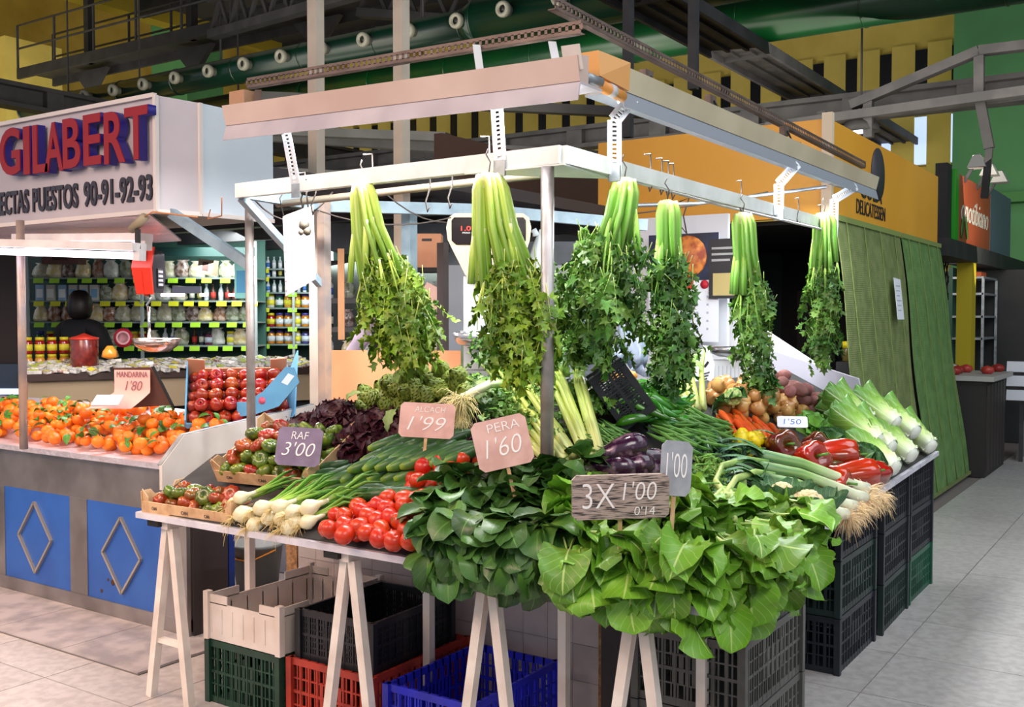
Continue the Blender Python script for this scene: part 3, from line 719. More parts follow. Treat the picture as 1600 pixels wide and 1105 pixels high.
# ---- apples in a tilted blue box
p = PD(372, 628, 5.75)
RB = Matrix.Rotation(YAW+.25, 3, 'Z') @ Matrix.Rotation(rad(40), 3, 'X')
t = thing('fruit_box', 'tilted blue cardboard box full of red apples', 'box', p, RB)
bl_c = M('blue_carton', (96, 160, 200), .6, col2=(84, 148, 190), ns=5); lil = M('carton_white', (206, 226, 236), .6)
w_, l_, h_ = .27, .19, .10
MB().bb(-w_, w_, -l_, l_, -.01, 0).build('base', card_m, t)
lw = MB().poly([(-w_, -l_, 0), (-w_, l_, 0), (-w_, l_+.02, h_+.02), (-w_, -l_, h_*.55)], (-.008, 0, 0)).build('side_panel', bl_c, t)
rw = MB().poly([(w_, -l_, 0), (w_, l_, 0), (w_+.06, l_+.06, h_+.06), (w_+.03, -l_, h_*.8)], (.008, 0, 0)).build('side_panel', bl_c, t)
MB().bb(-w_, w_, l_, l_+.008, 0, h_*.8).build('back_panel', card_m, t)
MB().bb(-w_, w_, -l_-.008, -l_, 0, h_*.35).build('front_panel', bl_c, t)
for s in (-1, 1): MB().poly([(s*w_, l_, h_*.2), (s*(w_-.09), l_-.0, h_*.3), (s*(w_-.09), l_, h_+.05), (s*w_, l_, h_+.06)], (0, -.006, 0)).build('corner_flap', card_m, t)
# big blue end flap on the right with a white label
p2 = PD(430, 612, 5.55)
fl = thing('carton_flap', 'blue carton end panel with white label leaning right of apples', 'carton', p2, Matrix.Rotation(YAW-.15, 3, 'Z'))
MB().poly([(-.13, 0, -.13), (.02, 0, -.08), (.135, 0, .05), (.105, 0, .13), (.06, 0, .135), (-.07, 0, .0), (-.17, 0, -.06), (-.22, 0, -.06), (-.22, 0, -.14)], (0, .01, 0)).build('panel', bl_c, fl)
MB().poly([(.035, -.002, .05), (.07, -.002, .035), (.11, -.002, .085), (.075, -.002, .10)], (0, .002, 0)).build('label_patch', lil, fl)
MB().lathe([(.02, 0), (.02, .002)], 12, rot=Matrix.Rotation(pi/2, 3, 'X')).build('logo_spot', M('logo_pink', (210, 90, 120), .5), fl, loc=(-.075, -.0, -.05))
apple_m = M('apple_skin', (148, 26, 12), .3, var=.15, col2=(190, 84, 36), ns=22, coat=.25, nlo=.45, nhi=.7)
apm = MB().lathe([(0, -.026), (.012, -.032), (.026, -.024), (.036, -.002), (.036, .014), (.026, .028), (.012, .030), (.004, .024), (0, .018)], 18).mesh('apple', apple_m)
stem_m = M('brown_stem', (96, 70, 40), .7)
stm = MB().tube([(0, 0, .018), (.003, 0, .038)], .0018, 5).mesh('stem', stem_m)
Mb = M4(p, RB)
for k in range(2):
    for i in range(7 if k == 0 else 6):
        for j in range(5 if k == 0 else 4):
            c = Mb @ V((-w_+.04+i*.078+k*.038, -l_+.04+j*.077+k*.038, .036+k*.058)) + jit(.004)
            a = thing('apple', 'glossy red apple packed in the tilted blue box', 'apple', c, group='red apples in the blue box', rot=(rnd(-1, 1)+.4, rnd(-1, 1), rnd(0, 6)))
            inst('flesh', apm, a, scale=rnd(.95, 1.08)); inst('stem', stm, a)

# ---- shelves of the left stall (built facing the aisle)
def local(px0, py0, d): 
    p = PD(px0, py0, d); return p
sh_goods = 'dry goods on the left stall shelves'
clear = M('cellophane', (214, 220, 214), .12, .0, col2=(120, 124, 96), ns=22, bump=1.0, bs=34, coat=.7, var=.25, nlo=.35, nhi=.65)
tag_g = M('green_price_tag', (164, 214, 48), .5); tag_y = M('yellow_price_tag', (214, 214, 40), .5)
def shelfbay(label, px0, px1, d, ys, yl):
    a = PD(px0, 500, d); b_ = PD(px1, 500, d); w = (b_-a).length
    t = thing('shelf_unit', label, 'shelves', (a.x, a.y, 0), Matrix.Rotation(YAW, 3, 'Z'))
    MB().bb(0, w, .36, .39, 0, 2.35).build('back_panel', M('shelf_back', (52, 92, 82), .6), t)
    zs = []
    for y in ys:
        z = CH-(y-497)/FPX*d; zs.append(z)
        MB().bb(0, w, 0, .36, z-.015, z).build('shelf', M('shelf_grey', (120, 134, 130), .5), t)
    for x in (0, w/2, w): MB().bb(x-.012, x+.012, -.01, .012, .9, 2.35).build('upright', M('shelf_upright', (176, 186, 186), .4, .3), t)
    return t, w, zs
def shp(t, x, y, z): return t.matrix_world @ V((x, y, z)) if False else V(t.location) + RC @ V((x, y, z))
bagm = []
for k in range(5):
    rs = random.Random(k); prof = [(.0, 0), (.05, .004), (.062, .03), (.058, .07), (.05, .10), (.03, .125), (.045, .14), (0, .141)]
    m = MB().lathe([(r*rs.uniform(.9, 1.1), z) for r, z in prof], 9, lobes=5, lob=.18)
    m.v = [(x+rs.uniform(-.005, .005), y*.55+rs.uniform(-.005, .005), z) for x, y, z in m.v]; bagm.append(m)
bag_cols = [(186, 180, 140), (150, 96, 60), (196, 200, 186), (120, 128, 90), (96, 66, 50), (214, 190, 120)]
bag_me = []
for k in range(10):
    c = bag_cols[k % 6]
    bag_me.append(bagm[k % 5].mesh('bag', M('bagged_%d' % (k % 6), c, .22, col2=tuple(min(255, int(x*.5+118)) for x in c), ns=26, bump=1, bs=30, coat=.6, nlo=.4, nhi=.55)))
def tagmesh(m): return MB().bb(-.045, .045, -.004, 0, -.022, .022).mesh('price_tag', m)
tg, ty = tagmesh(tag_g), tagmesh(tag_y)
jar_cols = [(150, 20, 24), (190, 120, 30), (60, 60, 120), (200, 200, 190), (40, 90, 60), (90, 30, 60), (210, 150, 60)]
jar_me = []
for k, c in enumerate(jar_cols):
    jar_me.append((MB().lathe([(.0, 0), (.03, 0), (.032, .01), (.032, .075), (.026, .088)], 10).mesh('jar_body', M('jar_%d' % k, c, .15, coat=.5)),
                   MB().lathe([(.028, .088), (.028, .108), (0, .108)], 10).mesh('lid', M('jar_lid_%d' % (k % 3), [(214, 200, 40), (70, 60, 140), (30, 30, 30)][k % 3], .35)),
                   MB().lathe([(.0325, .02), (.0325, .062)], 10).mesh('label_band', M('jar_label_%d' % (k % 3), [(226, 216, 60), (220, 226, 230), (196, 206, 216)][k % 3], .5))))
bot_me = [(MB().lathe([(0, 0), (.026, 0), (.028, .01), (.028, .11), (.012, .14), (.012, .165), (.015, .166), (.015, .18), (0, .18)], 10).mesh('bottle_body', M('bot_%d' % k, c, .2)),
           MB().lathe([(.0285, .03), (.0285, .09)], 10).mesh('label_band', M('bot_label_%d' % k, l, .5))) for k, (c, l) in enumerate([((206, 214, 222), (60, 110, 190)), ((40, 46, 60), (220, 220, 200)), ((190, 200, 206), (230, 230, 235)), ((60, 70, 40), (190, 180, 90)), ((70, 40, 30), (200, 60, 50))])]
carton_me = [MB().bb(-.04, .04, -.02, .02, 0, .15).bb(-.03, .03, -.0215, -.02, .03, .11, 1).mesh('carton_body', [M('ct_%d' % k, c, .5), M('ctl_%d' % k, l, .5)]) for k, (c, l) in enumerate([((200, 196, 190), (120, 170, 206)), ((196, 190, 176), (226, 226, 220)), ((150, 180, 210), (236, 236, 236))])]
def good(kind, k, loc, sc, where):
    if kind == 'bag':
        inst('food_bag', bag_me[k % 10], loc=loc, rot=(rnd(-.1, .1), rnd(-.1, .1), YAW+rnd(-.3, .3)), scale=(sc*rnd(.9, 1.2), sc, sc*rnd(.85, 1.1)), label='clear food bag '+where, category='bag', group='clear food bags '+where)
    elif kind == 'jar':
        j = jar_me[k % 7]; t = thing('food_jar', 'jar '+where, 'jar', loc, (0, 0, YAW), 'preserve jars '+where)
        t.scale = (sc,)*3; inst('jar_body', j[0], t); inst('lid', j[1], t); inst('label_band', j[2], t)
    elif kind == 'bottle':
        j = bot_me[k % 5]; t = thing('bottle', 'small bottle '+where, 'bottle', loc, (0, 0, YAW), 'bottles '+where)
        t.scale = (sc,)*3; inst('bottle_body', j[0], t); inst('label_band', j[1], t)
    else:
        inst('carton', carton_me[k % 3], loc=loc, rot=(0, 0, YAW), scale=sc, label='printed food carton '+where, category='carton', group='cartons '+where)
t1, w1, z1 = shelfbay('long grocery shelves inside the left stall, left bay', 44, 400, 9.2, [434, 470, 503, 540], None)
rows = ['on the top shelf of the left bay', 'on the second shelf of the left bay', 'on the third shelf of the left bay', 'on the bottom shelf of the left bay']
for r_, z in enumerate(z1):
    x = .06
    while x < w1-.05:
        if r_ == 0: kd, st = 'bag', .13
        elif r_ == 1: kd, st = ('carton', .1) if x < .62 else (('bag', .13) if x < 1.35 else ('bottle', .065))
        elif r_ == 2: kd, st = 'bag', .125
        else: kd, st = ('jar', .08) if x < .4 else random.choice([('bag', .12), ('jar', .08), ('bottle', .07)])
        good(kd, random.randrange(70), shp(t1, x, .1+rnd(0, .04), z), {'bag': 1.12, 'carton': .95, 'jar': 1.15, 'bottle': .85}[kd], rows[r_])
        x += st
    x = .1
    while x < w1:
        inst('price_tag', ty if (r_ == 1) else tg, t1, loc=(x, -.005, z-.03), rot=(-.2, 0, 0)); x += rnd(.125, .17)
MB().bb(0, w1, -.02, .0, 2.17, 2.25).build('dark_band', M('teal_band', (20, 60, 56), .5), t1)
t2, w2, z2 = shelfbay('grocery shelves with bottles inside the left stall, right bay', 398, 520, 10.0, [420, 433, 457, 481, 511, 538], None)
for r_, z in enumerate(z2):
    x = .05; wh = 'in the right bay, shelf row %s' % ['one', 'two', 'three', 'four', 'five', 'six'][r_]
    wh = ['on the top shelf of the right bay', 'on the second shelf of the right bay', 'on the third shelf of the right bay', 'on the fourth shelf of the right bay', 'on the fifth shelf of the right bay', 'on the lowest shelf of the right bay'][r_]
    while x < w2-.04:
        kd = 'bottle' if r_ in (1, 2, 0) else 'jar'
        good(kd, random.randrange(70) if r_ > 2 else random.choice((0, 2, 3)), shp(t2, x, .1, z), {'bottle': .66, 'jar': 1.25}[kd], wh); x += {'bottle': .06, 'jar': .085}[kd]
    for k in range(3): inst('price_tag', random.choice((tg, ty)), t2, loc=(.1+k*.27, -.005, z-.025), rot=(-.2, 0, 0))
# front display counter with packets
a = PD(44, 584, 7.2); b_ = PD(512, 562, 8.4); d = (b_-a); d.z = 0; w3 = d.length; RC3 = frame(V((-d.y, d.x, 0)), (0, 0, 1))
t3 = thing('display_counter', 'dark topped low counter covered with small packets', 'counter', (a.x, a.y, 0), RC3)
MB().bb(0, w3, 0, .7, 1.17, 1.22).build('counter_top', M('counter_brown', (52, 36, 30), .4), t3)
MB().bb(0, w3, .03, .7, .95, 1.17).build('front_band', M('beige_band', (150, 132, 104), .6), t3)
MB().bb(0, w3, .1, .7, 0, .95).build('body', dark_m, t3)
pk = [MB().box((0, 0, .012), (.085, .06, .02)).box((0, 0, .024), (.05, .035, .002), None, 1).mesh('packet', [M('pk_%d' % k, c, .2, col2=(214, 214, 206), ns=40, bump=.9, bs=40, coat=.5), M('pkl_%d' % k, l, .5)]) for k, (c, l) in enumerate([((150, 130, 90), (220, 214, 60)), ((110, 116, 80), (230, 230, 226)), ((140, 70, 50), (214, 206, 80)), ((190, 186, 176), (190, 210, 70)), ((90, 60, 50), (220, 220, 214))])]
for i in range(34):
    for j in range(5):
        x = .05+i*(w3-.1)/34+rnd(-.015, .015)
        q = V(t3.location)+RC3 @ V((x, .05+j*.09+rnd(-.02, .02), 1.222+j*.012))
        inst('snack_packet', random.choice(pk), loc=q, rot=(rnd(-.3, .3), rnd(-.3, .3), rnd(-.8, .8)+YAW), scale=rnd(.9, 1.25), label='small wrapped snack packet spread on the left stall counter', category='packet', group='small packets on the left stall counter')
for i in range(5):
    for j in range(2):
        q = V(t3.location)+RC3 @ V((.06+i*.085, .5, 1.222+j*.128)); good('jar', 0 if j else 6, q, 1.15, 'stacked at the left end of the packet counter')
p = PD(132, 560, 7.6)
t = thing('candy_drum', 'clear tall drum of dark red sweets with red lid', 'drum', (p.x, p.y, 1.222))
MB().lathe([(0, 0), (.095, 0), (.1, .01), (.1, .24), (.095, .25)], 24).build('drum_body', M('red_sweets', (130, 40, 30), .25, col2=(96, 26, 22), ns=20, coat=.6), t)
MB().lathe([(.104, .235), (.104, .25), (.06, .262), (0, .285)], 20).build('lid', M('red_lid', (206, 60, 44), .35), t)
p = PD(193, 528, 8.0)
tag(MB().lathe([(.075, 0), (.075, .01), (0, .0105)], 24, rot=Matrix.Rotation(pi/2, 3, 'X')).lathe([(.055, .0106), (.055, .013), (.04, .013), (.04, .0106)], 24, 1, rot=Matrix.Rotation(pi/2, 3, 'X')).build('round_sign', [M('crimson', (170, 30, 50), .5), M('crimson_pale', (230, 170, 176), .5)], loc=p, rot=(0, 0, YAW)), 'small round crimson sign standing on the packet counter', 'sign')
p = PD(172, 562, 7.4)
tag(MB().lathe([(.0, 0), (.06, .02), (.05, .06), (.02, .1), (0, .1)], 9, lobes=4, lob=.3).build('orange_bag', M('orange_bag', (236, 150, 50), .3, coat=.5), loc=p), 'small orange sweet bag in front of the drum', 'bag')
# cardboard boxes and posters hung above the shelves
for px, py, w, h, lab, c in ((100, 402, .32, .12, 'brown carton lying on top of the left shelves', (120, 84, 80)), (325, 418, .13, .13, 'tilted brown box with a dark picture above the shelves', (150, 130, 110))):
    tag(MB().bb(-w/2, w/2, -.08, .08, -h/2, h/2).bb(-w/5, w/5, -.083, -.08, -h/4, h/3, 1).build('carton', [M('c_%d' % px, c, .6), M('c2_%d' % px, (70, 40, 34), .6)], loc=PD(px, py, 8.9), rot=(0, 0 if px < 200 else .12, YAW)), lab, 'carton')
tag(MB().bb(-.07, .07, -.01, .01, -.14, .14).bb(-.055, .055, -.012, -.01, -.10, .06, 1).build('hanging_poster', [M('cyan_paper', (130, 206, 196), .5), M('cyan_print', (60, 150, 190), .5)], loc=PD(382, 436, 7.4), rot=(0, 0, YAW)), 'cyan hanging poster beside the steel post', 'poster')
tag(MB().bb(-.12, .12, -.01, .01, -.03, .03).build('shelf_sign', M('lilac_paper', (176, 180, 206), .5), loc=PD(292, 453, 8.7), rot=(0, 0, YAW)), 'pale lilac strip sign hung among the shelves', 'sign')
for px, w in ((270, .2), (318, .06), (368, .12)):
    tag(MB().tube([(-w/2, 0, 0), (w/2, 0, 0)], .012, 8).build('tube_reflection', tube_e, loc=PD(px, 461, 8.75), rot=(0, 0, YAW)), 'short glowing bar, reflection of a tube among the shelves', 'lamp', 'tube reflections among the shelves')  # reflections of the tubes, put in as glowing bars
for px, lab in ((18, 'dark side wall at the far left of the neighbouring stall'),):
    tag(MB().bb(-.9, .08, 0, .06, 0, 2.4).build('side_partition', M('brown_wall', (48, 38, 36), .7), loc=(PD(px, 500, 8.2).x, PD(px, 500, 8.2).y, 0), rot=(0, 0, YAW)), lab, 'partition')
p = PD(2, 590, 7.5)
t = thing('glass_cabinet', 'small glass fronted cabinet at the far left edge', 'cabinet', (p.x, p.y, .8), (0, 0, YAW))
MB().bb(-.25, .18, 0, .3, -.8, .48).build('body', M('cabinet_blue_dark', (44, 54, 70), .2), t)
MB().bb(-.25, .18, -.012, 0, .26, .30).build('glow_strip', M('strip_glow', (190, 210, 250), .4, emit=2), t)
for x in (-.25, .18): MB().bar((x, -.01, 0), (x, -.01, .42), .02).build('frame_bar', galv, t)
struct(MB().bb(-7.5, 7.5, .0, .1, 0, 2.42).build('wall_left_stall', M('teal_wall', (40, 58, 54), .7), loc=(PD(250, 500, 10.9).x, PD(250, 500, 10.9).y, 0), rot=(0, 0, YAW)))

# ---- person among the shelves (back turned) and a second one behind the post
def skin_body(name, verts, edges, radii, mat, parent, lv=2):
    me = bpy.data.meshes.new(name); me.from_pydata([V(v) for v in verts], edges, [])
    o = bpy.data.objects.new(name, me); COL.objects.link(o)
    sk = o.modifiers.new('s', 'SKIN')
    for i, r in enumerate(radii):
        me.skin_vertices[0].data[i].radius = r if isinstance(r, tuple) else (r, r)
    me.skin_vertices[0].data[0].use_root = True
    sb = o.modifiers.new('b', 'SUBSURF'); sb.levels = lv; sb.render_levels = lv
    dg = bpy.context.evaluated_depsgraph_get(); m2 = bpy.data.meshes.new_from_object(o.evaluated_get(dg))
    bpy.data.objects.remove(o)
    for pl in m2.polygons: pl.use_smooth = True
    m2.materials.clear(); m2.materials.append(mat); return inst(name, m2, parent)
def person(label, loc, rotz, cloth, hairc, skin, lean=0.0, arms=True):
    t = thing('person', label, 'person', loc, (0, 0, rotz))
    # faces +Y ; pelvis root; torso, arms, legs in one surface
    v = [(0, 0, .92), (0, .02+lean*.3, 1.12), (0, .03+lean*.7, 1.32), (0, .02+lean, 1.42), (.17, .03+lean, 1.39), (-.17, .03+lean, 1.39),
         (.25, .08+lean, 1.14), (-.25, .08+lean, 1.14), (.17, .3+lean, 1.05), (-.17, .3+lean, 1.05), (.09, 0, .88), (-.09, 0, .88), (.10, .02, .48), (-.10, .02, .48), (.10, -.01, .08), (-.10, -.01, .08), (.10, .12, .04), (-.10, .12, .04)]
    e = [(0, 1), (1, 2), (2, 3), (3, 4), (3, 5), (4, 6), (5, 7), (6, 8), (7, 9), (0, 10), (0, 11), (10, 12), (11, 13), (12, 14), (13, 15), (14, 16), (15, 17)]
    r = [(.16, .11), (.15, .1), (.17, .11), (.09, .08), .075, .075, .055, .055, .04, .04, .09, .09, .065, .065, .045, .045, .035, .035]
    skin_body('body', v, e, r, cloth, t)
    hx = V((0, .05+lean*1.15, 1.58))
    skin_body('head', [(0, lean+.03, 1.44), tuple(hx+V((0, 0, -.04))), tuple(hx+V((0, .01, .03)))], [(0, 1), (1, 2)], [.05, .085, .08], skin, t)
    h = MB().lathe([(0, .125), (.05, .115), (.088, .07), (.10, .01), (.098, -.05), (.08, -.10), (.05, -.12)], 18, 0, hx+V((0, -.03, .01)))
    hr = h.build('hair', hairc, t)
    MB().box(hx+V((0, .098, -.01)), (.02, .03, .035)).build('nose', skin, t)
    for s in (-1, 1): MB().lathe([(0, -.02), (.012, 0), (0, .02)], 6, 0, hx+V((s*.087, .02, -.01))).build('ear', skin, t)
    MB().tube([hx+V((-.06, -.05, -.145)), hx+V((0, -.09, -.15)), hx+V((.06, -.05, -.145))], .012, 6).build('collar', paper_m, t)
    for s in (-1, 1):
        b_ = V((s*.17, .34+lean, 1.04)); m = MB().box(b_, (.07, .08, .03))
        for k in range(4): m.tube([b_+V((-.027+k*.018, .03, 0)), b_+V((-.027+k*.018, .07, 0)), b_+V((-.027+k*.018, .09-.004*k, -.02))], .009, 6)
        m.tube([b_+V((-s*.03, -.01, 0)), b_+V((-s*.05, .02, 0)), b_+V((-s*.05, .05, -.01))], .01, 6)
        m.build('hand', skin, t)
    return t
skinm = M('skin', (206, 150, 122), .5)
p = PD(115, 484, 8.35)
person('person in black seen from behind reaching to the shelves', (p.x, p.y, p.z-1.55), YAW-.25, M('black_cloth', (24, 24, 28), .8), M('dark_hair', (26, 18, 18), .45), skinm, .05)
# ================================================================== OUR STALL : frame, lamps, tables
# side table tops
def tabletop(label, pts, z0, z1):
    return tag(MB().poly([(x, y, z0) for x, y in pts], (0, 0, z1-z0)).build('table_top', table_m), label, 'table top')
XL = -3.73
tabletop('long white board table top along the stall front', [(XL, TY), (-1.15, TY), (TXE(3.5), 3.5), (XL, 3.5)], .773, .798)
tabletop('white board table top along the aisle side', [(TXE(3.505), 3.505), (TXE(6.68), 6.68), (-2.15, 6.68), (-2.15, 3.505)], .773, .798)
# tilted display boards that carry the produce
bm_ = M('display_board', (58, 56, 54), .8, col2=(44, 42, 40), ns=6)
MBd = MB().poly([(XL+.02, TY+.04, TZ), (XL+.02, 3.75, TZ+SL*1.02), (XL+.02, 3.75, TZ)], (0, 0, 0.0001))
hipx = TXE(3.7)-1.0
b = MB(); z = lambda x, y: ZS(x, y)-.006
P_ = lambda x, y: (x, y, z(x, y))
vs = [P_(XL+.02, TY+.02), P_(TXE(TY)-.02, TY+.02), P_(-2.2, 3.69), P_(-3.05, 3.69), P_(-3.3, 3.22), P_(XL+.02, 3.1)]
b.poly([(v[0], v[1], .80) for v in vs], (0, 0, .0001)); n_ = len(b.v); b.v[n_-6:] = vs
tag(b.build('front_display_board', bm_), 'tilted grey board under the front vegetables', 'board')
b = MB()
vs = [P_(TXE(TY)-.03, TY+.03), P_(TXE(6.66)-.02, 6.66), P_(-2.25, 6.66), P_(-2.21, 3.70)]
vs2 = [(v[0], v[1], .80) for v in vs]
b.add(vs+vs2, [(0, 1, 2, 3), (4, 7, 6, 5), (0, 4, 5, 1), (1, 5, 6, 2), (2, 6, 7, 3), (3, 7, 4, 0)])
tag(b.build('side_display_board', bm_), 'tilted grey board under the aisle side vegetables', 'board')
# trestles
caps = black_m
def trestle(label, x, xr, yr):
    t = thing('trestle', label, 'trestle', (x, TY+.06, 0))
    MB().bb(-.02, .02, -.03, .62, .735, .772).build('top_bar', trestle_m, t)
    MB().bb(-.085, -.015, -.05, -.03, .745, .772).build('end_cap', caps, t)
    for s in (-1, 1):
        MB().bar((s*.018, 0, .735), (s*.125, -.01, .0), .034, .034, up=(0, 1, 0)).build('leg', trestle_m, t)
    MB().bar((-.085+.03*(x > -3), 0, .25-.12*(x > -3)), (.085, 0, .25-.12*(x > -3)), .03, .02).build('cross_bar', trestle_m, t)
    MB().bb(xr-x-.017, xr-x+.017, yr-TY-.06-.017, yr-TY-.06+.017, 0, .74).build('leg', trestle_m, t)
trestle('white trestle at the left end of the front table', -3.58, -3.60, 3.2)
trestle('white trestle in front of the black and red crates', -2.56, -2.53, 3.17)
trestle('white trestle in front of the blue crate', -1.94, -1.92, 3.2)
trestle('white trestle under the chard at the table corner', -1.39, -1.40, 3.26)
# tiled low wall behind the trestles
tw = struct(MB().bb(-3.66, -1.97, 3.56, 3.66, 0, .76).build('wall_front', M('mortar', (150, 136, 130), .8)))
wt = M('white_wall_tile', (206, 194, 190), .3, col2=(190, 176, 172), ns=5, var=.05)
tme = MB().bb(.001, .119, -.008, 0, .001, .149).mesh('tile', wt)
for i in range(14):
    for j in range(5): inst('tile', tme, tw, loc=(-3.65+i*.12, 3.56, j*.15))
MB().poly([(-3.74, 3.55, 0), (-3.66, 3.55, 0), (-3.65, 3.55, .2), (-3.66, 3.55, .5), (-3.65, 3.55, .76), (-3.75, 3.55, .76), (-3.73, 3.55, .4)], (0, .1, 0)).build('broken_edge', M('broken_brick', (196, 150, 104), .9, col2=(150, 108, 74), ns=40, bump=1, bs=50), tw)
MB().poly([(-1.97, 3.55, 0), (-1.93, 3.55, 0), (-1.94, 3.55, .2), (-1.92, 3.55, .35), (-1.95, 3.55, .5), (-1.97, 3.55, .5)], (0, .1, 0)).build('broken_edge', MATS['broken_brick'], tw)
struct(MB().bb(-1.93, -1.70, 3.5, 6.4, 0, .765).build('wall_front_side', M('wall_side_shaded', (70, 64, 62), .7)))  # side face of the low wall, its shadow put into the dark colour
struct(MB().bb(-3.74, -3.70, 3.60, 6.4, 0, .765).build('wall_inner', dark_m))
# bucket and litter behind the left end
p = PD(398, 880, 5.6)
t = thing('bucket', 'white plastic bucket in the dark behind the table', 'bucket', (-4.66, 4.2, .0))
MB().lathe([(0, 0), (.12, 0), (.15, .26), (.158, .26), (.158, .28), (.145, .28), (.115, .01), (0, .01)], 22).build('pail', M('bucket_white', (140, 140, 136), .5), t)
MB().tube([(-.155, 0, .25), (-.1, -.14, .2), (.1, -.15, .2), (.155, 0, .25)], .005, 6).build('handle', M('handle_orange', (230, 140, 40), .5), t)
tag(MB().bb(-.2, .2, -.2, .2, 0, .42).build('grey_box', grey_card, loc=(-4.95, 4.75, 0)), 'grey box in the dark gap behind the bucket', 'box')
tag(MB().bb(-.03, .03, 0, .04, 0, .78).build('blue_panel_board', M('deep_blue', (30, 50, 120), .5), loc=(-4.31, 3.66, 0)), 'deep blue board in the gap behind the raf tomatoes', 'board')

# frame
BZ = 2.205
fr = thing('stall_gantry', 'white painted steel beam frame above the vegetables', 'frame', (0, 0, 0))
beam_m = M('beam_white', (242, 244, 240), .35, col2=(224, 228, 222), ns=5)
c1 = V((-3.70, 3.24, BZ)); c2 = V((-1.915, 3.17, BZ)); c3 = V((-1.96, 6.55, BZ))
MB().bar(c1, c2, .04, .065).build('front_beam', beam_m, fr)
MB().bar(c2, c3, .04, .065).build('side_beam', beam_m, fr)
MB().poly([c2+V((.02, -.02, -.034)), c2+V((-.42, -.02, -.034)), c2+V((-.02, .40, -.034))], (0, 0, -.006)).build('corner_gusset', beam_m, fr)
MB().bar(c1, c1+V((.02, .56, -.02)), .04, .06).build('left_beam', bluegrey, fr)
q = PD(745, 328, 5.4); q2 = PD(1010, 352, 5.6)
MB().bar(c1+V((.02, .56, -.02)), q, .04, .06).build('rear_beam', bluegrey, fr)
MB().bar(q, q2, .04, .06).build('rear_beam', bluegrey, fr)
MB().bar(c1+V((0, .02, -.03)), c1+V((.03, .5, -.42)), .04, .03).build('brace', bluegrey, fr)
MB().tube([(-3.72, 3.5, 2.17), (-2.0, 3.45, 2.19)], .017, 10).build('cross_pipe', M('dull_pipe', (150, 140, 122), .4, .5), fr)
MB().tube([c2+V((.0, .35, -.03)), PD(1130, 322, 5.0), PD(1282, 358, 6.0)], .007, 6).build('white_rod', white_p, fr)
MB().tube([PD(960, 322, 5.6), PD(1090, 318, 5.9), PD(1290, 292, 6.6)], .011, 6).build('rear_pipe', galv, fr)
# posts
post2 = M('pole_grey', (170, 166, 166), .4, .45, col2=(140, 130, 124), ns=7)
def post(label, x, y, z0, z1, r=.022, m=post2, sq=False):
    o = (MB().bb(-r, r, -r, r, 0, z1-z0) if sq else MB().tube([(0, 0, 0), (0, 0, z1-z0)], r, 14)).build('stall_post', m, loc=(x, y, z0)); return tag(o, label, 'post')
p = PD(855, 500, 3.72); post('round steel pole at the stall corner between the celery', p.x, p.y, .80, BZ-.04, .0245)
p = PX(391, 500, -3.78); post('steel pole rising behind the raf tomato box', p.x, p.y, .80, 2.16, .021)
p = PD(507, 500, 5.15); post('steel post lit orange, right of the hanging white sheet', p.x, p.y, .0, 2.2, .024, post_m, True)
p = PD(640, 500, 5.45); post('square post behind the first hanging celery', p.x, p.y, .0, 2.2, .03, bluegrey, True)
p = PD(692, 500, 5.9); post('dark post left of the big beige scale', p.x, p.y, .0, 2.05, .024, M('dark_brown_post', (70, 56, 52), .5), True)
t = thing('diagonal_brace', 'pale blue diagonal brace under the neighbouring sign', 'brace', PD(268, 333, 5.25))
MB().bar((0, 0, 0), PD(391, 415, 5.0)-V(t.location), .035, .05).build('brace_bar', bluegrey, t)
MB().tube([(.3, 0, 0), (.4, -.1, -.06), (.5, -.1, -.05), (.62, -.2, .02)], .003, 6).build('wire', MATS['orange_wire'], t)
# lamp boxes
lampw = M('lamp_enamel', (204, 182, 172), .45, col2=(190, 166, 156), ns=2)
lampc = M('lamp_enamel_cream', (206, 194, 166), .45, col2=(190, 178, 150), ns=2)
lip = M('lamp_lip', (196, 188, 194), .4, col2=(176, 168, 176), ns=3); lipg = M('lamp_lip_grey', (150, 156, 166), .4)
def lamp_box(label, a, b_, out, m1, m2, caps=None):
    """a,b = ends of the lower outer edge; out = direction facing the buyer"""
    a, b_ = V(a), V(b_); out = V(out); t = thing('lamp_box', label, 'lamp', a); d = b_-a
    o0 = V((0, 0, 0))
    MB().poly([out*.0+V((0, 0, .055)), out*.02+V((0, 0, .14)), -out*.06+V((0, 0, .155)), -out*.06+V((0, 0, .055))], d).build('housing', m1, t)
    MB().poly([out*.016+V((0, 0, -.012)), out*.0+V((0, 0, .05)), -out*.006+V((0, 0, .05)), out*.010+V((0, 0, -.012))], d).build('reflector_lip', m2, t)
    MB().poly([-out*.005+V((0, 0, .046)), -out*.005+V((0, 0, .055)), -out*.16+V((0, 0, .055)), -out*.16+V((0, 0, .046))], d).build('reflector', m2, t)
    MB().tube([d*.02-out*.045+V((0, 0, .030)), d*.98-out*.045+V((0, 0, .030))], .012, 10).build('tube', tube_w, t)
    return t
lb = lamp_box('long pinkish white fluorescent lamp box over the front', (-3.62, 3.10, 2.42), (-1.80, 3.10, 2.385), (0, -1, 0), lampw, lip)
MB().poly([V((1.76, .002, .056)), V((1.835, .002, .058)), V((1.83, -.018, .142)), V((1.76, -.0235, .142))], (0, -.004, 0)).build('end_tape', M('tape_grey', (196, 186, 180), .5), lb)
rb = lamp_box('long cream fluorescent lamp box over the aisle side', (-1.85, 3.50, 2.435), (-1.85, 7.2, 2.435), (1, 0, 0), lampc, lipg)
MB().poly([V((.03, -.22, .06)), V((.035, -.002, .045)), V((.04, 0, .15)), V((-.0, -.18, .165))], (-.08, 0, 0)).build('cardboard_end', M('tan_tape', (214, 156, 92), .6), rb)
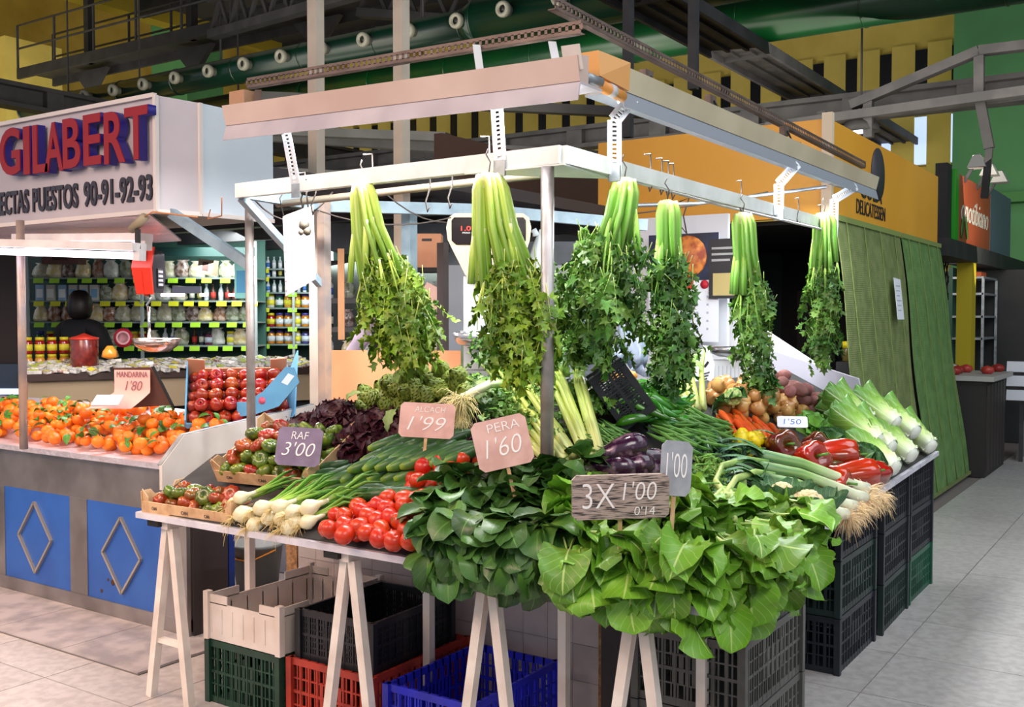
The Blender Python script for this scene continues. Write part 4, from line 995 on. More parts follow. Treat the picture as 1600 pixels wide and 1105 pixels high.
sk = MB().tube([(.02, -.20, .03), (.02, -.03, .02)], .022, 10).build('socket', M('socket_orange', (226, 150, 70), .5), rb)
MB().tube([(.02, -.14, .028), (.02, -.10, .026)], .024, 10).build('white_ring', white_p, sk)
MB().tube([(.0, -.30, .05), (.02, -.20, .04)], .02, 8).build('tube_end', galv, sk)
area('front_tube_light', (-2.7, 3.22, 2.40), (-2.7, 3.30, 0), 1.8, .06, 46, (1.0, .98, .97))
area('side_tube_light', (-1.98, 5.3, 2.42), (-1.98, 5.3, 0), .06, 3.6, 62, (.95, .99, 1.0))
# perforated slotted angles
slot_m = M('slotted_brown', (116, 98, 90), .5, .3, col2=(96, 80, 74), ns=6)
def slotted(label, a, b_, w, mat, th=.003, name='slotted_rail', group=None, n=None, second=None):
    a, b_ = V(a), V(b_); t = thing(name, label, 'rail' if name == 'slotted_rail' else 'bracket', a, group=group); d = b_-a; L = d.length; y = d.normalized()
    face = V(second) if second else V((0, -1, 0)); x = y.cross(face).normalized()
    n = n or int(L/.03); m = MB()
    # plate with real holes : two long strips joined by bridges
    for s in (-1, 1): m.bar(x*s*w*.34, d+x*s*w*.34, w*.32, th, up=face)
    for k in range(n+1):
        c = d*(k/n); m.bar(c-y*(.2*L/n), c+y*(.2*L/n), w*.5, th, up=face)
    m.build('slotted_plate', mat, t)
    MB().bar(x*w*.5-face*.015, d+x*w*.5-face*.015, .003, .03, up=face).build('return_flange', mat, t)
    return t
slotted('brown perforated rail above the front lamp box', (-3.68, 3.28, 2.705), (-1.90, 3.28, 2.685), .045, slot_m)
slotted('brown perforated rail above the aisle side lamp box', (-1.95, 3.18, 2.755), (-1.95, 7.3, 2.68), .045, slot_m, second=(1, 0, 0))
slw = M('slotted_white', (228, 232, 236), .4, .2)
def bracket(label, top, bot, face=(0, -1, 0), kink=None):
    t = thing('lamp_bracket', label, 'bracket', bot); pts = [V(top), V(kink), V(bot)] if kink else [V(top), V(bot)]
    for a, b_ in zip(pts[:-1], pts[1:]):
        y = (b_-a).normalized(); f = V(face); x = y.cross(f).normalized(); L = (b_-a).length; w = .055; m = MB(); n = max(3, int(L/.016))
        o = a-V(bot); d = b_-a
        for s in (-1, 1): m.bar(o+x*s*w*.33, o+d+x*s*w*.33, w*.34, .003, up=f)
        for k in range(n+1): m.bar(o+d*(k/n)-y*.004, o+d*(k/n)+y*.004, w*.5, .003, up=f)
        m.build('slotted_strip', slw, t)
    MB().box(V((0, 0, 0))+V(face)*.004, (.05 if face[1] else .01, .01 if face[1] else .05, .06)).build('clamp_plate', galv, t)
b1 = PY(461, 275, 3.20); bracket('perforated lamp bracket at the left end of the front beam', (b1.x-.02, 3.17, 2.42), (b1.x, 3.21, BZ-.03))
b1 = PY(783, 240, 3.16); bracket('solid lamp bracket near the middle of the front beam', (b1.x-.02, 3.16, 2.41), (b1.x, 3.155, BZ-.03))
b1 = PX(960, 248, -1.885); bracket('bent perforated lamp bracket beside the beam corner', (-1.86, b1.y+.10, 2.48), (-1.885, b1.y, BZ-.03), (.6, -.8, 0), (-1.885, b1.y, 2.38))
b1 = PX(1217, 300, -1.9); bracket('bent perforated lamp bracket halfway down the side beam', (-1.84, b1.y+.12, 2.46), (-1.90, b1.y, BZ-.03), (.6, -.8, 0), (-1.9, b1.y, 2.34))
b1 = PX(1308, 350, -1.9); bracket('perforated lamp bracket at the far end of the side beam', (-1.84, b1.y+.2, 2.46), (-1.92, b1.y, BZ-.05), (.6, -.8, 0), (-1.92, b1.y, 2.36))
for k, (px, py, X) in enumerate(((855, 18*4, 0), (1010, 120, -1.93), (1110, 158, -1.93), (1225, 205, -1.93), (1340, 280, -1.93))):
    if k == 0: continue
    q = PX(px, py, X); t = thing('lamp_clip', 'small rusty clip with cable on the aisle side rail', 'clip', q, group='clips along the aisle side rail')
    MB().box((0, 0, 0), (.03, .07, .05)).build('clip_block', slot_m, t)
    MB().tube([(.02, 0, 0), (.03, .06, -.06), (.02, .16, -.05), (.01, .25, -.03)], .005, 5).build('cable', black_m, t)
for px, py in ((395, 160), (740, 92), (860, 88)):
    q = PY(px, py, 3.2); t = thing('lamp_clip', 'slotted stay between front rail and lamp box', 'clip', q, group='stays behind the front lamp box')
    MB().bar((-.03, .06, .07), (.03, 0, -.05), .03, .004).build('stay', slw if px != 395 else slot_m, t)
tag(MB().bb(-.05, .05, -.05, .05, -.03, .03).build('starter_block', M('beige_block', (170, 130, 100), .6), loc=PY(383, 155, 3.25)), 'beige starter block at the left lamp end', 'block')
# wires tied on the beams
wirem = M('wire_dark', (70, 62, 58), .5)
def hookwire(px, py, plane, v, label='bent wire hook hanging from the stall beams'):
    q = (PY if plane == 'y' else PX)(px, py, v)
    o = MB().tube([q+V((0, -.03, .05)), q+V((.0, .025, .06)), q+V((.0, .03, -.0)), q+V((.0, .0, -.06)), q+V((.01, .0, -.10)), q+V((.02, .0, -.08))], .0035, 5).build('wire_hook', wirem)
    tag(o, label, 'hook', 'wire hooks on the stall beams')
for px, py in ((345*1, 0),): pass
for px, py in ((470, 290), (486, 300), (575, 262), (665, 292), (700, 286), (758, 236)): hookwire(px, py, 'y', 3.23)
for px, py in ((1012, 262), (1030, 268), (1040, 272), (1048, 276), (1155, 300), (1245, 325), (1280, 335)): hookwire(px, py, 'x', -1.93)
for lab, a, b_, sag in (('thin cable sagging from the post to the beige scale', PD(500, 330, 5.0), PD(705, 340, 5.0), .05), ('looped cable under the left end of the front beam', PD(395, 310, 4.9), PD(520, 300, 4.9), .12), ('long thin cable strung behind the hanging celery', PD(600, 300, 5.1), PD(760, 330, 5.2), .1), ('thin wire crossing the orange fascia', PD(880, 345, 5.6), PD(1200, 300, 6.4), .02)):
    pts = [a.lerp(b_, k/8)-V((0, 0, sag*4*(k/8)*(1-k/8))) for k in range(9)]
    tag(MB().tube(pts, .004, 5).build('cable', wirem), lab, 'cable')

# hanging white sheet
p = PD(466, 392, 4.72)
t = thing('plastic_sleeve', 'white sheet in a plastic sleeve hanging from the left beam', 'notice', p, (0, 0, YAW-.2))
vs = [(-.075, 0, .16), (.075, 0, .21), (.085, 0, -.13), (-.065, 0, -.21)]
MB().poly(vs, (0, .002, 0)).build('sheet', M('sheet_white', (196, 188, 198), .35), t)
for (x, z, r) in ((.03, .12, .028), (.045, .09, .022), (.015, .085, .015)): MB().lathe([(r, 0), (0, .001)], 7, rot=Matrix.Rotation(pi/2, 3, 'X')).build('photo_patch', M('greenish_photo', (110, 104, 90), .5), t, loc=(x, -.001, z))
for k in range(8): MB().box((-.068+.0012*k, -.001, .13-.045*k), (.004, .001, .007)).build('punch_hole', M('hole_grey', (120, 110, 120), .5), t)
MB().tube([(-.07, 0, .16), (-.08, -.02, .24), (-.04, -.02, .30)], .003, 5).build('wire', wirem, t)
MB().tube([(.05, 0, .2), (.05, -.02, .26), (.08, .0, .33)], .004, 5).build('wire', wirem, t)

# big electronic scale
p = PD(764, 385, 5.15)
t = thing('weighing_scale', 'large beige electronic scale with red digits behind celery', 'scale', p, (0, 0, YAW))
bei = M('scale_beige', (226, 206, 170), .35, col2=(214, 190, 156), ns=3)
out = [(-.17, .16), (.17, .16), (.2, .14), (.212, .09), (.205, .03), (.15, -.14), (.13, -.165), (-.10, -.165), (-.12, -.14), (-.205, .03), (-.212, .09), (-.2, .14)]
MB().poly([(x, -.05, z) for x, z in out], (0, .14, 0)).build('housing', bei, t)
dp = MB().poly([(x*.86, -.058, z*.5+.075) for x, z in [(-.2, .13), (.2, .13), (.215, .1), (.215, -.1), (.19, -.14), (-.19, -.14), (-.215, -.1), (-.215, .1)]], (0, .01, 0)).build('display_panel', M('display_black', (26, 14, 14), .15), t)
inst('digits', text_mesh('1.07', .075, .022, M('digit_red', (255, 40, 30), .4, emit=2.2), ext=.0005), dp, mat4=M4((-.10, -.0595, .085), R_FRONT), label='glowing red digits')
inst('digits', text_mesh('0.00', .06, .02, M('digit_red', (255, 40, 30), .4), ext=.0005), dp, mat4=M4((.10, -.0595, .085), R_FRONT))
inst('lettering', text_mesh('PESO kg', .06, .009, chalk, ext=.0005), dp, mat4=M4((-.10, -.0595, .062), R_FRONT))
MB().bb(-.13, .10, .02, .12, -.62, -.15).build('column', M('scale_column', (206, 210, 214), .4), t)
MB().lathe([(0, -.50), (.1, -.50), (.17, -.475), (.2, -.43), (.205, -.43), (.175, -.485), (.1, -.51), (0, -.51)], 28).build('pan', M('pan_steel2', (196, 198, 200), .2, .9), t, loc=(.02, -.12, 0))
for x in (-.13, .16): MB().bar((x, -.12, -.42), (x, -.12, -.64), .014).build('pan_support', chrome, t)
MB().bb(-.2, .2, -.2, .18, -1.55, -.62).build('base', M('base_grey', (120, 122, 118), .5), t)
# small scale right
p = PD(1144, 550, 6.1)
t = thing('pan_scale', 'small white scale with shallow steel dish by the potatoes', 'scale', p, (0, 0, YAW))
MB().lathe([(0, -.02), (.08, -.02), (.125, .0), (.15, .03), (.154, .03), (.13, -.006), (.08, -.028), (0, -.028)], 26).build('pan', M('pan_steel2', (196, 198, 200), .2, .9), t)
MB().bb(-.12, .10, -.04, .2, -.30, -.05).build('body', M('scale_white', (220, 224, 228), .35), t)
MB().tube([(.02, 0, -.05), (.02, 0, -.02)], .03, 10).build('neck', chrome, t)
for k in range(9): MB().bb(-.115+k*.024, -.11+k*.024, -.044, -.04, -.28, -.08).build('rib', M('rib_grey', (190, 196, 202), .4), t)

# salmon boards, cartons, vendor
tag(MB().bb(0, 1.15, 0, .03, .7, 1.45).build('warm_tint_board', M('warm_tint_board', (232, 164, 118), .6, col2=(220, 150, 106), ns=1.5), loc=(PD(516, 560, 5.35).x, PD(516, 560, 5.35).y, 0), rot=(0, 0, YAW-.1)), 'flat board tinted salmon by warm light behind the artichokes', 'board')  # cardboard; the warm light on it is put into the salmon colour
tag(MB().bb(-.02, .02, 0, .012, -.24, .32).build('wood_plank', M('tan_plank', (190, 140, 96), .6), loc=PD(533, 470, 6.3), rot=(0, 0, YAW)), 'narrow tan plank behind the first hanging celery', 'plank')
p = PD(667, 391, 6.2)
t = thing('cardboard_box', 'upright tan carton with hand slot on a high shelf', 'carton', p, (0, 0, YAW))
MB().bb(-.08, .085, 0, .2, -.105, .10).build('carton_body', card_m, t); MB().bb(-.03, .03, -.002, 0, .055, .07).build('hand_slot', black_m, t)
MB().bb(-.3, .1, -.02, .22, -.13, -.105).build('shelf_plate', dark_m, t)
p = PD(672, 470, 6.1)
t = thing('cardboard_box', 'tilted pinkish carton below the upright one', 'carton', p, Matrix.Rotation(YAW, 3, 'Z') @ Matrix.Rotation(.5, 3, 'Y'))
MB().bb(-.07, .07, 0, .12, -.09, .09).build('carton_body', M('pink_carton', (236, 190, 176), .6), t)
p = PD(656, 428, 6.7)
person('person with dark hair bending behind the cartons', (p.x, p.y, p.z-1.58), YAW+2.6, M('lilac_shirt', (206, 190, 206), .7), M('dark_hair', (26, 18, 18), .45), skinm, .22)
for k in range(3):
    tag(MB().bb(-.5, .5, 0, .04, -.02, .02).build('rear_shelf', M('rear_shelf', (96, 92, 90), .5), loc=PD(600, 470+45*k, 8.0), rot=(0, 0, YAW)), 'grey shelf in the dim stall behind the first celery', 'shelf', 'dim shelves behind the first celery')
    for j in range(7):
        good(random.choice(('bag', 'bottle')), j*3+k, PD(600, 470+45*k, 8.0)+RC @ V((-.42+.14*j, 0, .02)), .9, 'on the dim shelves behind the first celery')

# white back panel with calendar + poster, potato board
wp = tag(MB().bb(0, .98, 0, .04, .9, 2.33).build('back_panel', M('panel_white', (224, 226, 232), .4), loc=(-3.66, 6.62, 0)), 'white back panel behind the calendar', 'panel')
cpos = PY(1067, 452, 6.52)
t = thing('calendar', 'wall calendar with a food photograph and a date grid', 'calendar', cpos)
MB().bb(-.26, .26, 0, .006, -.36, .38).build('backing_sheet', paper_m, t)
MB().bb(-.26, .26, -.004, 0, .06, .38).build('photo', M('photo_navy', (34, 50, 84), .4, col2=(20, 26, 44), ns=6), t)
MB().lathe([(.15, 0), (.14, .008), (.0, .02)], 20, rot=Matrix.Rotation(pi/2, 3, 'X')).build('food_picture', M('food_orange', (226, 140, 66), .5, col2=(150, 60, 30), ns=14), t, loc=(.03, -.003, .22))
MB().bb(-.26, .08, -.005, 0, -.0, .065).build('red_band', M('band_red', (214, 60, 44), .5), t)
MB().lathe([(.03, 0), (.03, .004)], 14, rot=Matrix.Rotation(pi/2, 3, 'X')).build('red_badge', M('badge_red', (206, 40, 60), .5), t, loc=(.16, -.001, .03))
for i in range(6):
    for j in range(5): MB().bb(-.2+i*.075, -.185+i*.075, -.002, 0, -.06-j*.055, -.045-j*.055).build('date_mark', M('date_grey', (176, 180, 200), .6), t)
MB().tube([(-.03, -.01, .38), (0, -.02, .42), (.03, -.01, .38), (.01, -.02, .5), (.05, -.02, .62), (-.02, -.02, .6)], .005, 5).build('wire_hook', wirem, t)
q = PY(1134, 415, 6.5)
t = thing('dark_poster', 'black poster with pale lettering right of the calendar', 'poster', q)
MB().bb(-.12, .12, 0, .006, -.22, .18).build('sheet', M('poster_black', (44, 42, 46), .5), t)
MB().bb(-.09, .1, -.003, 0, -.2, -.05).build('picture', M('poster_tan', (196, 176, 116), .6), t)
for k in range(3): MB().bb(-.1, .03+.02*k, -.003, 0, .03+.04*k, .045+.04*k).build('text_line', M('poster_text', (170, 170, 170), .6), t)
qs = [PY(1126, 470, 6.74), PY(1312, 592, 6.74), PY(1312, 680, 6.74), PY(1100, 640, 6.74)]
tag(MB().poly([V((x.x, 6.74, x.z)) for x in qs], (0, .03, 0)).build('side_screen', M('screen_grey', (226, 224, 226), .45)), 'pale sloping rear screen behind the potatoes', 'board')
qs = [PY(1206, 548, 6.69), PY(1341, 592, 6.69), PY(1350, 640, 6.69), PY(1352, 700, 6.69), PY(1180, 690, 6.69), PY(1160, 560, 6.69)]
tag(MB().poly([V((x.x, 6.69, x.z)) for x in qs], (0, .03, 0)).build('end_board', M('board_lilac', (214, 212, 228), .4)), 'white sloping end board behind the potatoes', 'board')

# carrier bags and the carrier with print
bagw = M('grey_plastic', (104, 116, 136), .4, col2=(128, 138, 154), ns=4, bump=.3, bs=12)
def softbag(label, p, sx, sz, mat, seed=0, rotz=0):
    rs = random.Random(seed); m = MB(); n = 22; K = 12; vs = []
    for i in range(K+1):
        f = i/K; r = (sin(pi*min(1, f*.9+.08))**.6)*(1 - .55*max(0, f-.55)/.45)
        for k in range(n):
            a = 2*pi*k/n; fold = 1+.10*f*sin(5*a+seed)+.04*sin(11*a+f*5)
            vs.append((cos(a)*r*sx*fold+.1*sx*f, sin(a)*r*sx*.5*fold, (f-.5)*sz))
    fs = [(i*n+k, i*n+(k+1) % n, (i+1)*n+(k+1) % n, (i+1)*n+k) for i in range(K) for k in range(n)]
    fs.append(tuple(range(n))[::-1])
    m.add(vs, fs, 0, None, True)
    t = thing('carrier_bag', label, 'bag', p, (0, 0, YAW+rotz)); m.build('bag_body', mat, t)
    for s in (-1, 1): MB().tube([(s*sx*.3, s*.01, sz*.40), (s*sx*.45, 0, sz*.5), (s*sx*.7, 0, sz*.46)], [.02, .012, .022], 6, ell=.4).build('handle', mat, t)
    return t
def slump(label, pts, rs_, seed):
    o = V(pts[0]); t = thing('carrier_bag', label, 'bag', o); q = [V(p)-o for p in pts]; r2 = random.Random(seed); m = MB()
    fine = []; fr_ = []
    for k in range(len(q)-1):
        for j in range(5): fine.append(q[k].lerp(q[k+1], j/5)); fr_.append((rs_[k]*(1-j/5)+rs_[k+1]*j/5))
    fine.append(q[-1]); fr_.append(rs_[-1])
    m.tube(fine, fr_, 26, lobes=7, lob=.05); m.v = [tuple(V(v)+V((r2.uniform(-1, 1), r2.uniform(-1, 1), r2.uniform(-1, 1)))*.006) for v in m.v]
    ob = m.build('bag_body', bagw, t); md = ob.modifiers.new('s', 'SUBSURF'); md.levels = md.render_levels = 1
    m = MB(); m.tube([q[-1], q[-1]+V((.03, .0, -.03)), q[-1]+V((.06, .02, -.02))], [.03, .015, .035], 8, ell=.4); m.build('tied_neck', bagw, t)
    return t
slump('large grey-blue plastic bag slumped behind the celery', [PD(893, 500, 5.2), PD(905, 535, 5.15), PD(935, 562, 5.1), PD(972, 575, 5.05)], [.05, .11, .115, .06], 1)
slump('smaller grey-blue plastic bag hanging beside the large one', [PD(975, 515, 5.3), PD(990, 540, 5.2), PD(998, 575, 5.1)], [.05, .085, .04], 3)
for k_, (x_, y_) in enumerate(((950, 585), (965, 592), (935, 592), (985, 588))):
    tag(MB().lathe([(0, -.03), (.025, -.022), (.036, 0), (.025, .022), (0, .03)], 12).build('loose_onion', M('loose_onion', (206, 140, 60), .4), loc=PD(x_, y_, 4.95)), 'yellow onion under the grey-blue plastic bags', 'onion', 'onions under the plastic bags')
tag(MB().bb(-.28, .28, -.15, .2, -.5, 0).build('white_crate_box', white_p, loc=PD(945, 602, 5.1), rot=(0, 0, YAW)), 'white box that carries the grey plastic bags', 'box')
softbag('pale grey bag hanging left of the corner pole', PD(843, 410, 5.3), .06, .34, M('pale_bag', (196, 204, 208), .35), 5)
t = thing('printed_carton', 'white printed board with red motif left of the pan scale', 'board', PD(1103, 575, 5.6), (0, .12, YAW))
MB().poly([(-.03, 0, .12), (.005, 0, .12), (.045, 0, .02), (.05, 0, -.04), (.01, 0, -.125), (-.055, 0, -.09), (-.06, 0, -.0)], (0, .02, 0)).build('board_body', paper_m, t)
MB().bb(-.025, -.005, -.003, 0, -.11, -.07).build('red_motif', M('motif_red', (190, 40, 50), .5), t)
MB().box((0, -.002, .02), (.012, .003, .035), Matrix.Rotation(.5, 3, 'Y')).build('black_motif', black_m, t)
for k in range(3): MB().box((.0, -.002, -.03-.016*k), (.05-.01*k, .003, .006), Matrix.Rotation(-.4, 3, 'Y')).build('print_line', ink, t)

# kiosk side board in brown, mid-hall stalls
tag(MB().bb(-.08, 0, 0, 3.2, 2.42, 3.08).build('brown_signboard', M('brown_board', (86, 58, 46), .6), loc=(-5.0, 6.45, 0)), 'plain dark brown signboard high behind the second celery', 'board')
for lab, px0, px1, d, z0, z1, c in (('long grey-blue roof edge of the stall behind', 515, 700, 7.6, 2.12, 2.32, (104, 112, 118)), ('grey corrugated canopy behind the corner pole', 700, 960, 7.8, 2.0, 2.2, (120, 126, 132)), ('dark low stall roofline under the girder', 440, 1000, 10.5, 2.35, 2.75, (52, 50, 52))):
    a = PD(px0, 400, d); b_ = PD(px1, 400, d); w = (b_-a).length
    tag(MB().bb(0, w, 0, .4, z0, z1).build('stall_canopy', M('can_%d' % px0, c, .55, col2=tuple(int(x*.85) for x in c), ns=4), loc=(a.x, a.y, 0), rot=(0, 0, YAW)), lab, 'canopy')
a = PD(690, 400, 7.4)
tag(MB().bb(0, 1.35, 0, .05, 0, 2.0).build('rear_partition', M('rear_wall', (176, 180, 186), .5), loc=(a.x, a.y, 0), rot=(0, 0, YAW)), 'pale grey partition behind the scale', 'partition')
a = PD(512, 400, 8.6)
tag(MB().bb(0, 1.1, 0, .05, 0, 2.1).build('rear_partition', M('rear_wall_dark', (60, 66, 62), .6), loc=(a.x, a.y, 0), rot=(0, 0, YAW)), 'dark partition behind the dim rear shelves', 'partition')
# ================================================================== PRODUCE
def inpoly(x, y, P):
    c = False; j = len(P)-1
    for i in range(len(P)):
        if (P[i][1] > y) != (P[j][1] > y) and x < (P[j][0]-P[i][0])*(y-P[i][1])/(P[j][1]-P[i][1])+P[i][0]: c = not c
        j = i
    return c
def region(poly, lift):
    xs = [p[0] for p in poly]; ys = [p[1] for p in poly]
    def f():
        while 1:
            x, y = rnd(min(xs), max(xs)), rnd(min(ys), max(ys))
            if inpoly(x, y, poly): return SURF(x, y, lift)
    return f
def solo(me, name, c, label, cat, group=None, **k):
    return tag(inst(name, me, None, loc=c, **k), label, cat, group)
slopeF = Matrix.Rotation(math.atan(SL), 3, 'X')      # lies on the front slope
slopeR = Matrix.Rotation(math.atan(SL), 3, 'Y')      # lies on the side slope (falls towards +X)

# ---- plum tomatoes
tom_m = M('tomato_skin', (204, 58, 20), .3, var=.08, col2=(190, 42, 14), ns=14, coat=.12)
tomp = [(0, -.034), (.014, -.033), (.026, -.022), (.030, -.004), (.029, .012), (.022, .026), (.010, .032), (.004, .031), (0, .029)]
tom = MB().lathe(tomp, 16).mesh('tomato', tom_m)
tomr = MB().lathe([(r*1.08, z*.86) for r, z in tomp], 18, lobes=7, lob=.05).mesh('tomato', tom_m)
caly = MB()
for k in range(5):
    a = k*1.2566; caly.add([(0, 0, .031), (cos(a-.35)*.007, sin(a-.35)*.007, .032), (cos(a)*.018, sin(a)*.018, .031), (cos(a+.35)*.007, sin(a+.35)*.007, .032)], [(0, 1, 2, 3)])
caly = caly.mesh('calyx', M('calyx_green', (70, 110, 40), .6))
def tomf(lab, g):
    def f(c):
        t = thing('tomato', lab, 'tomato', c, (rnd(-1.4, 1.4), rnd(-1.4, 1.4), rnd(0, 6)), g); s = rnd(.95, 1.16)
        inst('flesh', random.choice((tom, tom, tomr)), t, scale=s)
        if random.random() < .35: inst('calyx', caly, t, scale=s)
    return f
tp = [(500, 830), (540, 800), (600, 778), (650, 772), (655, 800), (640, 850), (560, 842)]
front = [(511, 826), (541, 824), (560, 832), (589, 834), (612, 840), (525, 806), (548, 815), (577, 812), (604, 818), (632, 815), (560, 792), (580, 798), (640, 838)]
for x, y in front: tomf('ripe red plum tomato in the loose pile at the table edge', 'red tomatoes piled at the front table edge')(SURF(x, y, .03))
heap(region(tp, .075), 24, tomf('ripe red plum tomato in the loose pile at the table edge', 'red tomatoes piled at the front table edge'), .05)
heap(region([(640, 770), (648, 735), (700, 715), (740, 712), (735, 740), (690, 760), (655, 790)], .035), 15, tomf('red tomato in the row running up beside the cucumbers', 'red tomatoes between cucumbers and greens'), .055)
heap(region([(640, 770), (652, 728), (740, 712), (700, 750)], .08), 6, tomf('red tomato in the row running up beside the cucumbers', 'red tomatoes between cucumbers and greens'), .06)

# ---- cucumbers
cuc_m = MG('cucumber_skin', [(0, (136, 160, 50)), (.12, (74, 112, 40)), (.3, (46, 84, 36)), (.9, (38, 72, 32)), (1, (48, 88, 40))], .38, var=.2)
def cucmesh(L=.20, r=.023, b=.012):
    pts = []; rs = []
    for k in range(11):
        f = k/10; pts.append((b*sin(pi*f), L*(f-.5), 0)); rs.append(r*max(.12, (sin(pi*(f*.94+.03)))**.42))
    return MB().tube(pts, rs, 12, lobes=6, lob=.035).mesh('cucumber', cuc_m)
cucs = [cucmesh(.185, .027), cucmesh(.20, .028, .018), cucmesh(.175, .027, -.012)]
def cuc(x, y, lift, ang, lab, g='cucumbers stacked in two rows', sc=1.0):
    R = slopeF @ Matrix.Rotation(ang, 3, 'Z')
    tag(inst('cucumber', random.choice(cucs), mat4=M4(SURF(x, y, lift), R, sc)), lab, 'cucumber', g)
for k in range(9): cuc(515+k*21.5+6, 742-k*1.2, .045, -.62+rnd(-.06, .06), 'dark green cucumber in the lower row of the stack', 'lower row of cucumbers')
for k in range(9): cuc(540+k*20, 752, .018, -.62+rnd(-.08, .08), 'dark green cucumber in the lower row of the stack', 'lower row of cucumbers')
for k in range(8): cuc(578+k*21, 722-k*2, .09, -.62+rnd(-.06, .06), 'dark green cucumber in the upper row of the stack', 'upper row of cucumbers')
for k in range(7): cuc(600+k*19, 706, .10, -.62+rnd(-.1, .1), 'dark green cucumber in the upper row of the stack', 'upper row of cucumbers')
for k in range(5): cuc(612+k*24, 688, .10, -.7+rnd(-.1, .1), 'dark green cucumber at the back of the stack', 'back row of cucumbers')
cuc(518, 727, .06, -1.1, 'lone cucumber at the left end above the raf tomato box', None, .8); cuc(505, 741, .05, -.9, 'short cucumber touching the box of raf tomatoes', None, .7)
for k in range(6): cuc(560+k*18, 768, .03, -1.3+rnd(-.1, .1), 'cucumber lying flat beneath the stacked rows', 'flat cucumbers under the stack')

# ---- raf tomatoes in crates
def woodcrate(label, p, R, w, l, h):
    t = thing('wooden_crate', label, 'crate', p, R)
    MB().bb(-w, w, -l, l, 0, .008).build('base', wood_l, t)
    for s in (-1, 1):
        MB().poly([(s*w, -l, 0), (s*w, l, 0), (s*w, l, h+.02), (s*w, l-.05, h+.02), (s*w, l-.07, h-.015), (s*w, -l+.07, h-.015), (s*w, -l+.05, h+.01), (s*w, -l, h+.01)], (s*.006, 0, 0)).build('end_panel', wood_l, t)
    for s in (-1, 1):
        sp = MB().bb(-w, w, s*l-.003, s*l+.003, 0, h*.62).build('side_slat', wood_l, t)
        if s < 0:
            for x, wd in ((-w*.7, .03), (0, .04), (w*.5, .03)):
                inst('print', text_mesh('CAN', wd, .014, ink, ext=.0005), sp, mat4=M4((x, -l-.004, h*.3), R_FRONT))
        for q in (-1, 1): MB().poly([(q*w, s*(l-.004), 0), (q*(w-.035), s*(l-.004), 0), (q*(w-.035), s*(l-.004), h*.8), (q*w, s*(l-.004), h+.02)], (0, .004, 0)).build('corner_post', wood_l, t)
    return t
pA = SURF(420, 735, .0); ang = .05
RA = Matrix.Rotation(.10, 3, 'Z') @ slopeF
pc = V((-3.21, 3.09, TZ+.5*.40+.012)); woodcrate('tilted wooden crate of green raf tomatoes, upper one', pc, RA, .255, .19, .09)
pf = V((-3.55, 2.84, TZ+.03)); RF = Matrix.Rotation(.02, 3, 'Z') @ Matrix.Rotation(.07, 3, 'X')
woodcrate('low wooden crate with printed side at the table corner', V((-3.44, 2.83, TZ+.004)), RF, .27, .115, .08)
raf_g = M('raf_green', (104, 124, 30), .25, var=.25, col2=(56, 82, 30), ns=26, coat=.35, nlo=.42, nhi=.66)
raf_r = M('raf_red', (160, 56, 24), .25, var=.15, col2=(112, 96, 36), ns=18, coat=.35, nlo=.45, nhi=.75)
rp = [(0, -.020), (.016, -.023), (.030, -.016), (.038, 0), (.034, .015), (.020, .023), (.008, .020), (0, .013)]
rg = MB().lathe(rp, 40, lobes=8, lob=.22, lobf=lambda f: min(1, 2*f)).mesh('tomato', raf_g); rr = MB().lathe(rp, 40, lobes=8, lob=.2, lobf=lambda f: min(1, 2*f)).mesh('tomato', raf_r)
def raf(c, g, lab, red=.3):
    t = thing('raf_tomato', lab, 'tomato', c, (rnd(-.7, .9)+.3, rnd(-.7, .7), rnd(0, 6)), g); isr = random.random() < red
    inst('flesh', rr if isr else rg, t, scale=rnd(.88, 1.12))
    inst('calyx', caly, t, loc=(0, 0, -.014))
MA = M4(pc, RA)
for lay, (nx, ny) in enumerate(((7, 5), (6, 4), (3, 2))):
    for i in range(nx):
        for j in range(ny):
            c = MA @ V((-.215+.072*i+lay*.036, -.155+.077*j+lay*.034, .04+lay*.042))+jit(.006)
            raf(c, 'raf tomatoes in the upper wooden crate', 'ribbed green raf tomato in the upper wooden crate', .3)
MF = M4(V((-3.44, 2.83, TZ+.004)), RF)
for lay, (nx, ny) in enumerate(((7, 2), (6, 2))):
    for i in range(nx):
        for j in range(ny):
            c = MF @ V((-.22+.073*i+lay*.03, -.05+.075*j+lay*.02, .035+lay*.038))+jit(.006)
            raf(c, 'raf tomatoes in the low front crate', 'ribbed raf tomato in the low front crate', .5)

# ---- spring onions
on_w = M('onion_white', (236, 230, 196), .3, col2=(226, 214, 168), ns=20, coat=.3, sub=.1); son_l = MG('spring_leaf', [(0, (226, 232, 190)), (.18, (160, 200, 84)), (.5, (112, 164, 58)), (1, (72, 122, 50))], .4, var=.2)
root_m = M('root_tan', (216, 190, 130), .8, island=.2)
def roots(m, c, d, n, L, r, spread=.8, seed=0):
    rs = random.Random(seed); c = V(c); d = V(d)
    for k in range(n):
        v = (d+V((rs.uniform(-1, 1), rs.uniform(-1, 1), rs.uniform(-1, 1)))*spread).normalized(); l = L*rs.uniform(.5, 1.2)
        w = V((rs.uniform(-1, 1), rs.uniform(-1, 1), rs.uniform(-1, .4)))*l*.45
        m.tube([c, c+v*l*.5+w*.3, c+v*l*.8+w, c+v*l+w*1.3+V((0, 0, -l*.25))], [r, r, r*.7, r*.4], 3, cap=False)
    return m
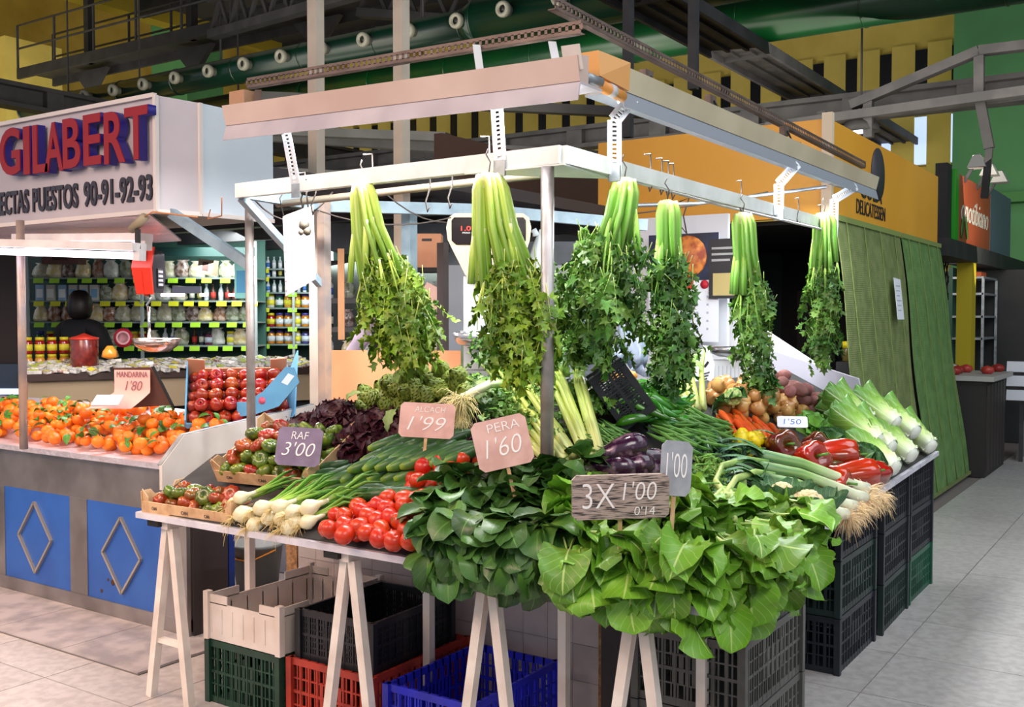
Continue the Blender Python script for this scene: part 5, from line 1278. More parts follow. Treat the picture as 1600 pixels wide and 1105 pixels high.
def spring_onion(x, y, lift, ang, lab, s=1.0, seed=0):
    p = SURF(x, y, lift); R = slopeF @ Matrix.Rotation(ang, 3, 'Z'); t = thing('spring_onion', lab, 'spring onion', p, R, 'spring onions at the front table edge'); t.scale = (s,)*3
    MB().lathe([(0, -.03), (.012, -.028), (.026, -.012), (.030, .004), (.022, .022), (.011, .038), (.0085, .07), (.0, .072)], 14, rot=Matrix.Rotation(-pi/2, 3, 'X')).build('bulb', on_w, t)
    m = MB(); rs = random.Random(seed)
    for k in range(5):
        sx = rs.uniform(-.05, .05); sz = rs.uniform(-.0, .05)
        m.tube([(0, .05, 0), (sx*.2, .12, sz*.3), (sx*.7, .2, sz), (sx*1.3, .25, sz*.6)], [.008, .007, .006, .002], 6, ell=.5)
    m.build('leaves', son_l, t)
    o = roots(MB(), (0, -.03, 0), (0, -1, -.35), 26, .045, .0011, .8, seed).build('roots', root_m, t); o['kind'] = 'stuff'
sp = [(366, 790, .02), (378, 806, .02), (398, 806, .02), (420, 812, .02), (441, 812, .02), (462, 818, .02), (480, 818, .02), (375, 780, .06), (408, 796, .06), (436, 794, .065), (457, 802, .06), (482, 796, .06), (398, 822, .0), (452, 826, .0)]
for k, (x, y, l) in enumerate(sp): spring_onion(x, y-2, l+.01, -.75+rnd(-.2, .12), 'white bulbed spring onion with tan roots at the table edge', rnd(.95, 1.2), k)

# ---- artichokes
art_m = M('artichoke_green', (126, 140, 52), .55, col2=(106, 120, 44), ns=14, island=.16); art_s = M('artichoke_stem', (148, 160, 84), .6)
def artmesh(seed):
    rs = random.Random(seed); m = MB(); m.lathe([(0, -.03), (.02, -.028), (.031, -.008), (.028, .015), (.014, .035), (0, .042)], 10)
    for r_ in range(6):
        n = 8-(r_ > 3)*2; f = r_/5; z = -.026+.05*f; R0 = .036*(1-.62*f*f)
        for k in range(n):
            a = 2*pi*(k+.5*(r_ % 2))/n; d = V((cos(a), sin(a), 0)); s = V((-sin(a), cos(a), 0)); L = .030; w = .0145*(1-.3*f)
            b0 = d*R0*.92+V((0, 0, z)); mid = d*(R0+.002)+V((0, 0, z+L*.45)); tip = d*(R0*.86-.004*f)+V((0, 0, z+L))
            m.add([b0-s*w*.8, b0+s*w*.8, mid-s*w, mid+s*w, tip, mid+d*.0035], [(0, 1, 5), (0, 5, 2), (1, 3, 5), (2, 5, 4), (5, 3, 4)], 0, None, False)
    return m.mesh('artichoke_head', art_m)
arts = [artmesh(k) for k in range(3)]; ast = MB().tube([(0, 0, -.028), (0, 0, -.06), (.003, 0, -.09)], .007, 7).mesh('stem', art_s)
def art(c, lab='green artichoke in the mound behind the lettuces', g='artichoke mound'):
    t = thing('artichoke', lab, 'artichoke', c, (rnd(.7, 1.6), rnd(-.5, .5), rnd(-.8, .8)), g); s = rnd(.9, 1.1)
    inst('bracts', random.choice(arts), t, scale=s); inst('stem', ast, t, scale=s)
ap = [(556, 640), (560, 615), (600, 600), (660, 596), (730, 600), (745, 640), (720, 655), (640, 648)]
heap(region(ap, .05), 34, art, .055); heap(region([(565, 625), (610, 602), (700, 600), (735, 628), (650, 640)], .13), 20, art, .055)
heap(region([(600, 600), (640, 588), (730, 590), (730, 615), (640, 618)], .20), 14, art, .055)
for x, y in ((655, 580), (688, 576), (628, 590), (716, 586)): art(SURF(x, y, .24))
agl = MG('artichoke_leaf', [(0, (150, 166, 100)), (1, (104, 128, 70))], .6, var=.2, vein=(170, 180, 130))
al = [leafmesh(.16, .03, lambda v: max(.05, sin(pi*v)**.6*(1+.25*sin(22*v))), 4, 9, .4, .15, 6, 1.1, k, agl, .03, .004) for k in range(2)]
for x, y, dx in ((566, 614, -1), (618, 640, .1), (722, 590, .6), (738, 606, 1), (745, 596, 1.2)):
    solo(al[random.randrange(2)], 'artichoke_leaf', SURF(x, y, .16), 'grey-green artichoke leaf hanging from the mound', 'leaf', 'loose artichoke leaves', rot=frame((dx, -.6, -.4), (.2, -.4, .8)).to_euler(), scale=.75)

# ---- dark red oak lettuces
red_l = MG('red_lettuce', [(0, (120, 150, 70)), (.35, (96, 76, 44)), (.6, (74, 26, 36)), (1, (52, 14, 28))], .45, var=.25)
rlm = [leafmesh(.13, .075, lambda v: .25+.75*v**.6 if v < .93 else .9, 12, 9, .5, .30, 5, .9, k, red_l) for k in range(4)]
def head(label, p, meshes, n, s, group=None, name='red_lettuce', cat='lettuce', axis=(0, -.5, 1), tight=1.0):
    t = thing(name, label, cat, p, group=group); ax = V(axis).normalized(); e1 = ax.orthogonal().normalized(); e2 = ax.cross(e1)
    for k in range(n):
        f = (k+.5)/n; a = k*2.4; tilt = (.15+1.25*f)*tight; d = ax*cos(tilt)+(e1*cos(a)+e2*sin(a))*sin(tilt)
        nn = ax*sin(tilt)-(e1*cos(a)+e2*sin(a))*cos(tilt)
        inst('leaf', meshes[k % len(meshes)], t, mat4=M4(-ax*.04*s+(e1*cos(a)+e2*sin(a))*.012*s, frame(d, nn), s*(.82+.3*f)))
    return t
for k, (x, y, s, l) in enumerate(((470, 668, .75, .03), (512, 676, 1.05, .06), (548, 690, .9, .05), (520, 650, .8, .10), (582, 672, 1.05, .06), (612, 690, .95, .03), (600, 655, .85, .08), (745, 700, .8, .05), (722, 692, .8, .05), (760, 680, .7, .06))):
    head(['dark red lettuce left of the purple price slate', 'dark red lettuce behind the purple price slate', 'dark red lettuce just above the cucumbers', 'dark red lettuce highest on the left', 'large dark red lettuce in the middle of the row', 'dark red lettuce touching the back cucumbers', 'dark red lettuce under the artichokes', 'dark red lettuce between the two pink cards', 'small dark red lettuce below the fringed leek roots', 'dark red lettuce behind the right pink card'][k], SURF(x, y, l), rlm, 22, s, 'dark red lettuces', axis=(rnd(-.2, .3), -.7, 1))

# ---- eggplants
egg_m = M('eggplant_skin', (48, 14, 42), .2, col2=(170, 130, 150), ns=30, coat=.5, nlo=.52, nhi=.8, var=.15); egg_c = M('eggplant_cap', (96, 110, 60), .6)
ep = [(0, -.085), (.02, -.082), (.038, -.06), (.044, -.03), (.040, .01), (.030, .05), (.018, .075), (.012, .085), (0, .086)]
egm = MB().lathe([(r, z) for r, z in ep], 20).mesh('eggplant_body', egg_m)
ecm = MB()
for k in range(5):
    a = k*1.2566
    ecm.add([(cos(a)*.004, sin(a)*.004, .094), (cos(a-.6)*.02, sin(a-.6)*.02, .078), (cos(a)*.036, sin(a)*.036, .048), (cos(a+.6)*.02, sin(a+.6)*.02, .078)], [(0, 1, 2, 3)])
ecm.tube([(0, 0, .085), (.004, 0, .12)], .006, 6); ecm = ecm.mesh('cap', egg_c)
for k, (x, y, l, rz, s, lab) in enumerate(((972, 703, .09, (1.9, 0, -.9), 1.0, 'glossy dark eggplant on top of the pile'), (955, 730, .04, (1.6, 0, -1.3), .95, 'glossy eggplant directly above the chalk board'), (985, 728, .05, (1.7, .1, -.9), .9, 'glossy eggplant in the middle of the pile'), (1008, 716, .06, (1.5, .2, 2.3), .9, 'glossy eggplant behind the grey price slate'), (1018, 732, .04, (1.5, 0, 2.8), .85, 'glossy eggplant lowest beside the grey slate'), (920, 730, .04, (1.6, 0, .4), .85, 'striped eggplant left of the pile'), (846, 735, .05, (1.6, 0, 1.6), .85, 'purple striped eggplant by the corner pole foot'), (885, 745, .03, (1.6, 0, .9), .8, 'eggplant half hidden behind the spinach'))):
    t = thing('eggplant', lab, 'eggplant', SURF(x, y, l), rz); inst('eggplant_body', egm, t, scale=s*1.15); inst('cap', ecm, t, scale=s*1.15)

# ---- beans
bean_m = MG('round_bean', [(0, (70, 110, 40)), (.5, (84, 130, 52)), (1, (64, 104, 40))], .4, var=.25); fbean_m = MG('flat_bean', [(0, (96, 146, 60)), (.5, (108, 158, 70)), (1, (80, 130, 54))], .4, var=.2)
bn = [MB().tube([(b*sin(pi*k/6), .12*(k/6-.5), 0) for k in range(7)], [.001, .0035, .004, .004, .004, .0035, .001], 6).mesh('bean', bean_m) for b in (.01, .02, -.012)]
fb = [MB().tube([(b*sin(pi*k/6), .19*(k/6-.5), 0) for k in range(7)], [.002, .007, .008, .008, .008, .007, .002], 6, ell=.35).mesh('bean', fbean_m) for b in (.012, .03, -.02)]
def beans(poly, n, me, lab, g, lifts, ang, sl):
    f = [region(poly, l) for l in lifts]
    for k in range(n):
        c = f[k % len(f)]()
        R = sl @ Matrix.Rotation(ang+rnd(-.7, .7), 3, 'Z') @ Matrix.Rotation(rnd(-.2, .2), 3, 'X')
        tag(inst('green_bean', random.choice(me), mat4=M4(c, R, rnd(.85, 1.15))), lab, 'bean', g)
beans([(925, 690), (930, 665), (960, 662), (985, 675), (988, 700), (950, 715)], 110, bn, 'thin round green bean in the heap above the eggplants', 'thin round green beans', [.02, .035, .05, .065], -.8, slopeR)
beans([(1040, 690), (1052, 668), (1080, 650), (1105, 645), (1125, 662), (1118, 686), (1070, 696)], 110, fb, 'long flat green bean in the heap below the peppers crate', 'long flat green beans', [.02, .04, .06, .085, .10], -.9, slopeR)

# ---- plastic crate builder
def pcrate(label, p, R, w, l, h, mat, group=None, style='grid', low=0, name='plastic_crate', closed=None):
    t = thing(name, label, 'crate', p, R, group)
    W2, L2 = w/2, l/2
    MB().bb(-W2+.01, W2-.01, -L2+.01, L2-.01, .005, .013).build('base', mat, t)
    for s, ax in ((-1, 0), (1, 0), (-1, 1), (1, 1)):
        half, dist = (W2, L2) if ax == 0 else (L2, W2)
        m = MB()
        def B(u0, u1, z0, z1, th=.006, o=0):
            q0, q1 = dist-th-o, dist-o
            if ax == 0: m.bb(u0, u1, s*q0, s*q1, z0, z1)
            else: m.bb(s*q0, s*q1, u0, u1, z0, z1)
        if style == 'solid':
            B(-half, half, 0, h*.82); B(-half, -half*.45, h*.8, h); B(half*.45, half, h*.8, h)
            for k in range(7): B(-half*.9+half*1.8*k/6-.003, -half*.9+half*1.8*k/6+.003, .03, h*.7, .009, -.003)
        else:
            n = max(5, int(half*2/.045)); dn = n*2
            B(-half, half, 0, .028, .009, -.002); B(-half, half, h-.028, h, .012, -.004); B(-half, half, h*.5-.006, h*.5+.006, .009, -.002)
            for k in range(n+1):
                u = -half+.008+(2*half-.016)*k/n; B(u-.004, u+.004, 0, h, .011, -.003)
            if style == 'fine':
                for k in range(dn*2): u = -half+2*half*(k+.5)/(dn*2); B(u-.0032, u+.0032, .02, h*.95, .005)
                for z in (.25, .38, .62, .75, .87): B(-half, half, h*z-.003, h*z+.003, .005)
            else:
                for k in range(dn): u = -half+2*half*(k+.5)/dn; B(u-.0028, u+.0028, .02, h*.95, .005)
                for z in (.3, .7): B(-half, half, h*z-.003, h*z+.003, .007, -.001)
            # solid name plate with the hand hold above it
            B(-half*.32, half*.32, h*.30, h*.72, .005, .0)
            B(-half*.34, -half*.30, h*.7, h*.9, .01, -.002); B(half*.30, half*.34, h*.7, h*.9, .01, -.002)
        m.build('side_wall', mat, t)
    for sx in (-1, 1):
        for sy in (-1, 1): MB().bb(sx*W2-.014, sx*W2+.014, sy*L2-.014, sy*L2+.014, 0, h+(.012 if style == 'solid' else .0)).build('corner_post', mat, t)
    return t
P = lambda n, c, r=.42: M(n, c, r, col2=tuple(int(x*.82) for x in c), ns=7)
cr_black = P('crate_black', (30, 30, 34)); cr_green = P('crate_green', (26, 62, 46)); cr_red = P('crate_red', (176, 54, 38)); cr_blue = P('crate_blue', (34, 40, 190), .35); cr_white = M('crate_white', (222, 210, 202), .45, col2=(206, 190, 178), ns=5); cr_grey = P('crate_grey', (84, 84, 80)); cr_navy = P('crate_navy', (36, 40, 48)); cr_dgreen = P('crate_dark_green', (34, 50, 48))
I3 = Matrix.Identity(3); RZ = lambda a: Matrix.Rotation(a, 3, 'Z')
pcrate('dark green plastic crate under the white crate', (-3.24, 3.14, .0), I3, .42, .60, .265, cr_green)
pcrate('white solid plastic crate on the dark green one', (-3.24, 3.14, .268), I3, .43, .60, .19, cr_white, style='solid')
pcrate('brick red plastic crate under the black one', (-2.77, 3.16, .0), I3, .43, .60, .27, cr_red)
pcrate('black plastic crate sitting in the red crate', (-2.775, 3.14, .262), RZ(.02), .38, .50, .2, cr_black, style='fine')
pcrate('bright blue empty plastic crate on the floor', (-2.275, 3.13, .0), I3, .39, .56, .27, cr_blue)
for k, c in enumerate((cr_grey, cr_grey, cr_navy)):
    pcrate(['grey crate at the floor under the table corner', 'grey crate in the middle of the corner stack', 'dark crate topmost under the chard at the corner'][k], (-1.455, 3.56, .262*k), RZ(.0), .40, .60, .258, c, style='fine' if k == 2 else 'grid')
for k, c in enumerate((cr_navy, cr_dgreen, cr_navy)):
    pcrate(['bottom dark crate of the stack under the leek roots', 'dark green crate in the middle under the leek roots', 'top dark crate of the stack under the leek roots'][k], (-1.535, 4.93, .262*k), RZ(.0), .40, .60, .258, c)
for k, c in enumerate((cr_dgreen, cr_navy, cr_navy)):
    pcrate(['bottom crate of the third stack along the aisle', 'middle crate of the third stack along the aisle', 'top crate of the third stack along the aisle'][k], (-1.53, 5.63, .262*k), RZ(.02), .40, .58, .258, c)
for k, c in enumerate((P('crate_bottle_green', (34, 92, 70)), cr_navy, cr_navy)):
    pcrate(['bright green bottom crate of the farthest stack', 'black middle crate of the farthest stack', 'black top crate of the farthest stack'][k], (-1.54, 6.28, .262*k), RZ(.0), .40, .56, .258, c)

# ---- green peppers in a tilted black crate
pk_ = SURF(985, 640, .02); RK = Matrix.Rotation(.55, 3, 'Z') @ Matrix.Rotation(.95, 3, 'Y') 
pcrate('tilted black crate spilling long green peppers', SURF(944, 630, .05), RK, .22, .28, .16, cr_black, style='fine')
gp_m = M('green_pepper', (64, 140, 24), .25, var=.2, col2=(44, 112, 20), ns=8, coat=.6)
gpm = [MB().tube([(b*sin(2.6*f), .17*(f-.5), .2*b*sin(5*f)) for f in [k/9 for k in range(10)]], [.006, .016, .020, .020, .018, .017, .015, .012, .008, .002], 10, lobes=3, lob=.1).mesh('pepper_body', gp_m) for b in (.02, .035, -.03, .05)]
gst = MB().tube([(0, -.085, 0), (0, -.10, .004), (.005, -.12, .012)], .004, 6).mesh('stem', M('pepper_stem', (90, 140, 50), .6))
def gpep(c):
    t = thing('green_pepper', 'long glossy green pepper spilling from the black crate', 'pepper', c, (rnd(-.4, .4), rnd(-.2, .6), rnd(-2.4, .2)), 'long green peppers'); s = rnd(.95, 1.2)
    inst('pepper_body', random.choice(gpm), t, scale=s); inst('stem', gst, t, scale=s)
heap(region([(968, 625), (985, 600), (1030, 603), (1062, 622), (1062, 655), (1015, 668), (985, 652)], .08), 30, gpep, .032)
heap(region([(975, 620), (990, 604), (1030, 606), (1052, 628), (1010, 650)], .14), 18, gpep, .032)

# ---- onions, potatoes
oni_m = M('onion_skin', (206, 158, 88), .3, var=.16, col2=(176, 116, 60), ns=10, coat=.3)
onm = MB().lathe([(0, -.032), (.014, -.032), (.032, -.016), (.038, 0), (.032, .018), (.014, .031), (.005, .04), (.003, .05), (0, .05)], 16).mesh('onion_bulb', oni_m)
def onion(c, lab='golden onion in the heap beside the potatoes'): solo(onm, 'onion', c, lab, 'onion', 'golden onions', rot=(rnd(-1.2, 1.2), rnd(-1.2, 1.2), rnd(0, 6)), scale=rnd(.85, 1.15))
heap(region([(1105, 605), (1140, 592), (1190, 596), (1235, 618), (1275, 640), (1262, 655), (1205, 655), (1150, 650), (1112, 632)], .035), 46, onion, .062)
heap(region([(1120, 604), (1165, 594), (1240, 622), (1268, 642), (1205, 646), (1160, 636)], .09), 22, onion, .07)
heap(region([(1130, 600), (1170, 590), (1220, 612), (1200, 632)], .14), 6, onion, .075)
pot_m = M('potato_skin', (158, 106, 100), .75, var=.12, col2=(134, 84, 80), ns=16, bump=.2, bs=90)
ptm = [MB().lathe([(0, -.05), (.018, -.046), (.031, -.025), (.034*q, 0), (.031, .026), (.017, .046), (0, .05)], 12, lobes=3, lob=.08).mesh('potato', pot_m) for q in (1, 1.06)]
def potato(c): solo(random.choice(ptm), 'potato', c, 'dusky pink potato heaped against the white end board', 'potato', 'pink potatoes', rot=(rnd(1.1, 2), rnd(-.3, .3), rnd(0, 6)), scale=rnd(.85, 1.12))
heap(region([(1205, 588), (1250, 606), (1320, 640), (1315, 652), (1265, 645), (1225, 615), (1200, 600)], .035), 34, potato, .06)
heap(region([(1205, 590), (1235, 600), (1300, 634), (1262, 630), (1225, 610)], .09), 20, potato, .06)
heap(region([(1190, 580), (1215, 578), (1262, 610), (1240, 618), (1200, 596)], .15), 7, potato, .08)
# ---- carrots, lemons
car_m = M('carrot', (226, 92, 26), .4, var=.08, col2=(212, 80, 22), ns=12)
carm = MB().tube([(0, .17*(k/8-.5), 0) for k in range(9)], [.010, .016, .0165, .016, .015, .013, .010, .006, .002], 10).mesh('carrot_body', car_m)
cst = MB().tube([(0, -.083, 0), (0, -.10, .003)], .005, 6).mesh('stem', M('carrot_top', (120, 140, 60), .6))
def carrot(c):
    R = slopeR @ Matrix.Rotation(-2.2+rnd(-.3, .3), 3, 'Z'); t = thing('carrot', 'orange carrot in the layered row above the lemons', 'carrot', c, R.to_euler(), 'orange carrots'); inst('carrot_body', carm, t); inst('stem', cst, t)
heap(region([(1120, 655), (1150, 650), (1215, 672), (1245, 690), (1235, 700), (1190, 690), (1135, 668)], .02), 22, carrot, .028)
heap(region([(1125, 652), (1160, 652), (1215, 675), (1235, 690), (1180, 680)], .05), 14, carrot, .03)
lem_m = M('lemon_peel', (246, 214, 10), .35, var=.05, bump=.15, bs=200, coat=.2)
lmm = MB().lathe([(0, -.040), (.006, -.038), (.012, -.032), (.027, -.016), (.030, 0), (.027, .016), (.012, .031), (.005, .036), (0, .036)], 16).mesh('lemon', lem_m)
heap(region([(1140, 690), (1160, 676), (1195, 682), (1196, 700), (1175, 708), (1148, 700)], .03), 10, lambda c: solo(lmm, 'lemon', c, 'yellow lemon in the small pile under the carrots', 'lemon', 'yellow lemons', rot=(rnd(0, 3), rnd(0, 3), 0)), .052)
heap(region([(1150, 686), (1165, 678), (1190, 684), (1185, 698)], .075), 5, lambda c: solo(lmm, 'lemon', c, 'yellow lemon in the small pile under the carrots', 'lemon', 'yellow lemons', rot=(rnd(0, 3), rnd(0, 3), 0)), .052)
# ---- red peppers
rp_m = M('red_pepper', (182, 36, 12), .16, var=.08, col2=(112, 48, 14), ns=7, coat=.8, nlo=.45, nhi=.7); rp_m2 = M('dark_pepper', (110, 22, 22), .14, col2=(96, 70, 24), ns=9, coat=.8)
rpp = [(0, -.075), (.018, -.078), (.034, -.066), (.045, -.035), (.050, .0), (.052, .035), (.044, .06), (.028, .068), (.012, .058), (0, .052)]
def rpep(x, y, l, rot, s, m, lab):
    s *= 1.38; t = thing('red_pepper', lab, 'pepper', SURF(x, y, l), rot); me = MB().lathe([(r, z) for r, z in rpp], 28, lobes=4, lob=.26).build('pepper_body', m, t); me.scale = (s, s*.92, s*1.28)
    MB().tube([(0, 0, .065*s), (0, 0, .09*s), (.01, 0, .11*s)], [.010, .005, .006], 7).build('stem', MATS['pepper_stem'], t)
for a in ((1252, 722, .06, (1.2, .3, .9), 1.12, rp_m, 'large red pepper with green patch in the middle'), (1298, 712, .05, (1.5, .1, 1.9), 1.1, rp_m, 'bright red pepper behind the middle one'), (1335, 742, .04, (1.4, .2, 2.1), .95, rp_m, 'red pepper nearest the savoy cabbage'), (1290, 750, .035, (1.6, 0, 1.4), .95, rp_m, 'red pepper lying lowest above the leeks'), (1218, 700, .07, (1.3, .3, .6), 1.05, rp_m2, 'dark brownish red pepper beside the lemons'), (1232, 724, .03, (1.5, .1, 2.6), .9, rp_m2, 'dark pepper half hidden beside the leek tops'), (1275, 694, .05, (1.5, .1, .4), .9, rp_m2, 'dark pepper farthest back by the romaine'), (1360, 742, .04, (1.5, .3, 2.6), .85, rp_m, 'red pepper at the edge near the crates'), (1318, 722, .05, (1.5, .3, 2.6), .8, rp_m2, 'dark wrapped pepper behind the bright red ones')): rpep(*a)
# ---- zucchini
zm = M('zucchini_skin', (28, 62, 30), .3, var=.2, col2=(40, 84, 40), ns=30, coat=.3)
zme = MB().tube([(0, .2*(k/8-.5), 0) for k in range(9)], [.014, .022, .024, .024, .024, .023, .021, .017, .010], 12, lobes=5, lob=.06).mesh('zucchini_body', zm)
zen = MB().tube([(0, -.10, 0), (0, -.122, 0)], [.013, .011], 6).mesh('stem', M('zuc_stem', (150, 176, 110), .6))
for k, (x, y, l, a) in enumerate(((1080, 690, .08, -2.6), (1102, 694, .08, -2.5), (1122, 690, .08, -2.4), (1070, 702, .04, -2.7), (1095, 708, .04, -2.6), (1120, 706, .04, -2.5), (1140, 702, .03, -2.4))):
    t = thing('zucchini', 'dark zucchini in the bundle right of the eggplants', 'zucchini', SURF(x, y, l), (slopeR @ RZ(a)).to_euler(), 'dark zucchini'); inst('zucchini_body', zme, t, scale=.95); inst('stem', zen, t, scale=.95)
# ---- romaine
rom_m = MG('romaine_leaf', [(0, (232, 238, 214)), (.22, (204, 224, 150)), (.5, (134, 176, 70)), (1, (74, 128, 44))], .35, var=.12, vein=(220, 234, 190))
romp = lambda v: .5+.12*v if v < .35 else .5+.5*sin(pi*(v-.1)/1.0)**.9 if v < .97 else .3
rome = [leafmesh(.31, .115, lambda v: (.5+.25*v) if v < .3 else ((.575+.5*(v-.3)) if v < .75 else max(.08, .8*math.sqrt(max(0, 1-((v-.72)/.28)**2)))), 6, 10, .8, .10, 5, .25, k, rom_m) for k in range(4)]
def romaine(x, y, l, ang, lab, s=1, up=.25):
    p = SURF(x, y, l); t = thing('romaine_lettuce', lab, 'lettuce', p, group='romaine lettuces')
    ax = (slopeR @ (RZ(ang) @ V((0, 1, 0)))); ax = (ax+V((0, 0, up))).normalized(); e1 = ax.orthogonal().normalized(); e2 = ax.cross(e1)
    for k in range(13):
        a = k*2.4; f = k/12; tilt = .03+.30*f; rad_ = .016+.044*f; d = ax*cos(tilt)+(e1*cos(a)+e2*sin(a))*sin(tilt); nn = ax*sin(tilt)-(e1*cos(a)+e2*sin(a))*cos(tilt)
        inst('leaf', rome[k % 4], t, mat4=M4((e1*cos(a)+e2*sin(a))*rad_*s, frame(d, nn), s*(1.0-.12*f)))
    MB().lathe([(0, -.012), (.036, -.012), (.050, .015), (.052, .07)], 12, rot=ax.to_track_quat('Z', 'Y').to_matrix()).build('heart', M('romaine_white', (236, 240, 226), .4), t)
for k, (x, y, l, a) in enumerate(((1430, 676, .13, 1.3), (1455, 698, .07, 1.2), (1400, 662, .18, 1.4), (1392, 700, .12, 1.35), (1425, 712, .07, 1.25), (1398, 732, .06, 1.3), (1360, 660, .17, 1.45), (1372, 690, .13, 1.5))):
    romaine(x, y, l, a, 'romaine lettuce with its white base towards the aisle', 1.0, .0)
sav_m = MG('savoy_leaf', [(0, (150, 180, 90)), (.5, (56, 104, 44)), (1, (36, 80, 40))], .5, var=.2, vein=(140, 180, 90))
savl = [leafmesh(.14, .08, lambda v: max(.1, sin(pi*min(1, v*.92+.08))**.5), 8, 8, .6, .14, 7, .9, k, sav_m) for k in range(3)]
head('dark crinkled savoy cabbage between peppers and romaine', SURF(1345, 720, .04), savl, 16, 1.0, None, 'savoy_cabbage', 'cabbage', (.4, -.5, .8))
head('dark green savoy cabbage behind the red peppers', SURF(1300, 690, .04), savl, 14, .8, None, 'savoy_cabbage', 'cabbage', (.4, -.5, .8))
head('loose green lettuce left of the romaine lettuces', SURF(1270, 665, .05), [leafmesh(.14, .07, lambda v: max(.15, sin(pi*min(1, v*.9+.1))**.5), 8, 8, .5, .2, 5, .8, k, MG('pale_leaf%d' % k, [(0, (230, 240, 200)), (.4, (150, 200, 90)), (1, (84, 156, 54))], .4, var=.1)) for k in range(3)], 14, .8, None, 'green_lettuce', 'lettuce', (.5, -.5, .8))
# halved cabbage on the onions
t = head('cut green cabbage resting on the golden onions', SURF(1140, 625, .10), savl, 12, .75, None, 'cut_cabbage', 'cabbage', (-.5, -.2, .9))
MB().lathe([(0, -.004), (.040, -.004), (.044, .008), (.038, .012), (0, .016)], 22, lobes=9, lob=.06, rot=frame((0, 0, 1), (.55, -.75, .35))).build('cut_face', M('cabbage_cut', (214, 226, 150), .5, col2=(110, 160, 60), ns=70, bump=.8, bs=90), t, loc=(.03, -.035, .02))
# ---- leeks
leek_m = MG('leek_shaft', [(0, (244, 244, 228)), (.45, (226, 234, 196)), (.7, (140, 186, 104)), (1, (64, 120, 84))], .3, var=.06, streak=44)
def leek(px0, py0, l0, px1, py1, l1, lab, r, seed):
    a = SURF(px0, py0, l0); b_ = SURF(px1, py1, l1); t = thing('leek', lab, 'leek', a); d = b_-a; sag = V((0, 0, .02))
    MB().tube([(0, 0, 0), d*.1, d*.35+sag*.6, d*.65+sag, d], [r*1.12, r, r*.92, r*.95, r*1.1], 12, ell=.9).build('shaft', leek_m, t)
    m = MB(); rs = random.Random(seed)
    gl = MG('leek_leaf', [(0, (110, 160, 90)), (1, (46, 98, 74))], .45, var=.15) if 'leek_leaf' not in MATS else MATS['leek_leaf']
    lf = leafmesh(.26, .022, lambda v: max(.06, (1-v)**.4), 2, 7, -.5, .05, 3, .9, seed, gl)
    for k in range(4): inst('leaf', lf, t, mat4=M4(d*.97+jit(.01), frame(d.normalized()+V((rs.uniform(-.3, .3), rs.uniform(-.3, .3), rs.uniform(.0, .3))), (0, 0, 1))))
    dd = -d.normalized()
    o = roots(MB(), (0, 0, 0), dd*.7+V((.0, 0, -.45)), 300, .062, .0012, 1.35, seed).build('roots', M('leek_root', (236, 206, 160), .85, island=.22), t); o['kind'] = 'stuff'
leek(1355, 764, .07, 1190, 712, .11, 'leek lying uppermost, roots over the aisle edge', .024, 1)
leek(1352, 778, .06, 1190, 730, .09, 'second leek from the top, between its neighbours', .023, 2)
leek(1335, 792, .05, 1190, 748, .08, 'third leek, white shaft above the cauliflower', .024, 3)
leek(1322, 804, .03, 1185, 762, .06, 'lowest leek with the longest hanging roots', .022, 4)
leek(1372, 775, .02, 1230, 712, .05, 'thin leek nearest the red peppers', .016, 5)
# bundle of pale hair roots on the artichokes (upturned leeks)
t = thing('leek', 'upturned leek whose pale roots spill over the cucumbers card', 'leek', SURF(722, 622, .20))
MB().tube([(0, 0, 0), (.05, .12, .05), (.09, .25, .05)], [.02, .018, .018], 10).build('shaft', leek_m, t)
o = roots(MB(), (0, 0, 0), (.1, -.8, -.35), 280, .085, .0017, .9, 77).build('roots', M('pale_root', (232, 218, 160), .8, island=.15), t); o['kind'] = 'stuff'
o = roots(MB(), (.015, -.02, -.07), (.2, -.3, -1), 110, .07, .0016, .7, 78).build('roots', MATS['pale_root'], t); o['kind'] = 'stuff'
# ---- cauliflower
cf = SURF(1262, 800, .12)
t = thing('cauliflower', 'cream cauliflower in its leaves below the leeks', 'cauliflower', cf)
m = MB(); rs = random.Random(5)
for k in range(90):
    a = k*2.4; f = (k+.5)/90; r_ = .068*math.sqrt(f); c = V((r_*cos(a), r_*sin(a), .05*(1-f)+.02))
    m.lathe([(0, -.012), (.012, -.006), (.0135, .003), (.008, .010), (0, .012)], 7, 0, c+V((rs.uniform(-.002, .002),)*3))
m.build('curd', M('curd_cream', (240, 222, 180), .7, col2=(226, 200, 150), ns=60, bump=.6, bs=160), t)
clf = MG('cauli_leaf', [(0, (180, 200, 150)), (.4, (84, 128, 84)), (1, (54, 100, 62))], .5, var=.15, vein=(170, 200, 150))
cfl = [leafmesh(.13, .045, oval, 6, 8, .8, .12, 5, -.5, k, clf, .02, .005) for k in range(2)]
for k in range(11):
    a = k*.571; d = V((cos(a), sin(a), .55)); inst('leaf', cfl[k % 2], t, mat4=M4((cos(a)*.05, sin(a)*.05, -.005), frame(d, V((-cos(a)*.5, -sin(a)*.5, 1))), rnd(.85, 1.1)))
t = thing('cauliflower', 'second smaller cauliflower tucked above the chard', 'cauliflower', SURF(1222, 782, .08)); m = MB()
for k in range(50):
    a = k*2.4; f = (k+.5)/50; r_ = .05*math.sqrt(f); m.lathe([(0, -.012), (.012, -.006), (.0135, .003), (.008, .010), (0, .012)], 7, 0, (r_*cos(a), r_*sin(a), .04*(1-f)+.02))
m.build('curd', MATS['curd_cream'], t)
for k in range(8):
    a = k*.785; d = V((cos(a), sin(a), .6)); inst('leaf', cfl[k % 2], t, mat4=M4((cos(a)*.04, sin(a)*.04, -.005), frame(d, V((-cos(a)*.5, -sin(a)*.5, 1))), .9))
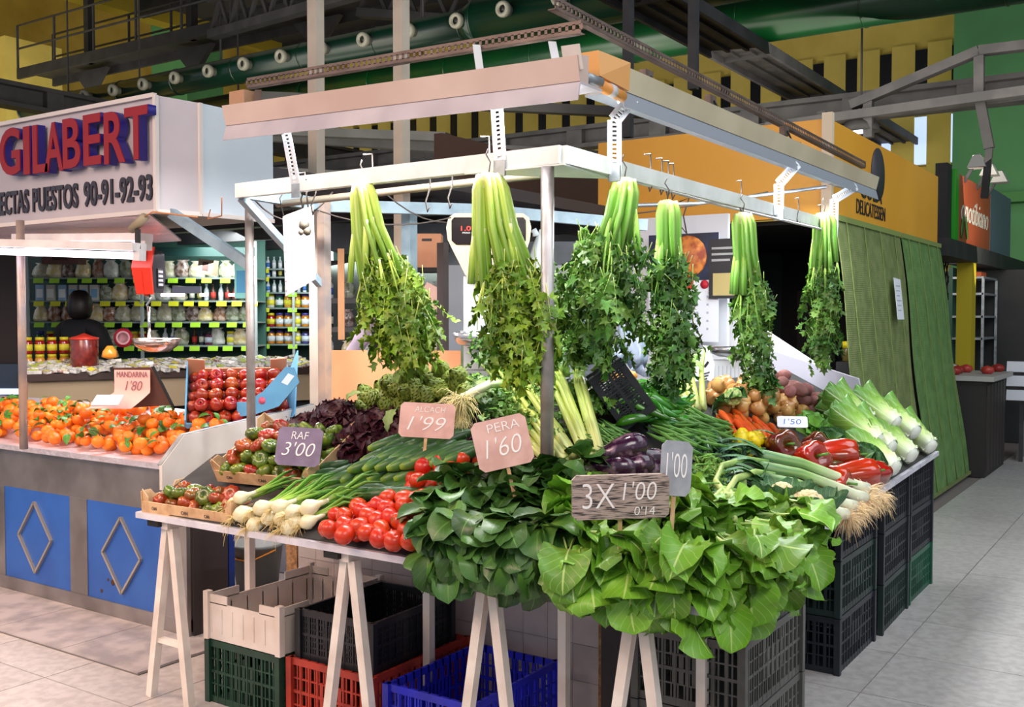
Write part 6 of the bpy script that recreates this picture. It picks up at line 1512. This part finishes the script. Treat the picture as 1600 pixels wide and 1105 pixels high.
# ================================================================== LEAFY BUNCHES, CELERY
def tri_leaf(m, c, d, n, s, rs):
    """three-lobed celery leaflet"""
    R = frame(d, n); o = [(0, 0), (.24, .05), (.60, .22), (.40, .36), (.66, .70), (.26, .62), (.08, 1.0), (-.20, .66), (-.60, .74), (-.40, .38), (-.62, .2), (-.22, .06)]
    vs = [c+R @ V((0, .42*s, -.07*s))]; cu = rs.uniform(-.6, .8); k1 = rs.uniform(.6, 1.15); k2 = rs.uniform(.9, 1.35); k3 = rs.uniform(-.3, .6)
    for x, y in o: vs.append(c+R @ V((x*s*.8*k1, y*s*k2, (cu*abs(x)-k3*y*y+.12*sin(9*x+5*y))*s)))
    m.add(vs, [(0, i, i % 12+1) for i in range(1, 13)], 0, None, True)
cel_lt = MG('celery_stalk', [(0, (236, 238, 206)), (.1, (206, 220, 104)), (.5, (164, 200, 58)), (1, (104, 160, 40))], .35, var=.12, streak=30)
cel_dk = MG('celery_stalk_green', [(0, (226, 232, 190)), (.1, (168, 206, 84)), (.5, (110, 180, 48)), (1, (70, 140, 34))], .35, var=.12, streak=30)
def leafc(name, col, col2): return M(name, col, .42, col2=col2, ns=5, island=.28)
lf_y = leafc('celery_leaf_bright', (134, 166, 42), (78, 116, 28)); lf_g = leafc('celery_leaf_green', (104, 148, 54), (54, 96, 32))
def celery(label, top, bottom_px, L, r0, r1, lm, sm, nst, nleaf, seed, lw, lean=V((0, 0, 0)), stalk_f=.42, droop=None, hook=True, leaf_s=.042):
    """hanging bunch: top point, stalks fan from r0 to r1 over stalk_f of the length L, leaves below"""
    rs = random.Random(seed); t = thing('celery', label, 'celery', top)
    ends = []
    for k in range(nst):
        a = k*2.4+rs.uniform(-.2, .2); f = math.sqrt((k+.5)/nst); u = V((cos(a), sin(a)*.75, 0))
        sl = L*stalk_f*rs.uniform(.85, 1.15)
        p0 = u*r0*f*.8; p1 = u*r0*f*1.3+V((0, 0, -.05))+lean*.05; p2 = u*(r0+(r1-r0)*.45)*f+lean*.18+V((0, 0, -sl*.5)); p3 = u*r1*f+lean*.55+V((0, 0, -sl))
        w = rs.uniform(.018, .025)
        MB().tube([p0, p1, p2, p3], [w*.95, w*1.1, w, w*.7], 10, ell=.62, lobes=5, lob=.07, ref=u if u.length else None).build('stalk', sm, t)
        ends.append((p3, u, sl))
        if rs.random() < .45:    # short cut stalk lying outside
            q0 = p2+u*.008; MB().tube([q0+V((0, 0, .02)), q0+V((0, 0, -.1))+u*.012, q0+V((0, 0, -.2))+u*.02], [.012, .017, .016], 8, ell=.6).build('cut_stalk', sm, t)
    MB().lathe([(0, .012), (r0*.6, .010), (r0*.95, -.008), (r0*.9, -.05)], 14, lobes=6, lob=.1).build('root_end', M('celery_base', (224, 230, 176), .5, col2=(196, 200, 120), ns=40), t)
    m = MB(); st = MB()
    for p, u, sl in ends:
        for j in range(3):
            e = p+u*rs.uniform(.0, lw*.3)+V((rs.uniform(-.04, .04), rs.uniform(-.04, .04), -(L-sl)*rs.uniform(.2, .6)))+lean*.25
            md = p.lerp(e, .5)+u*.02; st.tube([p+V((0, 0, .03)), md, e], [.005, .003, .0012], 5)
    for k in range(nleaf):
        f = rs.random()**.85; zz = -L*stalk_f*.86-(L*(1.0-stalk_f*.86))*f*(1+.10*sin(5*rs.random()*6.28))
        env = sin(pi*min(1, .16+.66*f))**.9*(1.0-.12*f)
        a = rs.uniform(0, 2*pi); rr_ = lw*env*(rs.random()**.45)*(1+.22*sin(3*a+seed+6*f)); u = V((cos(a), sin(a)*.8, 0))
        c = u*rr_+lean*(.75+.5*f)+V((0, 0, zz))
        if k % 7: continue
        # a sprig: thin stem with paired leaflets and one at the tip
        d = (u*rs.uniform(-.1, .75)+V((rs.uniform(-.45, .45), rs.uniform(-.45, .45), rs.uniform(-1.5, -.5)))).normalized(); n = (u*1.2+V((rs.uniform(-.6, .6), rs.uniform(-.6, .6), rs.uniform(-.2, .8))))
        sd = d.cross(n).normalized(); SLn = leaf_s*rs.uniform(2.0, 3.0); c = c-d*SLn*.5
        st.tube([c-d*.03, c+d*SLn*.5, c+d*SLn], [.0022, .0016, .001], 4, cap=False)
        for q, (pp, ss) in enumerate(((.15, 1), (.2, -1), (.5, 1), (.55, -1), (.82, 1), (.85, -1), (1, 0))):
            ld = (d*(1.0 if ss == 0 else .55)+sd*ss*.85+jit(.25)).normalized()
            tri_leaf(m, c+d*SLn*pp, ld, n+jit(.5), leaf_s*rs.uniform(.75, 1.15)*(1.15 if ss == 0 else .9), rs)
    st.build('leaf_stems', sm, t)['kind'] = 'stuff'
    m.build('foliage', lm, t)['kind'] = 'stuff'
    if hook: MB().tube([(0, 0, 0), (.01, 0, .05), (-.01, 0, .08), (.0, 0, .1)], .003, 5).build('wire', wirem, t)
    return t
tp_ = PY(566, 288, 3.20); celery('leftmost hanging celery, yellow-green, spreading wide to the right', tp_, None, .70, .036, .105, lf_y, cel_lt, 15, 1150, 11, .185, V((.19, .02, 0)), .54)
tp_ = PY(763, 275, 3.13); celery('second hanging celery, thick pale stalks over the scale', tp_, None, .70, .042, .12, lf_y, cel_lt, 17, 1050, 12, .165, V((.12, .02, 0)), .55)
tp_ = PX(975, 282, -1.86); celery('dark leafy celery hanging right of the corner pole', tp_, None, .66, .040, .085, lf_g, cel_dk, 12, 1300, 13, .21, V((-.10, -.02, 0)), .38)
tp_ = PX(1042, 316, -1.88); celery('narrow celery hanging in front of the calendar', tp_, None, .76, .028, .05, lf_g, cel_dk, 9, 950, 14, .125, V((.01, .02, 0)), .36)
tp_ = PX(1160, 335, -1.90); celery('slim celery hanging before the black poster', tp_, None, .84, .036, .07, lf_g, cel_dk, 11, 560, 15, .115, V((.05, .05, 0)), .42)
tp_ = PX(1287, 335, -1.92); celery('smallest and farthest hanging celery by the green blind', tp_, None, .84, .045, .09, lf_g, cel_dk, 12, 760, 16, .125, V((.0, .0, 0)), .40)

# celery lying on the table, stalks towards the buyer
pale_c = MG('lying_stalk', [(0, (214, 220, 144)), (.4, (180, 194, 84)), (1, (128, 164, 56))], .35, var=.12, streak=30)
def lying_celery(label, a, b_, n, seed, wd, leafn, leafspread, lm, curve=.04, ls=.042):
    rs = random.Random(seed); a = V(a); b_ = V(b_); t = thing('celery', label, 'celery', a); d = b_-a; side = d.cross(V(CAM-a)).normalized()
    for k in range(n):
        o = side*wd*((k+.5)/n-.5)+V((rs.uniform(-.012, .012), rs.uniform(-.012, .012), rs.uniform(-.01, .02)))
        L = rs.uniform(.85, 1.08); sp_ = 1+.9*rs.random()
        MB().tube([o*.7, d*.3*L+o+V((0, 0, curve*.5)), d*.65*L+o*1.4+V((0, 0, curve)), d*L+o*2.0*sp_], [.033, .030, .023, .010], 12, ell=.5, lobes=5, lob=.07, ref=CAM-a).build('stalk', pale_c, t)
    m = MB()
    for k in range(leafn):
        f = rs.random(); c = d*(.72+.5*f)+V((rs.gauss(0, 1), rs.gauss(0, 1), rs.gauss(0, .8)))*leafspread*(.5+.5*f)
        dr = (d.normalized()*.6+V((rs.uniform(-1, 1), rs.uniform(-1, 1), rs.uniform(-1, .6)))).normalized()
        tri_leaf(m, c, dr, V((rs.uniform(-.5, .8), rs.uniform(-1, .2), rs.uniform(0, 1))), ls*rs.uniform(.6, 1.2), rs)
    m.build('foliage', lm, t)['kind'] = 'stuff'
    return t
lying_celery('thick pale celery standing up behind the eggplants', SURF(928, 715, .05), PD(868, 540, 4.35), 7, 21, .10, 160, .05, lf_g, 0)
lying_celery('long pale celery stalks slanting left of the corner pole', SURF(888, 712, .05), PD(775, 560, 4.5), 4, 22, .07, 120, .05, lf_g, 0)
lying_celery('short celery stalks pointing to the pink card', SURF(862, 722, .03), PD(758, 618, 4.5), 4, 23, .06, 220, .06, lf_g, 0)
lying_celery('upright pale celery rising behind the flat beans', SURF(1085, 640, .04), PD(1062, 560, 5.0), 7, 24, .11, 160, .05, lf_g, 0)
# leafy tops heaped between artichokes and the pole
def leafpile(name, label, cat, pts, n, spread, lm, seed, ls=.03, stuff_stems=None, squash=.6):
    rs = random.Random(seed); c0 = V(pts[0]); t = thing(name, label, cat, c0); m = MB()
    for k in range(n):
        c = V(rs.choice(pts))-c0+V((rs.gauss(0, 1), rs.gauss(0, 1), abs(rs.gauss(0, squash))))*spread
        tri_leaf(m, c, V((rs.uniform(-1, 1), rs.uniform(-1, .3), rs.uniform(-.8, .8))), V((rs.uniform(-.2, .8), rs.uniform(-1, 0), rs.uniform(.2, 1))), ls*rs.uniform(.6, 1.2), rs)
    m.build('foliage', lm, t)['kind'] = 'stuff'
    st = MB()
    for k in range(14):
        a = V(rs.choice(pts))-c0+V((rs.gauss(0, 1), rs.gauss(0, 1), .3))*spread; st.tube([a, a+V((rs.uniform(-.05, .05), rs.uniform(-.05, .05), .03)), a+V((rs.uniform(-.1, .1), rs.uniform(-.1, .1), .03))], [.004, .004, .002], 5)
    st.build('leaf_stems', cel_dk, t)['kind'] = 'stuff'
    return t
leafpile('leafy_celery', 'green celery tops heaped left of the corner pole', 'celery', [SURF(x, y, .06) for x, y in ((770, 640), (800, 655), (815, 630), (780, 618), (825, 665), (760, 612), (830, 620))], 620, .045, lf_g, 31)
leafpile('leafy_celery', 'brighter celery leaves beside the foot of the scale', 'celery', [PD(x, y, 4.6) for x, y in ((830, 580), (845, 570), (818, 592), (806, 600))], 170, .035, lf_y, 32)
leafpile('leafy_celery', 'dark celery leaves between the pole and the green beans', 'celery', [SURF(x, y, .04) for x, y in ((890, 650), (900, 680), (915, 640), (940, 640), (905, 620))], 380, .04, lf_g, 36)
leafpile('parsley_bunch', 'bright curly parsley right of the grey price slate', 'parsley', [SURF(x, y, .05) for x, y in ((1095, 745), (1110, 760), (1090, 775), (1120, 740), (1108, 728))], 700, .03, leafc('parsley_leaf', (104, 146, 52), (64, 112, 40)), 33, .018)
leafpile('turnip_greens', 'dark ragged greens between zucchini and lemons', 'greens', [SURF(x, y, .03) for x, y in ((1115, 712), (1140, 706), (1160, 708), (1090, 715), (1150, 716))], 260, .03, leafc('dark_leaf', (34, 74, 40), (22, 56, 34)), 34, .03)

rnd_leaf = lambda v: max(.03, math.sqrt(max(0, 1-(((v**1.15)-.5)/.5)**2))**.8*(1.0+.12*(v < .5)))
# ---- spinach bunches (dark) and chard (bright): every leaf is its own piece
spin = MG('spinach_leaf', [(0, (116, 154, 60)), (.4, (72, 112, 44)), (1, (58, 98, 42))], .42, var=.45, vein=(104, 150, 70), coat=.08)
spst = M('spinach_stem', (130, 170, 70), .5)
sl_ = [leafmesh(.12, .043+.007*(k % 2), lambda v: rnd_leaf(v), 6, 11, [.5, .25, -.3, .4, .1][k], .07, 1.6, [.5, 1.0, .2, 1.3, .7][k], k, spin, .06, .0028, spst) for k in range(5)]
chd = MG('chard_leaf', [(0, (160, 194, 80)), (.25, (106, 156, 38)), (1, (100, 150, 38))], .46, var=.34, vein=(196, 220, 130), coat=.06)
chst = M('chard_stem', (214, 228, 160), .4, col2=(176, 206, 110), ns=12)
ch_ = [leafmesh(.185, .072+.01*(k % 3), lambda v: rnd_leaf(v), 8, 13, [.6, .35, -.45, .7, .25, -.3][k], .15, 2.0, [.5, 1.0, .2, 1.2, .7, -.2][k], k+9, chd, .09, .0055, chst) for k in range(6)]
def bunch(name, label, cat, root, meshes, n, s, out, seed, spreadx, pitch0, pitch1, jx, nrm=None):
    """leaves fan from a tied root behind the pile: yaw spread around `out`, pitch from up to hanging"""
    rs = random.Random(seed); t = thing(name, label, cat, root); out = V(out).normalized(); sd = V((0, 0, 1)).cross(out).normalized(); up_ = V((0, 0, 1))
    for k in range(n):
        f = k/(n-1); yw = rs.uniform(-1, 1)*spreadx; pt = pitch0+(pitch1-pitch0)*f+rs.uniform(-.2, .2)
        hz = out*cos(yw)+sd*sin(yw); d = hz*cos(pt)+up_*sin(pt); n_ = up_*cos(pt)-hz*sin(pt)+hz*.5+sd*rs.uniform(-.5, .5)
        b0 = V((0, 0, 0))+sd*rs.uniform(-jx, jx)+out*(rs.uniform(-.02, .07)+.02*f)+up_*(.07*(1-f)-.06*f+rs.uniform(-.02, .02))
        inst('leaf', rs.choice(meshes), t, mat4=M4(b0, frame(d, n_), s*rs.uniform(.78, 1.18)))
    st = MB()
    for k in range(10): o = sd*rs.uniform(-jx*.7, jx*.7); st.tube([o-out*.12+up_*rs.uniform(-.02, .03), o*.9-out*.04+up_*rs.uniform(0, .03), o+out*.05], [.005, .006, .004], 6)
    st.build('stem_bundle', MATS['spinach_stem'] if cat == 'spinach' else chst, t)
    return t
OUT = (.52, -.85, 0)
spn = [((722, 790), 'spinach bunch at the upper left of the dark pile'), ((775, 782), 'spinach bunch at the top middle of the dark pile'), ((838, 775), 'spinach bunch beside the pink card, upper right'), ((708, 830), 'spinach bunch overhanging the tomatoes at left'), ((745, 820), 'spinach bunch in the centre of the dark pile'), ((810, 815), 'spinach bunch right of centre in the dark pile'), ((865, 800), 'spinach bunch next to the wooden chalk board'), ((715, 858), 'spinach bunch hanging lowest at the left edge'), ((775, 868), 'spinach bunch hanging over the trestle top'), ((840, 868), 'spinach bunch touching the first chard'), ((895, 760), 'loose spinach leaves under the eggplants')]
for k, ((x, y), lab) in enumerate(spn):
    bunch('spinach_bunch', lab, 'spinach', SURF(x, y-14, .05)-V(OUT)*.03, sl_, 46 if k < 10 else 20, 1.05, (OUT[0]-.35 if x < 730 else OUT[0], OUT[1], 0), 50+k, 1.25, .55, -1.15, .07)
chn = [((905, 830), 'chard bunch at the left, beside the spinach'), ((960, 858), 'chard bunch below the wooden chalk board'), ((1030, 845), 'chard bunch right under the chalk board stake'), ((1100, 835), 'chard bunch in the middle at the corner'), ((1170, 835), 'chard bunch right of the middle'), ((1225, 845), 'chard bunch farthest right with big pointed leaves'), ((985, 905), 'chard bunch hanging lowest over the trestle'), ((1060, 905), 'chard bunch hanging over the white trestle leg'), ((1150, 900), 'chard bunch hanging above the dark crates'), ((1215, 880), 'chard bunch hanging at the far right over the aisle edge'), ((1105, 925), 'chard bunch draped right over the table corner')]
for k, ((x, y), lab) in enumerate(chn):
    o = (OUT[0]+(.5 if x > 1080 else 0)-(.3 if x < 960 else 0), OUT[1]+(.25 if x > 1080 else 0), 0)
    bunch('chard_bunch', lab, 'chard', SURF(x, y-16, .06 if k < 6 else .03)-V(o).normalized()*.07, ch_, 25, .80, o, 80+k, 1.1, (.35 if x > 1150 else .8) if k < 6 else .3, -1.25, .08)
for k, (x, lab) in enumerate(((-2.06, 'spinach bunch drooping over the edge above the blue crate'), (-1.90, 'spinach bunch drooping over the edge above the trestle'), (-1.76, 'spinach bunch drooping over the edge next to the chard'))):
    bunch('spinach_bunch', lab, 'spinach', (x, 2.72, .90), sl_, 30, 1.12, (.3, -.95, 0), 150+k, 1.1, .1, -1.45, .08)
for k, (x, y, o, lab) in enumerate(((-1.54, 2.74, (.3, -1, 0), 'chard bunch drooping over the edge, leftmost'), (-1.40, 2.74, (.4, -1, 0), 'chard bunch drooping over the edge, left of the leg'), (-1.28, 2.74, (.5, -.9, 0), 'chard bunch drooping over the very corner'), (-1.16, 2.92, (.9, -.4, 0), 'chard bunch drooping over the aisle edge near the corner'), (-1.18, 3.16, (1, -.3, 0), 'chard bunch drooping over the aisle edge, second from right'), (-1.17, 3.40, (1, -.1, 0), 'chard bunch drooping over the aisle edge, rightmost'))):
    bunch('chard_bunch', lab, 'chard', (x, y, .90), ch_, 18, .84, o, 170+k, 1.0, .0, -1.4, .08)
# bent-stem cabbage shoots above the chard
t = thing('cabbage_shoots', 'pale bent cabbage stems curving beneath the leeks', 'greens', SURF(1150, 770, .06))
o = V(t.location)
for pts in (((1135, 775), (1118, 752), (1128, 728), (1165, 718), (1200, 722)), ((1135, 770), (1150, 748), (1180, 738), (1210, 742)), ((1125, 775), (1150, 775), (1180, 780), (1205, 782)), ((1110, 800), (1115, 780), (1130, 765), (1150, 768)), ((1148, 812), (1146, 790), (1142, 770), (1130, 765))):
    MB().tube([SURF(x, y, .10)-o for x, y in pts], [.0145]*(len(pts)-1)+[.010], 8, ell=.7).build('stem', MG('bent_stem', [(0, (206, 222, 140)), (1, (150, 190, 96))], .4) if 'bent_stem' not in MATS else MATS['bent_stem'], t)
for k, (x, y) in enumerate(((1180, 745), (1200, 760), (1170, 765), (1190, 780), (1215, 750), (1150, 790), (1130, 800), (1165, 795))):
    inst('leaf', savl[k % 3], t, mat4=M4(SURF(x, y, .06)-o, frame((rnd(-.5, .8), rnd(-1, .2), rnd(-.4, .3)), (.2, -.5, 1)), .7))
head('knobbly green flowering greens amid the chard', SURF(1060, 800, .10), ch_, 12, .55, None, 'flowering_greens', 'greens', (.3, -.6, .9))

# ---- price cards
fz = dict(off=-.004)
def card(label, px, py, lift, w, h, mat, lines, tilt, rz, stake=True, th=.004, roll=0, dz=.0, txtm=None, dist=None):
    p = PD(px, py, dist) if dist else SURF(px, py, lift); R = Matrix.Rotation(YAW+rz, 3, 'Z') @ Matrix.Rotation(-tilt, 3, 'X') @ Matrix.Rotation(roll, 3, 'Y')
    t = thing('price_card', label, 'price card', p, R)
    c = h*.10; o = [(-w/2+c, -h/2), (w/2-c, -h/2), (w/2, -h/2+c), (w/2, h/2-c), (w/2-c, h/2), (-w/2+c, h/2), (-w/2, h/2-c), (-w/2, -h/2+c)]
    MB().poly([(x, 0, z) for x, z in o], (0, th, 0)).build('board', mat, t)
    for (s, cx, cz, tw, thh, sh) in lines: inst('writing', text_mesh(s, tw, thh, txtm or chalk, ext=.0006, shear=sh, off=-.012), t, mat4=M4((cx, -.0012, cz), R_FRONT))
    if stake: MB().bb(-.006, .006, th, th+.006, -h/2-.10, 0).build('stake', wood_l, t)
    return t
old_wood = M('weathered_board', (176, 156, 146), .8, col2=(60, 54, 54), ns=30, nlo=.48, nhi=.6)
nt = old_wood.node_tree; nzn = [n for n in nt.nodes if n.type == 'TEX_NOISE'][0]; mp = nt.nodes.new('ShaderNodeMapping'); mp.inputs['Scale'].default_value = (.7, 1, 9)
tcn = [n for n in nt.nodes if n.type == 'TEX_COORD'][0]; nt.links.new(tcn.outputs['Object'], mp.inputs[0]); nt.links.new(mp.outputs[0], nzn.inputs['Vector'])
card('weathered wooden board chalked 3X1\'00 in front of the eggplants', 970, 777, 0, .285, .132, old_wood, [('3X', -.065, .005, .095, .075, 0), ("1'00", .055, .018, .10, .055, .15), ("0'14", .07, -.042, .06, .026, .1)], -.10, .05, True, .012, -.02, dist=2.98)
card('purple price slate reading RAF 3\'00 above the raf tomatoes', 467, 698, 0, .185, .155, purple_card, [('RAF', 0, .045, .07, .03, .1), ("3'00", .0, -.01, .135, .055, .25)], .3, -.1, False, roll=.05, dist=4.08)
card('pink price card chalked 1\'99 above the cucumbers', 667, 657, 0, .215, .135, pink_card, [('ALCACH', .01, .042, .12, .022, .1), ("1'99", .0, -.012, .15, .055, .3)], .25, -.1, True, roll=.04, dist=3.94)
card('pink price card reading PERA 1\'60 behind the spinach', 785, 692, 0, .19, .17, pink_card, [('PERA', .015, .055, .11, .03, .0), ("1'60", .0, -.01, .13, .065, .25)], .15, .05, True, roll=-.22, dist=3.46)
card('grey price slate reading 1\'00 right of the eggplants', 1057, 732, 0, .105, .165, grey_card, [("1'00", .0, .01, .07, .075, .0)], .1, .35, True, roll=.12, dist=3.08)
card('small grey price slate leaning on the green peppers', 1024, 654, 0, .075, .15, grey_card, [("1'80", .0, .01, .05, .06, .0)], .1, .6, True, roll=.14, dist=4.3)
bluei = M('blue_ink', (70, 110, 200), .6)
card('white paper price card with blue figures behind the onions', 1191, 592, 0, .13, .105, paper_m, [("1'70", .0, -.01, .09, .04, .1), ('PATATA', 0, .032, .08, .016, 0)], .1, -.1, True, dist=5.45, txtm=bluei)
card('small white paper price card lying on the carrots', 1238, 659, 0, .14, .075, paper_m, [("1'50", .0, 0, .08, .035, .1)], .9, -.2, False, dist=4.85, txtm=bluei)
# ================================================================== LABELS that single out alike things
from collections import defaultdict
SHORT = {'bright orange mandarin in the heap on the foil tray': 'orange mandarin on the foil tray',
 'glossy red apple packed in the tilted blue box': 'red apple in the blue box',
 'ripe red plum tomato in the loose pile at the table edge': 'red tomato at the table edge',
 'red tomato in the row running up beside the cucumbers': 'red tomato beside the cucumbers',
 'dark green cucumber in the lower row of the stack': 'cucumber in the lower row',
 'dark green cucumber in the upper row of the stack': 'cucumber in the upper row',
 'dark green cucumber at the back of the stack': 'cucumber at the back',
 'cucumber lying flat beneath the stacked rows': 'flat cucumber under the rows',
 'ribbed green raf tomato in the upper wooden crate': 'ribbed tomato in the upper crate',
 'ribbed raf tomato in the low front crate': 'ribbed tomato in the low crate',
 'white bulbed spring onion with tan roots at the table edge': 'spring onion with tan roots',
 'green artichoke in the mound behind the lettuces': 'green artichoke in the mound',
 'grey-green artichoke leaf hanging from the mound': 'grey-green artichoke leaf on the mound',
 'thin round green bean in the heap above the eggplants': 'thin green bean above the eggplants',
 'long flat green bean in the heap below the peppers crate': 'flat green bean below the peppers',
 'long glossy green pepper spilling from the black crate': 'green pepper by the black crate',
 'golden onion in the heap beside the potatoes': 'golden onion in the onion heap',
 'dusky pink potato heaped against the white end board': 'pink potato by the end board',
 'orange carrot in the layered row above the lemons': 'orange carrot above the lemons',
 'yellow lemon in the small pile under the carrots': 'yellow lemon under the carrots',
 'dark zucchini in the bundle right of the eggplants': 'dark zucchini right of the eggplants',
 'romaine lettuce with its white base towards the aisle': 'romaine lettuce, white base to the aisle',
 'small wrapped snack packet spread on the left stall counter': 'wrapped packet on the left counter',
 'small wrapped packet on the far counter': 'wrapped packet on the far counter',
 'bent wire hook hanging from the stall beams': 'wire hook on the stall beams'}
ORD = ['leftmost', 'second from left', 'third from left', 'fourth from left', 'fifth from left', 'sixth from left', 'seventh from left', 'eighth from left', 'ninth from left', 'tenth from left', 'eleventh from left', 'twelfth from left', 'thirteenth from left', 'fourteenth from left', 'fifteenth from left', 'sixteenth from left']
bpy.context.view_layer.update()
same = defaultdict(list)
for o in COL.objects:
    if o.get('category') and o.get('label'): same[o['label']].append(o)
for lab, os_ in same.items():
    if len(os_) < 2: continue
    pr = [(proj(o.matrix_world.translation), o) for o in os_]
    base = SHORT.get(lab, lab); n = len(os_)
    nx = 1 if n <= 6 else (3 if n < 36 else 5); ny = 1 if n <= 9 else (3 if n < 60 else 5)
    if nx == 3: cn = ['left side', 'centre', 'right side']
    else: cn = ['far left', 'left', 'centre', 'right', 'far right'] if nx == 5 else ['']
    rn = {1: [''], 3: ['top', 'middle', 'bottom'], 5: ['top', 'upper', 'middle', 'lower', 'bottom']}[ny]
    ys = sorted(p[1] for p, o in pr); xs = sorted(p[0] for p, o in pr)
    if ys[-1]-ys[0] < 14: ny = 1; rn = ['']
    Z = defaultdict(list)
    for p, o in pr:
        i = min(nx-1, int(nx*xs.index(p[0])/n)); j = min(ny-1, int(ny*ys.index(p[1])/n)); Z[(i, j)].append((p[0], o))
    for (i, j), L in Z.items():
        L.sort(key=lambda q: q[0])
        for k, (_, o) in enumerate(L):
            parts = [w for w in (rn[j], cn[i]) if w]
            s = base + (', ' + ' '.join(parts) if parts else '')
            if len(L) > 1 and k < len(ORD): s += ', ' + ORD[k]
            if len(s.split()) > 16: s = s.replace('clear ', '').replace('small ', '').replace(' of the left bay', ' of left bay')
            o['label'] = s
